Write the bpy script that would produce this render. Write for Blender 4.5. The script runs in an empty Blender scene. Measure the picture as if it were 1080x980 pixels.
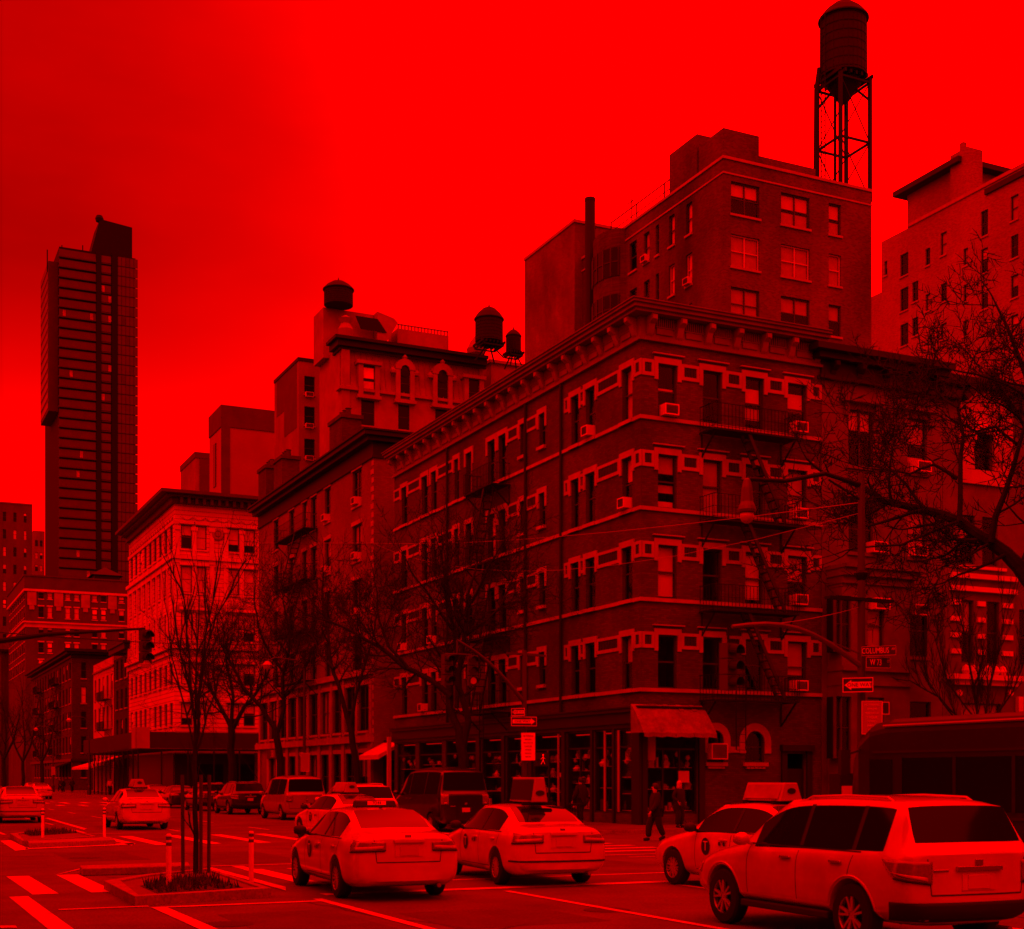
import bpy, bmesh, math, random
from mathutils import Vector, Matrix
from mathutils.bvhtree import BVHTree
R_ = math.radians
SC = bpy.context.scene
COL = SC.collection
rnd = random.Random(11)

# ---------------------------------------------------------------- camera, sky, sun, exposure
FOC, HOR, EYE = 1448.0, 820.0, 1.95          # focal length in photo pixels, horizon row, eye height
_n = math.hypot(685.0, 1448.0)
FX, FY = 685.0/_n, 1448.0/_n                 # view direction in street-grid axes (x along the cross street, y up the avenue)
RX, RY = 1448.0/_n, -685.0/_n                # camera right
cam = bpy.data.objects.new('camera', bpy.data.cameras.new('camera'))
COL.objects.link(cam); SC.camera = cam
cam.location = (0, 0, EYE); cam.rotation_euler = (R_(90), 0, -math.atan2(FX, FY))
cam.data.sensor_width = 36; cam.data.sensor_fit = 'HORIZONTAL'
cam.data.lens = FOC/1080*36; cam.data.shift_y = (HOR-490)/1080
cam.data.clip_start = 0.1; cam.data.clip_end = 6000

SUN_EL, SUN_AZ = 42.0, 238.0                 # azimuth measured clockwise from +Y
w = bpy.data.worlds.new('World'); SC.world = w; w.use_nodes = True
nt = w.node_tree; nt.nodes.clear(); N = nt.nodes.new; L = nt.links.new
out = N('ShaderNodeOutputWorld'); bg = N('ShaderNodeBackground'); bg.inputs['Strength'].default_value = 0.1
sky = N('ShaderNodeTexSky'); sky.sky_type = 'NISHITA'; sky.sun_disc = False
sky.sun_elevation = R_(SUN_EL); sky.sun_rotation = R_(SUN_AZ)
tc = N('ShaderNodeTexCoord')
sep = N('ShaderNodeSeparateColor'); L(sky.outputs[0], sep.inputs[0])
def mth(op, a, b=None, clamp=False):
    n = N('ShaderNodeMath'); n.operation = op; n.use_clamp = clamp
    for i, v in enumerate((a, b)):
        if v is None: continue
        if isinstance(v, (int, float)): n.inputs[i].default_value = v
        else: L(v, n.inputs[i])
    return n.outputs[0]
def dotd(v):
    n = N('ShaderNodeVectorMath'); n.operation = 'DOT_PRODUCT'
    L(tc.outputs['Generated'], n.inputs[0]); n.inputs[1].default_value = v
    return n.outputs['Value']
mp = N('ShaderNodeMapping'); mp.inputs['Scale'].default_value = (1.0, 1.0, 2.6); L(tc.outputs['Generated'], mp.inputs[0])
nz = N('ShaderNodeTexNoise'); nz.inputs['Scale'].default_value = 2.6; nz.inputs['Detail'].default_value = 7; nz.inputs['Roughness'].default_value = .5
L(mp.outputs[0], nz.inputs['Vector'])
# thicker cloud over the far end of the avenue, thinning to bright overcast towards the cross street
up = dotd((0, 0, 1))
flat = mth('SQRT', mth('MAXIMUM', mth('SUBTRACT', 1.0, mth('MULTIPLY', up, up)), .0001))
caz = mth('ADD', mth('DIVIDE', dotd((0, 1, 0)), flat), mth('MULTIPLY', mth('SUBTRACT', nz.outputs[0], .5), .09))
def ramp(src, a, b, smooth=True, lo=0., hi=1.):
    n = N('ShaderNodeMapRange'); n.inputs[1].default_value = a; n.inputs[2].default_value = b; n.inputs[3].default_value = lo; n.inputs[4].default_value = hi
    if smooth: n.interpolation_type = 'SMOOTHSTEP'
    L(src, n.inputs[0]); return n.outputs[0]
bk = mth('POWER', ramp(caz, .87, 1.0, False), .8)
dim = mth('MULTIPLY', mth('MULTIPLY', mth('MULTIPLY', bk, ramp(up, .10, .36)), ramp(up, .6, .85, True, 1., 0.)), .85)
over = mth('ADD', 13.0, mth('MULTIPLY', mth('MAXIMUM', up, 0.0), 30.0))
over = mth('MULTIPLY', over, mth('ADD', .78, mth('MULTIPLY', nz.outputs[0], .45)))
over = mth('MULTIPLY', over, mth('SUBTRACT', 1.0, dim))
tot = mth('ADD', mth('MULTIPLY', sep.outputs[0], .06), over)
cc = N('ShaderNodeCombineColor'); L(tot, cc.inputs[0]); cc.inputs[1].default_value = 0; cc.inputs[2].default_value = 0
L(cc.outputs[0], bg.inputs['Color']); L(bg.outputs[0], out.inputs[0])

sd = bpy.data.lights.new('sun', 'SUN'); sd.energy = 0.7; sd.angle = R_(14); sd.color = (1.0, 0.0, 0.0)
so = bpy.data.objects.new('sun', sd); COL.objects.link(so)
so.rotation_euler = (R_(90-SUN_EL), 0, R_(180-SUN_AZ))
SC.view_settings.view_transform = 'Standard'; SC.view_settings.look = 'None'
SC.view_settings.exposure = 0.0; SC.view_settings.gamma = 1.0; SC.view_settings.use_curve_mapping = False
try:
    SC.cycles.max_bounces = 6; SC.cycles.diffuse_bounces = 3; SC.cycles.glossy_bounces = 3
    SC.cycles.transmission_bounces = 4; SC.cycles.transparent_max_bounces = 10
    SC.cycles.use_denoising = True; SC.cycles.caustics_reflective = False; SC.cycles.caustics_refractive = False
except Exception: pass

# ---------------------------------------------------------------- measuring the street from the photograph
def dr(px):
    r = (px-540)/FOC
    return FX+r*RX, FY+r*RY
def G(px, py, z=0.0):
    t = (EYE-z)*FOC/(py-HOR); a = dr(px); return (a[0]*t, a[1]*t)
def WY(px, X): a = dr(px); return a[1]*X/a[0]
def SX(px, Y): a = dr(px); return a[0]*Y/a[1]
def zW(px, py, X): a = dr(px); return EYE+(HOR-py)*(X/a[0])/FOC
def zS(px, py, Y): a = dr(px); return EYE+(HOR-py)*(Y/a[1])/FOC
def at(px, py, t): a = dr(px); return Vector((a[0]*t, a[1]*t, EYE+(HOR-py)*t/FOC))

# ---------------------------------------------------------------- materials
_M = {}
def M(name, rgb=None, rough=.8, metal=0., var=.25, vs=.6, bump=0., bs=30., coat=0., spec=.5, emit=None, fine=0.):
    if name in _M: return _M[name]
    m = bpy.data.materials.new(name); m.use_nodes = True; _M[name] = m
    t = m.node_tree; b = t.nodes['Principled BSDF']
    b.inputs['Base Color'].default_value = (*rgb, 1); b.inputs['Roughness'].default_value = rough
    b.inputs['Metallic'].default_value = metal; b.inputs['Specular IOR Level'].default_value = spec
    if coat: b.inputs['Coat Weight'].default_value = coat; b.inputs['Coat Roughness'].default_value = .04
    if emit:
        b.inputs['Emission Color'].default_value = (1, 0, 0, 1); b.inputs['Emission Strength'].default_value = emit
    g = t.nodes.new('ShaderNodeNewGeometry')
    if var:
        n1 = t.nodes.new('ShaderNodeTexNoise'); n1.inputs['Scale'].default_value = vs; n1.inputs['Detail'].default_value = 8
        n1.inputs['Roughness'].default_value = .65
        t.links.new(g.outputs['Position'], n1.inputs['Vector'])
        hs = t.nodes.new('ShaderNodeMapRange'); hs.inputs[1].default_value = .3; hs.inputs[2].default_value = .7
        hs.inputs[3].default_value = 1-var; hs.inputs[4].default_value = 1+var*.6
        t.links.new(n1.outputs[0], hs.inputs[0]); src = hs.outputs[0]
        if fine:
            n2 = t.nodes.new('ShaderNodeTexNoise'); n2.inputs['Scale'].default_value = 22; n2.inputs['Detail'].default_value = 4
            t.links.new(g.outputs['Position'], n2.inputs['Vector'])
            h2 = t.nodes.new('ShaderNodeMapRange'); h2.inputs[1].default_value = .3; h2.inputs[2].default_value = .7
            h2.inputs[3].default_value = 1-fine; h2.inputs[4].default_value = 1+fine
            t.links.new(n2.outputs[0], h2.inputs[0])
            mm = t.nodes.new('ShaderNodeMath'); mm.operation = 'MULTIPLY'
            t.links.new(src, mm.inputs[0]); t.links.new(h2.outputs[0], mm.inputs[1]); src = mm.outputs[0]
        vm = t.nodes.new('ShaderNodeVectorMath'); vm.operation = 'SCALE'; vm.inputs[0].default_value = rgb
        t.links.new(src, vm.inputs['Scale']); t.links.new(vm.outputs[0], b.inputs['Base Color'])
    if bump:
        n3 = t.nodes.new('ShaderNodeTexNoise'); n3.inputs['Scale'].default_value = bs; n3.inputs['Detail'].default_value = 5
        t.links.new(g.outputs['Position'], n3.inputs['Vector'])
        bp = t.nodes.new('ShaderNodeBump'); bp.inputs['Strength'].default_value = bump; bp.inputs['Distance'].default_value = .02
        t.links.new(n3.outputs[0], bp.inputs['Height']); t.links.new(bp.outputs[0], b.inputs['Normal'])
    return m

def brick(name, rgb=(.2,.1,.08), mortar=.5, row=.075, wid=.22, var=.3, vs=.35, contrast=.35, gap=.012, rough=.9):
    """bricks or stone courses laid on the world's x+y and z; large soft stains on top"""
    if name in _M: return _M[name]
    m = bpy.data.materials.new(name); m.use_nodes = True; _M[name] = m
    t = m.node_tree; b = t.nodes['Principled BSDF']; b.inputs['Roughness'].default_value = rough
    b.inputs['Specular IOR Level'].default_value = .2
    g = t.nodes.new('ShaderNodeNewGeometry'); sp = t.nodes.new('ShaderNodeSeparateXYZ'); t.links.new(g.outputs['Position'], sp.inputs[0])
    ad = t.nodes.new('ShaderNodeMath'); ad.operation = 'ADD'; t.links.new(sp.outputs[0], ad.inputs[0]); t.links.new(sp.outputs[1], ad.inputs[1])
    cb = t.nodes.new('ShaderNodeCombineXYZ'); t.links.new(ad.outputs[0], cb.inputs[0]); t.links.new(sp.outputs[2], cb.inputs[1])
    bt = t.nodes.new('ShaderNodeTexBrick'); bt.inputs['Scale'].default_value = 1
    bt.inputs['Brick Width'].default_value = wid; bt.inputs['Row Height'].default_value = row; bt.inputs['Mortar Size'].default_value = gap
    c = contrast
    bt.inputs['Color1'].default_value = (*[v*(1-c) for v in rgb], 1); bt.inputs['Color2'].default_value = (*[min(1, v*(1+c)) for v in rgb], 1)
    bt.inputs['Mortar'].default_value = (*[v*mortar for v in rgb], 1)
    t.links.new(cb.outputs[0], bt.inputs['Vector'])
    n1 = t.nodes.new('ShaderNodeTexNoise'); n1.inputs['Scale'].default_value = vs; n1.inputs['Detail'].default_value = 9; n1.inputs['Roughness'].default_value = .62
    mpp = t.nodes.new('ShaderNodeMapping'); mpp.inputs['Scale'].default_value = (1, 1, .55)
    t.links.new(g.outputs['Position'], mpp.inputs[0]); t.links.new(mpp.outputs[0], n1.inputs['Vector'])
    hs = t.nodes.new('ShaderNodeMapRange'); hs.inputs[1].default_value = .3; hs.inputs[2].default_value = .7
    hs.inputs[3].default_value = 1-var; hs.inputs[4].default_value = 1+var*.7; t.links.new(n1.outputs[0], hs.inputs[0])
    vm = t.nodes.new('ShaderNodeVectorMath'); vm.operation = 'SCALE'
    t.links.new(bt.outputs[0], vm.inputs[0]); t.links.new(hs.outputs[0], vm.inputs['Scale']); t.links.new(vm.outputs[0], b.inputs['Base Color'])
    bp = t.nodes.new('ShaderNodeBump'); bp.inputs['Strength'].default_value = .4; bp.inputs['Distance'].default_value = .01; bp.invert = True
    t.links.new(bt.outputs['Fac'], bp.inputs['Height']); t.links.new(bp.outputs[0], b.inputs['Normal'])
    return m

def glass_clear(name, tint=.75, k=1.0):
    """window pane one can see through: fresnel mix of transparent and mirror"""
    if name in _M: return _M[name]
    m = bpy.data.materials.new(name); m.use_nodes = True; _M[name] = m
    t = m.node_tree; t.nodes.clear()
    o = t.nodes.new('ShaderNodeOutputMaterial'); mx = t.nodes.new('ShaderNodeMixShader')
    tr = t.nodes.new('ShaderNodeBsdfTransparent'); tr.inputs[0].default_value = (tint, tint, tint, 1)
    gl = t.nodes.new('ShaderNodeBsdfGlossy'); gl.inputs['Roughness'].default_value = .04; gl.inputs[0].default_value = (k, k, k, 1)
    g = t.nodes.new('ShaderNodeNewGeometry'); dt = t.nodes.new('ShaderNodeVectorMath'); dt.operation = 'DOT_PRODUCT'
    t.links.new(g.outputs['Incoming'], dt.inputs[0]); t.links.new(g.outputs['Normal'], dt.inputs[1])
    def mm(op, a, b):
        n = t.nodes.new('ShaderNodeMath'); n.operation = op
        for i, v in enumerate((a, b)):
            if isinstance(v, (int, float)): n.inputs[i].default_value = v
            elif v is not None: t.links.new(v, n.inputs[i])
        return n.outputs[0]
    fr = mm('ADD', .04, mm('MULTIPLY', .96, mm('POWER', mm('SUBTRACT', 1.0, mm('ABSOLUTE', dt.outputs['Value'], None)), 5.0)))
    t.links.new(fr, mx.inputs[0]); t.links.new(tr.outputs[0], mx.inputs[1]); t.links.new(gl.outputs[0], mx.inputs[2])
    t.links.new(mx.outputs[0], o.inputs[0])
    return m

ASPH = M('asphalt', (.110, .106, .103), .85, var=.48, vs=.45, bump=.5, bs=40, fine=.35)
PAINT = M('road_paint', (.55, .54, .51), .7, var=.35, vs=2.2, fine=.3)
WALK = brick('sidewalk_concrete', (.12, .115, .11), mortar=.6, row=1.5, wid=1.5, var=.25, vs=.6, contrast=.08, gap=.02)
KERB = M('granite_kerb', (.26, .25, .24), .8, var=.35, vs=3, fine=.3)
BRK = brick('red_brick', (.082, .026, .02), mortar=.8, var=.5, vs=.28, contrast=.3)
STONE = M('light_stone', (.34, .295, .25), .85, var=.25, vs=1.5)
DARKPAINT = M('dark_painted_metal', (.018, .015, .015), .6, var=.3, spec=.2)
CORN = M('pressed_metal_cornice', (.15, .075, .055), .65, var=.35, vs=1.2)
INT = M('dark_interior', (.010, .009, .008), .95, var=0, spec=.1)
FRAME = M('window_frame_dark', (.03, .028, .025), .6, var=.2)
FRAMEW = M('window_frame_white', (.55, .54, .5), .6, var=.15)
PANE = glass_clear('window_glass', .8, .5)
PANEO = M('far_window_glass', (.008, .008, .009), .15, var=0, spec=.14)
BLIND = M('roller_blind', (.50, .47, .42), .8, var=.2, vs=3)
BLINDB = M('bright_blind', (.80, .77, .72), .8, var=.1, vs=3)
BLACK = M('black_rubber', (.013, .013, .013), .8, var=.2, spec=.3)
IRON = M('black_iron', (.012, .011, .010), .7, var=.3, spec=.15)
GALV = M('galvanised_steel', (.12, .12, .12), .55, metal=.3, var=.3)
ACW = M('air_conditioner_white', (.72, .70, .66), .6, var=.15)
BARK = M('bark', (.022, .017, .014), .95, var=.4, vs=6, spec=.15)
ROOFM = M('roof_felt', (.03, .03, .03), .9, var=.3)

# ---------------------------------------------------------------- mesh helpers
class MB:
    def __init__(s): s.v = []; s.f = []; s.m = []; s.mi = 0
    def quad(s, a, b, c, d, mi=None):
        k = len(s.v); s.v += [tuple(a), tuple(b), tuple(c), tuple(d)]; s.f.append((k, k+1, k+2, k+3)); s.m.append(s.mi if mi is None else mi)
    def poly(s, pts, mi=None):
        k = len(s.v); s.v += [tuple(p) for p in pts]; s.f.append(tuple(range(k, k+len(pts)))); s.m.append(s.mi if mi is None else mi)
    def box(s, x0, x1, y0, y1, z0, z1, mi=None):
        if x1 < x0: x0, x1 = x1, x0
        if y1 < y0: y0, y1 = y1, y0
        if z1 < z0: z0, z1 = z1, z0
        k = len(s.v); mi = s.mi if mi is None else mi
        s.v += [(x0,y0,z0),(x1,y0,z0),(x1,y1,z0),(x0,y1,z0),(x0,y0,z1),(x1,y0,z1),(x1,y1,z1),(x0,y1,z1)]
        for f in ((0,3,2,1),(4,5,6,7),(0,1,5,4),(1,2,6,5),(2,3,7,6),(3,0,4,7)):
            s.f.append(tuple(k+i for i in f)); s.m.append(mi)
    def prism(s, pts, off, mi=None):
        """polygon pts (list of 3-vectors) extruded by vector off"""
        mi = s.mi if mi is None else mi; n = len(pts); k = len(s.v); off = Vector(off)
        s.v += [tuple(p) for p in pts] + [tuple(Vector(p)+off) for p in pts]
        s.f.append(tuple(range(k, k+n))); s.f.append(tuple(reversed(range(k+n, k+2*n)))); s.m += [mi, mi]
        for i in range(n):
            j = (i+1) % n; s.f.append((k+i, k+n+i, k+n+j, k+j)); s.m.append(mi)
    def tube(s, pts, rad, n=6, mi=None, cap=True):
        mi = s.mi if mi is None else mi; pts = [Vector(p) for p in pts]
        if not isinstance(rad, (list, tuple)): rad = [rad]*len(pts)
        k0 = len(s.v); ref = Vector((0, 0, 1))
        d0 = (pts[1]-pts[0]).normalized()
        if abs(d0.z) > .9: ref = Vector((1, 0, 0))
        for i, p in enumerate(pts):
            d = (pts[min(i+1, len(pts)-1)]-pts[max(i-1, 0)])
            if d.length < 1e-9: d = d0
            d.normalize(); a = d.cross(ref)
            if a.length < 1e-4: a = d.orthogonal()
            a.normalize(); b = d.cross(a)
            for j in range(n):
                an = 2*math.pi*j/n; s.v.append(tuple(p+(a*math.cos(an)+b*math.sin(an))*rad[i]))
        for i in range(len(pts)-1):
            for j in range(n):
                q = (j+1) % n
                s.f.append((k0+i*n+j, k0+i*n+q, k0+(i+1)*n+q, k0+(i+1)*n+j)); s.m.append(mi)
        if cap:
            s.f.append(tuple(k0+j for j in reversed(range(n)))); s.m.append(mi)
            e = k0+(len(pts)-1)*n; s.f.append(tuple(e+j for j in range(n))); s.m.append(mi)
    def bar(s, a, b, w, h=None, mi=None):
        """rectangular bar between two points"""
        h = h or w; a = Vector(a); b = Vector(b); d = (b-a).normalized(); r = Vector((0,0,1)) if abs(d.z) < .95 else Vector((1,0,0))
        x = d.cross(r).normalized()*w/2; y = d.cross(x).normalized()*h/2
        s.prism([a-x-y, a+x-y, a+x+y, a-x+y], b-a, mi)
    def lathe(s, prof, c=(0,0,0), n=20, axis='z', mi=None, cap=True):
        mi = s.mi if mi is None else mi; k0 = len(s.v); c = Vector(c)
        for r, z in prof:
            for j in range(n):
                a = 2*math.pi*j/n; x, y = r*math.cos(a), r*math.sin(a)
                p = Vector((x, y, z)) if axis == 'z' else (Vector((z, x, y)) if axis == 'x' else Vector((x, z, y)))
                s.v.append(tuple(c+p))
        for i in range(len(prof)-1):
            for j in range(n):
                q = (j+1) % n; s.f.append((k0+i*n+j, k0+i*n+q, k0+(i+1)*n+q, k0+(i+1)*n+j)); s.m.append(mi)
        if cap and prof[0][0] > 1e-5: s.f.append(tuple(k0+j for j in range(n))); s.m.append(mi)
        if cap and prof[-1][0] > 1e-5:
            e = k0+(len(prof)-1)*n; s.f.append(tuple(e+j for j in range(n))); s.m.append(mi)
    def build(s, name, mats, parent=None, smooth=False, loc=None, normals=True):
        if not s.f: return None
        me = bpy.data.meshes.new(name); me.from_pydata(s.v, [], s.f)
        if not isinstance(mats, (list, tuple)): mats = [mats]
        for m in mats: me.materials.append(m)
        me.polygons.foreach_set('material_index', s.m)
        if smooth: me.polygons.foreach_set('use_smooth', [True]*len(s.f))
        me.update()
        if normals:
            bm = bmesh.new(); bm.from_mesh(me); bmesh.ops.remove_doubles(bm, verts=bm.verts, dist=1e-6) if smooth else None
            bmesh.ops.recalc_face_normals(bm, faces=bm.faces); bm.to_mesh(me); bm.free()
        o = bpy.data.objects.new(name, me); COL.objects.link(o)
        if loc is not None: o.location = loc
        if parent is not None: o.parent = parent
        return o
def bevel(o, w=.02, seg=2):
    md = o.modifiers.new('bevel', 'BEVEL'); md.width = w; md.segments = seg; md.limit_method = 'ANGLE'; return o
def empty(name, label, cat, loc=(0, 0, 0), rz=0., group=None):
    o = bpy.data.objects.new(name, None); COL.objects.link(o); o.location = loc; o.rotation_euler = (0, 0, rz)
    o.empty_display_size = .3
    return tag(o, label, cat, group)
def tag(o, label, cat, group=None, kind=None):
    if label: o['label'] = label
    if cat: o['category'] = cat
    if group: o['group'] = group
    if kind: o['kind'] = kind
    return o
def struct(o): o['kind'] = 'structure'; return o
def text(name, body, size, mat, parent, mtx, ext=.004, align='CENTER', sx=1.0):
    cu = bpy.data.curves.new(name, 'FONT'); cu.body = body; cu.size = size; cu.extrude = ext; cu.align_x = align; cu.align_y = 'CENTER'; cu.resolution_u = 2
    t = bpy.data.objects.new('tmp_text', cu); COL.objects.link(t)
    bpy.context.view_layer.update()
    me = bpy.data.meshes.new_from_object(t.evaluated_get(bpy.context.evaluated_depsgraph_get()))
    bpy.data.objects.remove(t); bpy.data.curves.remove(cu)
    me.materials.clear(); me.materials.append(mat)
    me.transform(Matrix.Diagonal((sx, 1, 1, 1))); me.transform(mtx)
    o = bpy.data.objects.new(name, me); COL.objects.link(o); o.parent = parent
    return o
def face_mtx(loc, nx, ny, up=(0, 0, 1)):
    """matrix that stands text up at loc, facing the horizontal direction (nx, ny)"""
    n = Vector((nx, ny, 0)).normalized(); u = Vector(up); r = u.cross(n).normalized()
    m = Matrix((r, u, n)).transposed().to_4x4(); m.translation = Vector(loc); return m

# ---------------------------------------------------------------- facades
class Fac:
    """a facade plane: 'W' faces the avenue (normal -X, u = Y), 'S' faces the cross street (normal -Y, u = X)"""
    def __init__(s, kind, plane): s.k = kind; s.p = plane
    def u(s, px): return WY(px, s.p) if s.k == 'W' else SX(px, s.p)
    def z(s, px, py): return zW(px, py, s.p) if s.k == 'W' else zS(px, py, s.p)
    def pt(s, u, z, o=0.): return (s.p-o, u, z) if s.k == 'W' else (u, s.p-o, z)
    def box(s, mb, u0, u1, z0, z1, o0, o1, mi=None):
        if s.k == 'W': mb.box(s.p-o1, s.p-o0, u0, u1, z0, z1, mi)
        else: mb.box(u0, u1, s.p-o1, s.p-o0, z0, z1, mi)
    def wall(s, mb, u0, u1, z0, z1, ops, rev=.22, deep=.8, mi=0, imi=1):
        """a wall with real openings: reveals in wall material, then a dark room behind"""
        U = sorted({u0, u1, *[min(max(a, u0), u1) for o in ops for a in o[:2]]}); Z = sorted({z0, z1, *[min(max(a, z0), z1) for o in ops for a in o[2:4]]})
        for i in range(len(U)-1):
            runs = None
            for j in range(len(Z)-1):
                cu, cz = (U[i]+U[i+1])/2, (Z[j]+Z[j+1])/2
                hole = any(o[0] < cu < o[1] and o[2] < cz < o[3] for o in ops)
                if not hole:
                    if runs is None: runs = Z[j]
                if (hole or j == len(Z)-2) and runs is not None:
                    zt = Z[j] if hole else Z[j+1]
                    mb.quad(s.pt(U[i], runs), s.pt(U[i+1], runs), s.pt(U[i+1], zt), s.pt(U[i], zt), mi); runs = None
        for o in ops:
            a, b, c, d = o[:4]
            for q0, q1, mm in ((0, -rev, mi), (-rev, -deep, imi)):
                for (ua, za, ub, zb) in ((a, c, b, c), (b, c, b, d), (b, d, a, d), (a, d, a, c)):
                    mb.quad(s.pt(ua, za, q0), s.pt(ub, zb, q0), s.pt(ub, zb, q1), s.pt(ua, za, q1), mm)
            mb.quad(s.pt(a, c, -deep), s.pt(b, c, -deep), s.pt(b, d, -deep), s.pt(a, d, -deep), imi)

def window(F, parent, o, frame=None, near=True, blind=None, pane=None, sill=None, fw=.06, cols=1, mat_sill=None, dpt=.12):
    """sash window in opening o=(u0,u1,z0,z1): frame with meeting rail; pane, blind and sill below it"""
    a, b, c, d = o[:4]; frame = frame or FRAME
    e = .004; mb = MB()
    for (p, q, r, t) in ((a+e, b-e, c+e, c+fw), (a+e, b-e, d-fw, d-e), (a+e, a+fw, c+fw, d-fw), (b-fw, b-e, c+fw, d-fw), (a+fw, b-fw, (c+d)/2-.03, (c+d)/2+.03)):
        F.box(mb, p, q, r, t, -dpt-.06, -dpt)
    for k in range(1, cols):
        uc = a+(b-a)*k/cols; F.box(mb, uc-.04, uc+.04, c+fw, d-fw, -dpt-.05, -dpt+.01)
    if near:
        w_ = mb.build('window', frame, parent)
        g = MB(); g.quad(F.pt(a+fw, c+fw, -dpt-.03), F.pt(b-fw, c+fw, -dpt-.03), F.pt(b-fw, d-fw, -dpt-.03), F.pt(a+fw, d-fw, -dpt-.03)); g.build('pane', pane or PANE, w_)
        if blind:
            for (f0, f1, mt) in blind:
                bb = MB(); F.box(bb, a+fw, b-fw, c+(d-c)*f0, c+(d-c)*f1, -dpt-.12, -dpt-.10); bb.build('blind', mt, w_)
        if sill:
            sb = MB(); F.box(sb, a-.08, b+.08, c-.14, c-.003, -.05, .10); sb.build('sill', mat_sill or STONE, w_)
    else:
        mb.mi = 1; mb.quad(F.pt(a+fw, c+fw, -dpt-.03), F.pt(b-fw, c+fw, -dpt-.03), F.pt(b-fw, d-fw, -dpt-.03), F.pt(a+fw, d-fw, -dpt-.03))
        mats = [frame, pane or PANEO]
        if blind:
            for (f0, f1, mt) in blind:
                mats.append(mt); mb.mi = len(mats)-1; F.box(mb, a+fw, b-fw, c+(d-c)*f0+.05, c+(d-c)*f1-.05, -dpt-.028, -dpt-.01)
        mb.mi = 0
        if sill: F.box(mb, a-.1, b+.1, c-.16, c-.003, -.05, .12, len(mats)); mats.append(mat_sill or STONE)
        w_ = mb.build('window', mats, parent)
    return w_

def rblind(p=.45):
    r = rnd.random()
    if r > p: return None
    if r < p*.35: return [(.0, 1.0, BLIND)]
    if r < p*.7: return [(.5, 1.0, BLIND)]
    if r < p*.85: return [(.55+.2*rnd.random(), 1.0, BLINDB)]
    return [(.5, .95, BLINDB), (.05, .42, BLIND)]

def shell(mb, X0, X1, Y0, Y1, z1, W=None, S=None, z0=0., roof_mi=2, rev=.22, deep=.8):
    """building body: W and S openings lists, blank N and E walls, roof a little below the parapet"""
    Fac('W', X0).wall(mb, Y0, Y1, z0, z1, W or [], rev, deep)
    Fac('S', Y0).wall(mb, X0, X1, z0, z1, S or [], rev, deep)
    mb.quad((X1, Y0, z0), (X1, Y1, z0), (X1, Y1, z1), (X1, Y0, z1), 0)
    mb.quad((X0, Y1, z0), (X1, Y1, z0), (X1, Y1, z1), (X0, Y1, z1), 0)
    p = .3; h = .5
    mb.quad((X0, Y0, z1), (X1, Y0, z1), (X1-p, Y0+p, z1), (X0+p, Y0+p, z1), 0); mb.quad((X0, Y1, z1), (X1, Y1, z1), (X1-p, Y1-p, z1), (X0+p, Y1-p, z1), 0)
    mb.quad((X0, Y0, z1), (X0, Y1, z1), (X0+p, Y1-p, z1), (X0+p, Y0+p, z1), 0); mb.quad((X1, Y0, z1), (X1, Y1, z1), (X1-p, Y1-p, z1), (X1-p, Y0+p, z1), 0)
    for (ax, ay, bx, by) in ((X0+p, Y0+p, X1-p, Y0+p), (X1-p, Y0+p, X1-p, Y1-p), (X1-p, Y1-p, X0+p, Y1-p), (X0+p, Y1-p, X0+p, Y0+p)):
        mb.quad((ax, ay, z1), (bx, by, z1), (bx, by, z1-h), (ax, ay, z1-h), 0)
    mb.quad((X0+p, Y0+p, z1-h), (X1-p, Y0+p, z1-h), (X1-p, Y1-p, z1-h), (X0+p, Y1-p, z1-h), roof_mi)

def cornice(mb, X0, X1, Y0, Y1, steps, mi=0):
    """mouldings running along the W and S faces and returning round the corner; steps = (z0, z1, projection)"""
    for (a, b, p) in steps:
        mb.box(X0-p, X0+.02, Y0-p, Y1, a, b, mi); mb.box(X0+.021, X1, Y0-p, Y0+.02, a, b, mi)
# ================================================================ ground, streets, pavements
KE = 20.5                                     # east kerb of the avenue
XW, YS = 26.7, 45.0                           # building lines of the corner block
mb = MB(); mb.quad((-1500, -1500, -.02), (2500, -1500, -.02), (2500, 3500, -.02), (-1500, 3500, -.02))
struct(mb.build('ground', M('far_ground', (.05, .05, .048), .9)))
mb = MB(); mb.quad((-60, -60, 0), (KE+.1, -60, 0), (KE+.1, 700, 0), (-60, 700, 0)); struct(mb.build('avenue_road', ASPH))
mb = MB()
for (a, b) in ((31.0, 41.0), (104.5, 127.0), (186.0, 197.5), (256.0, 264.0)): mb.quad((KE+.1, a, 0), (160, a, 0), (160, b, 0), (KE+.1, b, 0))
struct(mb.build('cross_street_road', ASPH))

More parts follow.
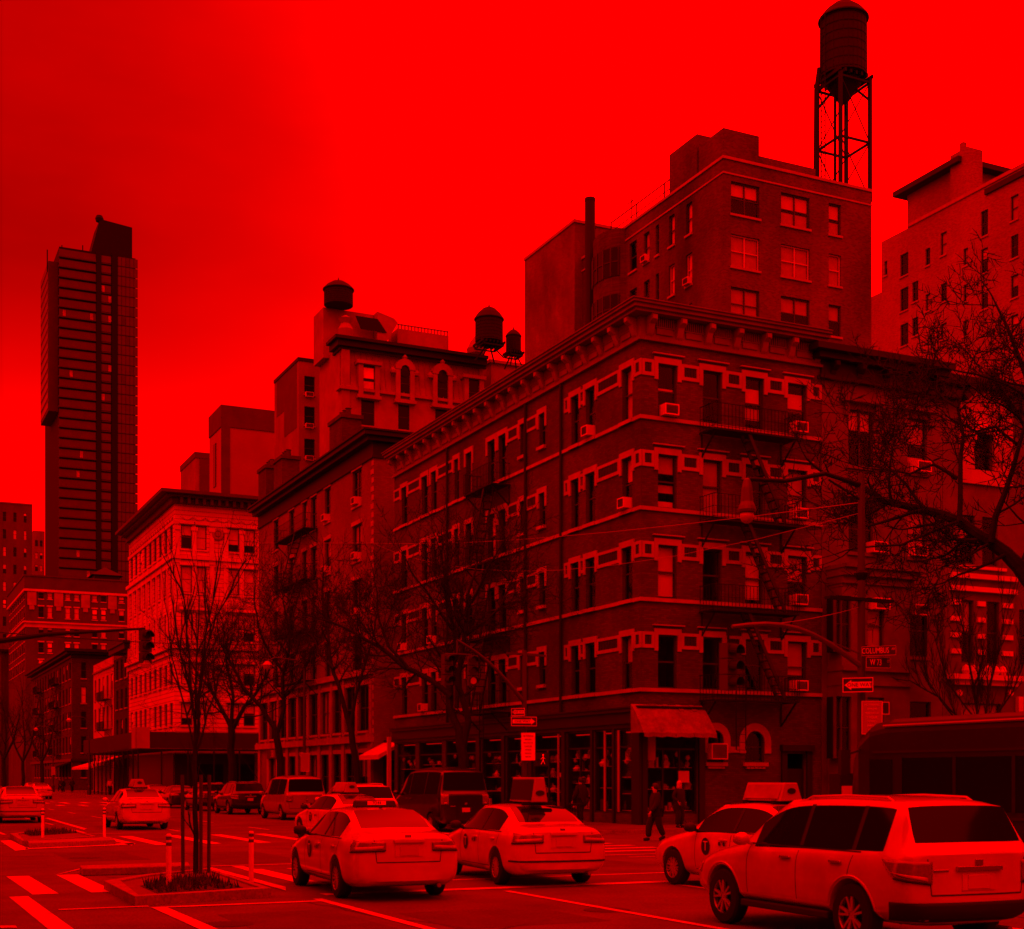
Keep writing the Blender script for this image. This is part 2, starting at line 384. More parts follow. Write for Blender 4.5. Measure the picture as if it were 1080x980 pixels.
def pavement(name, x0, x1, y0, y1, r=3.0, corners=((0, 0), (0, 1))):
    """raised pavement with kerb; rounded corners towards the avenue"""
    def outline(ins):
        pts = []; rr = max(r-ins, .05)
        a0, b0, a1, b1 = x0+ins, y0+ins, x1, y1-ins
        pts += [(a0+rr-rr*math.cos(R_(t)), b1-rr+rr*math.sin(R_(t))) for t in range(0, 91, 15)] if (0, 1) in corners else [(a0, b1)]
        pts += [(a1, b1), (a1, b0)]
        pts += [(a0+rr-rr*math.sin(R_(t)), b0+rr-rr*math.cos(R_(t))) for t in range(0, 91, 15)] if (0, 0) in corners else [(a0, b0)]
        return pts
    o = outline(0); i = outline(.16)
    k = MB(); n = len(o)
    for q in range(n):
        p = (q+1) % n
        k.quad((*o[q], -.01), (*o[p], -.01), (*o[p], .145), (*o[q], .145)); k.quad((*o[q], .145), (*o[p], .145), (*i[p], .145), (*i[q], .145))
        k.quad((*i[q], .145), (*i[p], .145), (*i[p], .1), (*i[q], .1))
    struct(k.build('kerb', KERB))
    s_ = MB(); s_.poly([(*p, .15) for p in i])
    for q in range(n):
        p = (q+1) % n; s_.quad((*i[q], .15), (*i[p], .15), (*i[p], .1), (*i[q], .1))
    struct(s_.build(name, WALK))
pavement('sidewalk', KE, 160, -60, 31.0, corners=((0, 1),))
pavement('sidewalk', KE, 160, 41.0, 104.5)
pavement('sidewalk', KE, 160, 127.0, 186.0)
pavement('sidewalk', KE, 160, 197.5, 256.0)
pavement('sidewalk', KE, 160, 264.0, 600.0)

# painted markings (thin sheets on the asphalt)
_sz = [0]
def stripe(mb, x0, x1, y0, y1, z=.004):
    _sz[0] += 1; z = z+.0003*(_sz[0] % 23); mb.quad((x0, y0, z), (x1, y0, z), (x1, y1, z), (x0, y1, z))
mk = MB()
for k in range(8): x = 7.65+k*1.5; stripe(mk, x, x+.42, 40.2, 46.6)         # far crosswalk over the avenue
for k in range(12): x = 2.55+k*.94; stripe(mk, x, x+.42, 24.0, 28.6) if x < 3.8 or 7.2 < x < 9 else None
for k in range(5): y = 31.6+k*1.7; stripe(mk, 16.6, 19.6, y, y+.34) if False else None
for (x0, x1, y0, y1) in ((2.15, 2.45, 8, 23.7), (3.9, 4.12, 6, 20.9), (6.5, 6.66, 4, 21.2), (9.9, 10.04, 4, 21.3), (13.3, 13.44, 4, 21.2), (16.7, 16.84, 4, 21.2)): stripe(mk, x0, x1, y0, y1)
stripe(mk, 4.12, 6.5, 20.72, 20.9); stripe(mk, 2.6, 3.9, 21.0, 21.14)
stripe(mk, 6.9, 17.9, 21.75, 22.1)                                           # stop line
stripe(mk, 6.9, 19.9, 29.9, 30.05); stripe(mk, 9.5, 19.9, 24.0, 24.15)
stripe(mk, 7.3, 7.55, 25.6, 29.8)
for k in range(7): y = 31.4+k*1.28; stripe(mk, 16.9, 20.0, y, y+.40)          # crosswalk over the cross street
stripe(mk, 16.9, 22.5, 29.0, 29.12)
# lane dashes and kerb lane edges further up the avenue
for x in (7.0, 10.3, 13.6):
    y = 50.0
    while y < 250: stripe(mk, x, x+.12, y, y+3.0); y += 9.0
for (x, a, b) in ((4.3, 49.5, 120), (3.6, 49.5, 120)): stripe(mk, x, x+.13, a, b)
for k in range(9): x = 6.2+k*1.5; stripe(mk, x, x+.5, 107.5, 111.5)
for k in range(9): x = 6.2+k*1.5; stripe(mk, x, x+.5, 98.5, 101)
stripe(mk, 3.7, 7.2, 42.3, 42.46); stripe(mk, 2.2, 3.5, 40.9, 46.5); stripe(mk, 5.5, 9.0, 48.9, 49.03)
for poly in ([(782, 706), (806, 704), (1085, 778), (1085, 792)], [(385, 590), (400, 586), (515, 612), (500, 620)], [(95, 634), (100, 628), (505, 610), (512, 616)], [(0, 602), (42, 600), (112, 634), (58, 640)],
             [(310, 706), (300, 712), (205, 734), (225, 728)], [(170, 516), (182, 514), (330, 556), (318, 560)], [(0, 926), (60, 926), (66, 934), (0, 934)]):
    mk.poly([G(x/3.6, 720+y/3.6)+(.0125,) for x, y in poly])
struct(mk.build('road_markings', PAINT))
# patches and manholes
mb = MB(); random.seed(3)
for (px, py, a, b) in ((240, 975, .35, .25), (90, 905, .4, .4), (330, 905, .35, .35), (560, 905, .35, .35), (640, 960, .35, .35)):
    x, y = G(px, py); mb.poly([(x+a*math.cos(t*.3927), y+a*math.sin(t*.3927), .006) for t in range(16)])
struct(mb.build('manhole_cover_road_surface', M('cast_iron_cover', (.03, .03, .03), .5, var=.4, vs=8)))
mb = MB()
for (x0, x1, y0, y1) in ((7.4, 9.4, 30.6, 35.6), (11.0, 13.4, 33.2, 36.4), (14.2, 16.0, 26.2, 28.8), (4.4, 6.2, 33.0, 37.2), (4.5, 6.3, 12.0, 19.5), (10.6, 12.6, 55.0, 63.0), (6.9, 9.2, 16.2, 18.6)):
    mb.quad((x0, y0, .003), (x1, y0+.1, .003), (x1-.1, y1, .003), (x0+.05, y1-.1, .003))
struct(mb.build('road_patch', M('asphalt_patch', (.075, .073, .07), .9, var=.3, vs=1.5, fine=.4)))
mb = MB()
for _ in range(26):
    x, y = rnd.uniform(3, 19), rnd.uniform(10, 42); a = rnd.uniform(-.5, .5)+(1.57 if rnd.random() < .5 else 0); pts = [Vector((x, y, .0045))]
    for k in range(rnd.randint(6, 14)): a += rnd.uniform(-.35, .35); pts.append(pts[-1]+Vector((math.cos(a), math.sin(a), 0))*rnd.uniform(.2, .6))
    for p, q in zip(pts, pts[1:]):
        d = (q-p).normalized(); s_ = Vector((-d.y, d.x, 0))*.018; mb.quad(p-s_, q-s_, q+s_, p+s_)
struct(mb.build('road_crack_line', M('sealed_crack', (.02, .02, .02), .6, var=0)))

# ---------------------------------------------------------------- kerbed islands with tree pits
def island(label, slab, pit, bar, soil_label, plants, hh=.15):
    e = empty('traffic_island', label, 'traffic island', (*slab[0], 0), group='kerbed islands beside the cycle lane'); ox, oy = slab[0]
    L_ = lambda pts, z: [(x-ox, y-oy, z) for x, y in pts]
    mb = MB(); n = len(slab)
    c = Vector((sum(p[0] for p in slab)/n, sum(p[1] for p in slab)/n)); ins = [tuple(c+(Vector(p)-c)*(1-.28/max((Vector(p)-c).length, .6))) for p in slab]
    o_, i_ = L_(slab, 0), L_(ins, hh)
    top = L_(slab, hh)
    for q in range(n):
        p = (q+1) % n; mb.quad(o_[q], o_[p], top[p], top[q]); mb.quad(top[q], top[p], i_[p], i_[q])
        mb.quad(i_[q], i_[p], (i_[p][0], i_[p][1], hh-.03), (i_[q][0], i_[q][1], hh-.03))
    mb.build('kerb_stone', KERB, e)
    s_ = MB(); s_.poly([(x, y, hh-.03) for x, y, z in i_]); s_.build('paving', M('island_concrete', (.15, .145, .14), .85, var=.3, vs=3), e)
    s_ = MB(); s_.poly(L_(pit, hh-.026)); s_.build('soil_bed', M('soil', (.035, .028, .02), .95, var=.5, vs=5, bump=1, bs=20), e)
    if bar:
        b2 = MB(); b2.prism(L_(bar, 0), (0, 0, hh)); bevel(b2.build('kerb_bar', KERB, e), .02)
    if plants:
        g = MB(); px_ = Vector((sum(p[0] for p in pit)/len(pit), sum(p[1] for p in pit)/len(pit)))
        for _ in range(520):
            k = rnd.randrange(len(pit)); a, b = Vector(pit[k]), Vector(pit[(k+1) % len(pit)])
            p = px_.lerp(a.lerp(b, rnd.random()), math.sqrt(rnd.random())*.95); an = rnd.random()*6.28; hgt = rnd.uniform(.05, .2); ww = .02
            x, y = p.x-ox, p.y-oy; dx, dy = math.cos(an)*ww, math.sin(an)*ww; lx, ly = rnd.uniform(-.06, .06), rnd.uniform(-.06, .06)
            g.poly([(x-dx, y-dy, hh-.03), (x+dx, y+dy, hh-.03), (x+lx, y+ly, hh-.03+hgt)])
        tag(g.build('grass', M('dry_grass', (.05, .06, .02), .9, var=.4, vs=9)), soil_label, 'grass', kind='stuff').location = (ox, oy, 0)
S3 = lambda x, y, z=0.: G(x/3.6, 720+y/3.6, z)
island('granite kerbed island round the staked young tree with two white posts', [S3(*p, .15) for p in ((395, 752), (512, 812), (1030, 780), (790, 704), (560, 726))],
       [S3(*p, .15) for p in ((530, 766), (600, 796), (925, 772), (800, 736), (640, 742))], [S3(*p) for p in ((303, 722), (312, 735), (722, 722), (715, 708))],
       'short dry grass in the tree pit of the island with the staked tree', True)
island('far granite kerbed island with an empty planting bed beside the cycle lane', [S3(*p, .15) for p in ((38, 573), (85, 600), (368, 583), (240, 551))],
       [S3(*p, .15) for p in ((85, 570), (115, 580), (300, 567), (225, 556))], [S3(*p) for p in ((105, 620), (112, 630), (438, 616), (420, 604))],
       'thin dry grass in the bed of the farther empty island', True)

# flexible white posts
def post(px, py, label):
    x, y = G(px, py); e = empty('delineator_post', label, 'bollard', (x, y, 0), group='white flexible posts at the islands')
    b = MB(); b.lathe([(.10, 0), (.10, .02), (.06, .04), (.05, .05)], n=14); b.build('base', BLACK, e)
    b = MB(); b.lathe([(.042, .05), (.045, .1), (.045, .98), (.03, 1.0), (0, 1.0)], n=14); b.build('pole', M('white_plastic', (.9, .89, .86), .5, var=.15, vs=6), e, smooth=False)
    for z in (.80, .90):
        b = MB(); b.lathe([(.0475, z), (.0475, z+.055)], n=14); b.build('band', M('grey_band', (.10, .10, .10), .5), e)
post(178, 942, 'white flexible post standing nearest, in front of the staked tree')
post(265, 936, 'white flexible post between the staked tree and the nearest taxi')
post(45, 887.5, 'white flexible post at the far island, beside the cut off saloon')
post(110, 886, 'white flexible post at the far island, beside the far taxi')

# ================================================================ corner brick building
def railing(F, mb, u0, u1, z, o1, hh=.95, r=.009, step=.16):
    for zz_ in (z+.08, z+hh/2, z+hh): 
        rr = .013 if zz_ > z+.5 else .009
        mb.bar(F.pt(u0, zz_, o1), F.pt(u1, zz_, o1), rr*2); mb.bar(F.pt(u0, zz_, .05), F.pt(u0, zz_, o1), rr*2); mb.bar(F.pt(u1, zz_, .05), F.pt(u1, zz_, o1), rr*2)
    n = int((u1-u0)/step)
    for k in range(n+1):
        u = u0+(u1-u0)*k/n; mb.bar(F.pt(u, z, o1), F.pt(u, z+hh, o1), r*2)
    for k in range(5):
        for u in (u0, u1): mb.bar(F.pt(u, z, .1+k*o1/5), F.pt(u, z+hh, .1+k*o1/5), r*2)
def fire_escape(F, parent, u0, u1, levels, depth=1.0, sa=.35, sb=.75, drop=None, step=.16, br=.009):
    e = bpy.data.objects.new('fire_escape', None); COL.objects.link(e); e.parent = parent
    for i, z in enumerate(levels):
        p = MB(); F.box(p, u0, u1, z-.07, z, depth-.05, depth); F.box(p, u0, u0+.05, z-.07, z-.001, .02, depth-.051); F.box(p, u1-.05, u1, z-.07, z-.001, .02, depth-.051)
        k = u0+.1
        while k < u1-.1: F.box(p, k, k+.05, z-.03, z-.005, .02, depth-.06); k += .085
        for u in (u0+.12, u1-.12): p.bar(F.pt(u, z-.06, depth-.05), F.pt(u, z-.95, .03), .05); p.bar(F.pt(u, z-.06, .04), F.pt(u, z-.95, .04), .04)
        p.build('platform', IRON, e)
        r = MB(); railing(F, r, u0, u1, z, depth, r=br, step=step); r.build('railing', IRON, e)
        if i < len(levels)-1:
            z2 = levels[i+1]; st = MB(); ua, ub = u0+(u1-u0)*sa, u0+(u1-u0)*sb
            for o_ in (depth*.45, depth*.45+.48): st.bar(F.pt(ua, z-.05, o_), F.pt(ub, z2+.05, o_), .05, .14)
            n = 11
            for k in range(1, n):
                q = k/n; st.bar(F.pt(ua+(ub-ua)*q, z+(z2-z)*q, depth*.45), F.pt(ua+(ub-ua)*q, z+(z2-z)*q, depth*.45+.48), .17, .03)
            st.build('stair', M('worn_stair_paint', (.012, .010, .009), .7, var=.3), e)
    if drop:
        d = MB(); u = u0+(u1-u0)*.3; z1, z0 = levels[-1]+.9, drop
        for k in (-.22, .22): d.bar(F.pt(u+k, z1, depth+.06), F.pt(u+k, z0, depth+.06), .035)
        z = z0
        while z < z1: d.bar(F.pt(u-.22, z, depth+.06), F.pt(u+.22, z, depth+.06), .022); z += .3
        d.build('ladder', IRON, e)
    return e
AC_GROUP = 'air conditioners in upper windows'
def air_con(F, u, z, label, w_=.62, h_=.42, out_=.32):
    e = empty('air_conditioner', label, 'air conditioner', F.pt(u, z, 0), group=AC_GROUP); b = MB(); bx, by, bz = F.pt(u, z, 0)
    def lb(m_, u0, u1, z0, z1, o0, o1):
        F.box(m_, u0, u1, z0, z1, o0, o1); m_.v = [(x-bx, y-by, zz-bz) if i >= lb.k else (x, y, zz) for i, (x, y, zz) in enumerate(m_.v)]; lb.k = len(m_.v)
    lb.k = 0; f_ = .045
    lb(b, u-w_/2, u+w_/2, z, z+h_, -.2, out_-.04)
    for q in ((u-w_/2, u+w_/2, z, z+f_), (u-w_/2, u+w_/2, z+h_-f_, z+h_), (u-w_/2, u-w_/2+f_, z+f_, z+h_-f_), (u+w_/2-f_, u+w_/2, z+f_, z+h_-f_)): lb(b, *q, out_-.039, out_)
    b.build('case', ACW, e)
    g = MB(); lb.k = 0; k = z+f_+.01
    while k < z+h_-f_-.02: lb(g, u-w_/2+f_, u+w_/2-f_, k, k+.014, out_-.038, out_-.014); k += .034
    g.build('grille', M('grille_grey', (.04, .04, .04), .6), e)

W1, S1 = Fac('W', XW), Fac('S', YS)
SILL = [15.66, 12.20, 8.74, 5.30]
wp = [(656.3, 667), (618, 628), (602.7, 611), (569, 575), (549, 553.5), (526.3, 534), (514.7, 522.6), (491.7, 498), (479.5, 484), (455, 460.5), (445, 451.3), (423.8, 429.3)]
sp_ = [(694, 714), (741.3, 761), (786, 805), (830.6, 850.5)]
B1Y1, B1X1 = WY(416, XW), SX(866, YS)
wu = [(W1.u(b), W1.u(a)) for a, b in wp]; su = [(S1.u(a), S1.u(b)) for a, b in sp_]
small = {3, 4}
opsW, opsS = [], []
for fi, z in enumerate(SILL):
    for i, (a, b) in enumerate(wu):
        hh = .62 if i in small else .0
        opsW.append((a, b, z+.06+(hh if i in small else 0), z+2.1))
    for a, b in su: opsS.append((a, b, z+.06, z+2.1))
bays = [(650, 667.5), (627, 647), (598, 624), (563, 593), (534, 558), (508, 530), (470, 503), (442, 466), (419, 438)]
shopW = [(W1.u(b), W1.u(a), .55, 3.85) for a, b in bays]
shopS = [(S1.u(682), S1.u(735), .55, 3.75)]
zg = lambda px, py: S1.z(px, py)
door = (S1.u(829), S1.u(850), .16, 2.9); arch = [(S1.u(746), S1.u(763)), (S1.u(786), S1.u(806))]
archz = (2.55, 3.75)
B1 = empty('corner_brick_building', 'dark red brick corner building with pale window surrounds, bracketed cornice and corner shop awning', 'building', (XW, YS, .15))
B1.location = (0, 0, 0)
mb = MB(); shell(mb, XW, B1X1, YS, B1Y1, 19.3, opsW+shopW, opsS+shopS+[door]+[(a, b, archz[0], archz[1]) for a, b in arch])
mb.build('wall', [BRK, INT, ROOFM], B1)
# windows with surrounds
def surround(F, parent, a, b, zb, zt, hood=True):
    m_ = MB(); e_ = .18; o0, o1 = -.01, .055
    F.box(m_, a-e_, b+e_, zt+.002, zt+.24, o0, o1)
    F.box(m_, a-e_, a-.012, zt-.62, zt+.001, o0, o1); F.box(m_, b+.012, b+e_, zt-.62, zt+.001, o0, o1)
    if hood: F.box(m_, a-e_-.08, b+e_+.12, zt+.34, zt+.39, .0, .12)
    m_.build('surround', STONE, parent)
for ops, F, nW in ((opsW, W1, len(wu)), (opsS, S1, 4)):
    for k, o in enumerate(ops):
        if F is S1 and k % 4 in (0, 1, 2, 3):
            fl, ci = divmod(k, 4)
            bl = {(0, 0): [(.5, .57, BLINDB)], (0, 1): None, (0, 2): [(.5, .8, BLINDB), (.2, .42, BLIND)], (0, 3): [(.45, .82, BLINDB)], (1, 0): [(.66, 1, BLIND), (.0, .14, BLINDB), (.3, .45, BLIND)],
                  (1, 1): [(.0, 1., BLIND)], (1, 3): [(.3, .95, BLIND)], (2, 0): [(.05, 1, BLINDB)], (2, 1): None, (2, 2): [(.1, .95, BLINDB)], (2, 3): [(.5, .98, BLINDB)], (3, 3): [(.35, .98, BLIND)]}.get((fl, ci))
        else: bl = rblind(.16)
        w_ = window(F, B1, o, blind=bl)
        surround(F, w_, o[0], o[1], o[2], o[3], hood=(F is S1))
        if F is W1:
            s_ = MB(); F.box(s_, o[0]-.1, o[1]+.1, o[2]-.15, o[2]-.003, 0, .13); s_.build('sill', STONE, w_)
# lintel bands with little pierced panels, sill bands
for fi, z in enumerate(SILL):
    zt = z+2.1
    def link(F, ua, ub):
        m_ = MB(); dk = MB(); F.box(m_, ua, ub, zt-.02, zt+.10, -.01, .05); F.box(m_, ua, ub, zt-.52, zt-.38, -.01, .05)
        if ub-ua > .35:
            F.box(m_, ua, ua+.12, zt-.38, zt-.02, -.01, .05); F.box(m_, ub-.12, ub, zt-.38, zt-.02, -.01, .05)
            k = ua+.16
            while k < ub-.16: F.box(dk, k, min(k+.09, ub-.13), zt-.36, zt-.04, -.01, .03); k += .13
        lb_ = m_.build('lintel_band', STONE, B1); dk.build('pierced_panel', M('terracotta_dark', (.022, .012, .009), .9), lb_)
    e_ = .185
    for i in range(len(su)-1): link(S1, su[i][1]+e_, su[i+1][0]-e_)
    link(S1, XW+.03, su[0][0]-e_); link(S1, su[3][1]+e_, B1X1)
    link(W1, YS-.05, wu[0][0]-e_)
    for i in (0, 1, 4, 8): link(W1, wu[i][1]+e_, wu[i+1][0]-e_) if wu[i+1][0]-wu[i][1] > .5 else None
    link(W1, wu[2][1]+e_, wu[2][1]+.6); link(W1, wu[3][1]+e_, wu[4][0]-e_)
    link(W1, wu[11][1]+e_, B1Y1); link(W1, wu[10][1]+e_, wu[11][0]-e_)
    c_ = MB(); cornice(c_, XW, B1X1, YS, B1Y1, ((z-.09, z+.055, .09),)); c_.build('sill_band', STONE, B1)
# cornice
c_ = MB(); cornice(c_, XW, B1X1, YS, B1Y1, ((18.55, 18.66, .14), (18.66, 18.72, .08), (19.48, 19.60, .5), (19.60, 19.74, .62), (19.74, 19.84, .72), (19.84, 19.88, .78)))
cornice(c_, XW, B1X1, YS, B1Y1, ((18.72, 19.48, .05),)); c_.build('cornice', CORN, B1)
def bracket(F, u, z0, z1, d, mat, parent, w_=.13):
    b = MB(); pf = [(0.04, z1), (d, z1), (d, z1-.22), (d*.62, z1-.32), (d*.45, z0+.25), (d*.28, z0+.1), (0.04, z0)]
    p = [F.pt(u-w_, z, o) for o, z in pf]; q = F.pt(u+w_, z1, .04); b.prism(p, Vector(q)-Vector(p[0]))
    F.box(b, u-w_*.8, u+w_*.8, z1-.2, z1-.03, d, d+.05); b.build('cornice_bracket', M('cornice_bracket_paint', (.26, .13, .10), .65, var=.3) if mat is CORN else mat, parent)
nb = 7
for k in range(nb): bracket(S1, XW+.35+(B1X1-XW-.6)*k/(nb-1), 18.72, 19.47, .44, CORN, B1)
nb = 21
for k in range(nb): bracket(W1, YS+.35+(B1Y1-YS-.7)*k/(nb-1), 18.72, 19.47, .44, CORN, B1)
for k in range(26):
    F = W1 if k < 20 else S1; a = YS+.35+(B1Y1-YS-.7)*(k+.5)/20 if k < 20 else XW+.35+(B1X1-XW-.6)*(k-19.5)/6
    pn = MB(); F.box(pn, a-.36, a+.36, 18.84, 19.08, .04, .10); F.box(pn, a-.42, a+.42, 19.081, 19.13, .04, .13)
    for j in range(9): F.box(pn, a-.4+j*.09, a-.36+j*.09, 19.131, 19.44, .04, .16)
    pn.build('frieze_panel', CORN, B1)
# drainpipes
for px in (593.6, 473.3, 556):
    d = MB(); u = W1.u(px); d.tube([W1.pt(u, 18.5, .1), W1.pt(u, 4.7, .1)], .07, 8); d.build('drainpipe', DARKPAINT, B1)
# shop front
SHOPF = M('shopfront_dark_green', (.018, .018, .016), .45, var=.3, spec=.4)
f_ = MB(); cornice(f_, XW, S1.u(740), YS, B1Y1, ((3.86, 4.02, .06), (4.02, 4.46, .16), (4.46, 4.60, .3), (4.60, 4.66, .36)))
f_.build('shop_fascia', SHOPF, B1)
gd = M('merchandise_pale', (.85, .8, .7), .6, var=.6, vs=4); gd2 = M('merchandise_mid', (.5, .35, .25), .6, var=.6, vs=4); gd3 = M('merchandise_dark', (.07, .05, .05), .6, var=.5, vs=4)
def shop_window(F, o, parent, goods=90, mull=()):
    a, b, c, d = o; m_ = MB(); w_ = .07
    for q in ((a, b, c, c+w_), (a, b, d-w_, d), (a, a+w_, c+w_, d-w_), (b-w_, b, c+w_, d-w_)): F.box(m_, q[0]+.003, q[1]-.003, q[2]+.003, q[3]-.003, -.14, -.03)
    F.box(m_, a+w_, b-w_, d-.75, d-.68, -.13, -.04)
    for q in mull: u = a+(b-a)*q; F.box(m_, u-.03, u+.03, c+w_, d-.75, -.12, -.04)
    win = m_.build('shop_window', SHOPF, parent)
    g = MB(); g.quad(*[F.pt(x, z, -.08) for x, z in ((a+w_, c+w_), (b-w_, c+w_), (b-w_, d-w_), (a+w_, d-w_))]); g.build('pane', PANE, win)
    s_ = MB(); nlev = rnd.choice((3, 4, 5))
    for L_i in range(nlev):
        z = c+.1+L_i*(d-c-.7)/nlev; F.box(s_, a+.08, b-.08, z, z+.02, -.55, -.22); n = max(2, int(goods*(b-a)/26))
        for k in range(n):
            u = a+.12+(b-a-.24)*(k+rnd.random()*.8)/n; ww, hh = rnd.uniform(.06, .30), rnd.uniform(.10, .5)**1.2; oo = rnd.uniform(-.48, -.22); mi = rnd.choice((0, 0, 1, 1, 2, 2, 2, 2))
            if rnd.random() < .15: continue
            if rnd.random() < .5:
                x, y, zz_ = F.pt(u, z+.02, oo); s_.lathe([(ww*.5, 0), (ww*.7, hh*.4), (ww*.25, hh*.75), (ww*.4, hh*.85), (0, hh)], (x, y, zz_), n=7, mi=mi)
            else: F.box(s_, u-ww/2, u+ww/2, z+.02, z+.02+hh, oo-.05, oo+.04, mi)
    for k in range(5):
        u = rnd.uniform(a+.2, b-.2); x, y, zz_ = F.pt(u, d-.8-rnd.random()*.5, -.3); s_.lathe([(0, -.12), (.08, -.06), (.1, 0), (.06, .09), (.01, .12)], (x, y, zz_), n=8, mi=rnd.choice((0, 1)))
    lp_ = MB(); F.box(lp_, a+.15, b-.15, d-.16, d-.11, -.45, -.35); lp_.build('added_glow_bar', M('added_display_glow', (.5, .5, .5), emit=.5, var=0), win)  # glowing bar added behind the pane to brighten the goods
    g_ = s_.build('window_display', [gd, gd2, gd3], win); g_['kind'] = 'stuff'
for k, o in enumerate(shopW):
    shop_window(W1, o, B1, goods=100 if k < 5 else 40, mull=(.5,) if k in (1, 2, 3) else ())
shop_window(S1, shopS[0], B1, goods=100, mull=(.33, .66))
for k, (a, b) in enumerate(((647.5, 649.5), (624.5, 626.5), (594, 597.5), (668.2, 674), (558.5, 562.5), (530.5, 533.5), (503.5, 507.5))): st = MB(); W1.box(st, W1.u(b), W1.u(a), .16, 3.86, .0, .10); st.build('shop_pilaster', SHOPF, B1)
st = MB()
W1.box(st, YS-.10, YS+.25, .16, 3.86, 0.001, .14); S1.box(st, XW+.001, XW+.22, .16, 3.86, .001, .14); st.build('shop_pilaster', SHOPF, B1); st = MB(); S1.box(st, S1.u(736), S1.u(742), .16, 4.7, 0, .12); st.build('shop_pilaster', SHOPF, B1)
for p in (638, 652.5, 589): wl = MB(); u = W1.u(p); W1.box(wl, u-.05, u+.05, .6, 3.8, -.028, .03); wl.build('pale_post', M('aged_white_paint', (.42, .40, .36), .7), B1)
wl = MB(); u = S1.u(684.5); S1.box(wl, u-.1, u+.28, 2.6, 3.65, -.03, .02); wl.build('pale_post', M('aged_white_paint', (.42, .40, .36), .7), B1)
sg = MB(); sg.v = []; S1.box(sg, S1.u(716), S1.u(727.5), 1.75, 2.2, -.06, -.035); sg.build('paper_notice', M('paper', (.6, .57, .5), .8), B1)
# corner awning
aw = MB(); a, b = XW-.5, S1.u(738); z1, z0, dpt_ = 4.72, 3.62, .95
def sag(i, j, n=16, m=8):
    u = a+(b-a)*i/n+(.45*(j/m) if i > n*.9 else 0)*0; q = j/m; o = .12+dpt_*q**.9; z = z1-(z1-z0)*(q**1.1)-.02*math.sin(i*2.1)*q
    return (u+(b-a)*.02*q*(i/n), YS-o, z)
for i in range(16):
    for j in range(8): aw.quad(sag(i, j), sag(i+1, j), sag(i+1, j+1), sag(i, j+1))
    p, q = sag(i, 8), sag(i+1, 8); dz = .16; aw.quad(p, q, (q[0], q[1]-.01, q[2]-dz), (p[0], p[1]-.01, p[2]-dz))
pl = [sag(0, j) for j in range(9)]; aw.poly(pl+[(a, YS-.12, z0)]); pr = [sag(16, j) for j in range(9)]; aw.poly(pr+[(b, YS-.12, z0)])
o = aw.build('awning', M('awning_canvas', (.19, .14, .11), .85, var=.55, vs=2.2, fine=.15), B1)
md = o.modifiers.new('thick', 'SOLIDIFY'); md.thickness = .02
# arched windows, their surrounds and sills
for (a, b) in arch:
    w_ = window(S1, B1, (a, b, *archz)); m_ = MB(); r = (b-a)/2; uc = (a+b)/2; zc = archz[1]-r*.9
    for k in range(12):
        t0, t1 = math.pi*k/12, math.pi*(k+1)/12
        P_ = lambda rr, t, o_: S1.pt(uc+rr*math.cos(t), zc+rr*math.sin(t)*1.0, o_)
        m_.prism([P_(r*.98, t0, .0), P_(r+.3, t0, .0), P_(r+.3, t1, .0), P_(r*.98, t1, .0)], Vector(S1.pt(0, 0, .06))-Vector(S1.pt(0, 0, 0)))
    S1.box(m_, a-.3, a, 2.9, zc-.003, 0, .06); S1.box(m_, b, b+.3, 2.9, zc-.003, 0, .06); S1.box(m_, a-.12, b+.12, archz[0]-.16, archz[0]-.01, 0, .14)
    for k in range(5): u = a+(b-a)*(k+.5)/5; S1.box(m_, u-.08, u+.08, archz[0]-.26, archz[0]-.162, 0, .1)
    m_.build('arch_surround', STONE, w_)
    sp2 = MB()
    for k in range(8):   # spandrels that round the top of the opening
        t0, t1 = math.pi*k/8, math.pi*(k+1)/8
        sp2.prism([S1.pt(uc+r*math.cos(t0), zc+r*math.sin(t0), -.1), S1.pt(uc+r*math.cos(t1), zc+r*math.sin(t1), -.1), S1.pt(uc+r*math.cos(t1), archz[1]+.01, -.1), S1.pt(uc+r*math.cos(t0), archz[1]+.01, -.1)], Vector(S1.pt(0, 0, .09))-Vector(S1.pt(0, 0, 0)))
    sp2.build('arch_infill', BRK, w_)
m_ = MB(); S1.box(m_, arch[0][1]+.31, arch[1][0]-.31, 2.92, 3.16, 0, .05); m_.build('string_course', STONE, B1)
d_ = MB(); S1.box(d_, door[0]+.02, door[1]-.02, .17, 2.3, -.2, -.14); S1.box(d_, door[0]-.25, door[0], .16, 3.0, 0, .1); S1.box(d_, door[1], door[1]+.25, .16, 3.0, 0, .1); S1.box(d_, door[0]-.3, door[1]+.3, 3.001, 3.25, 0, .2)
dd = d_.build('door', DARKPAINT, B1); k_ = MB(); S1.box(k_, door[0]+.12, door[0]+.2, 1.1, 1.2, -.14, -.08); k_.build('handle', GALV, dd)
fire_escape(S1, B1, S1.u(737), S1.u(826), [15.30, 11.84, 8.38, 4.94], 1.05, .42, .85, drop=3.0)
fire_escape(W1, B1, wu[5][0]-.5, wu[6][1]+.6, [15.30, 11.84, 8.38, 4.94], 1.0, .3, .8, drop=3.4)
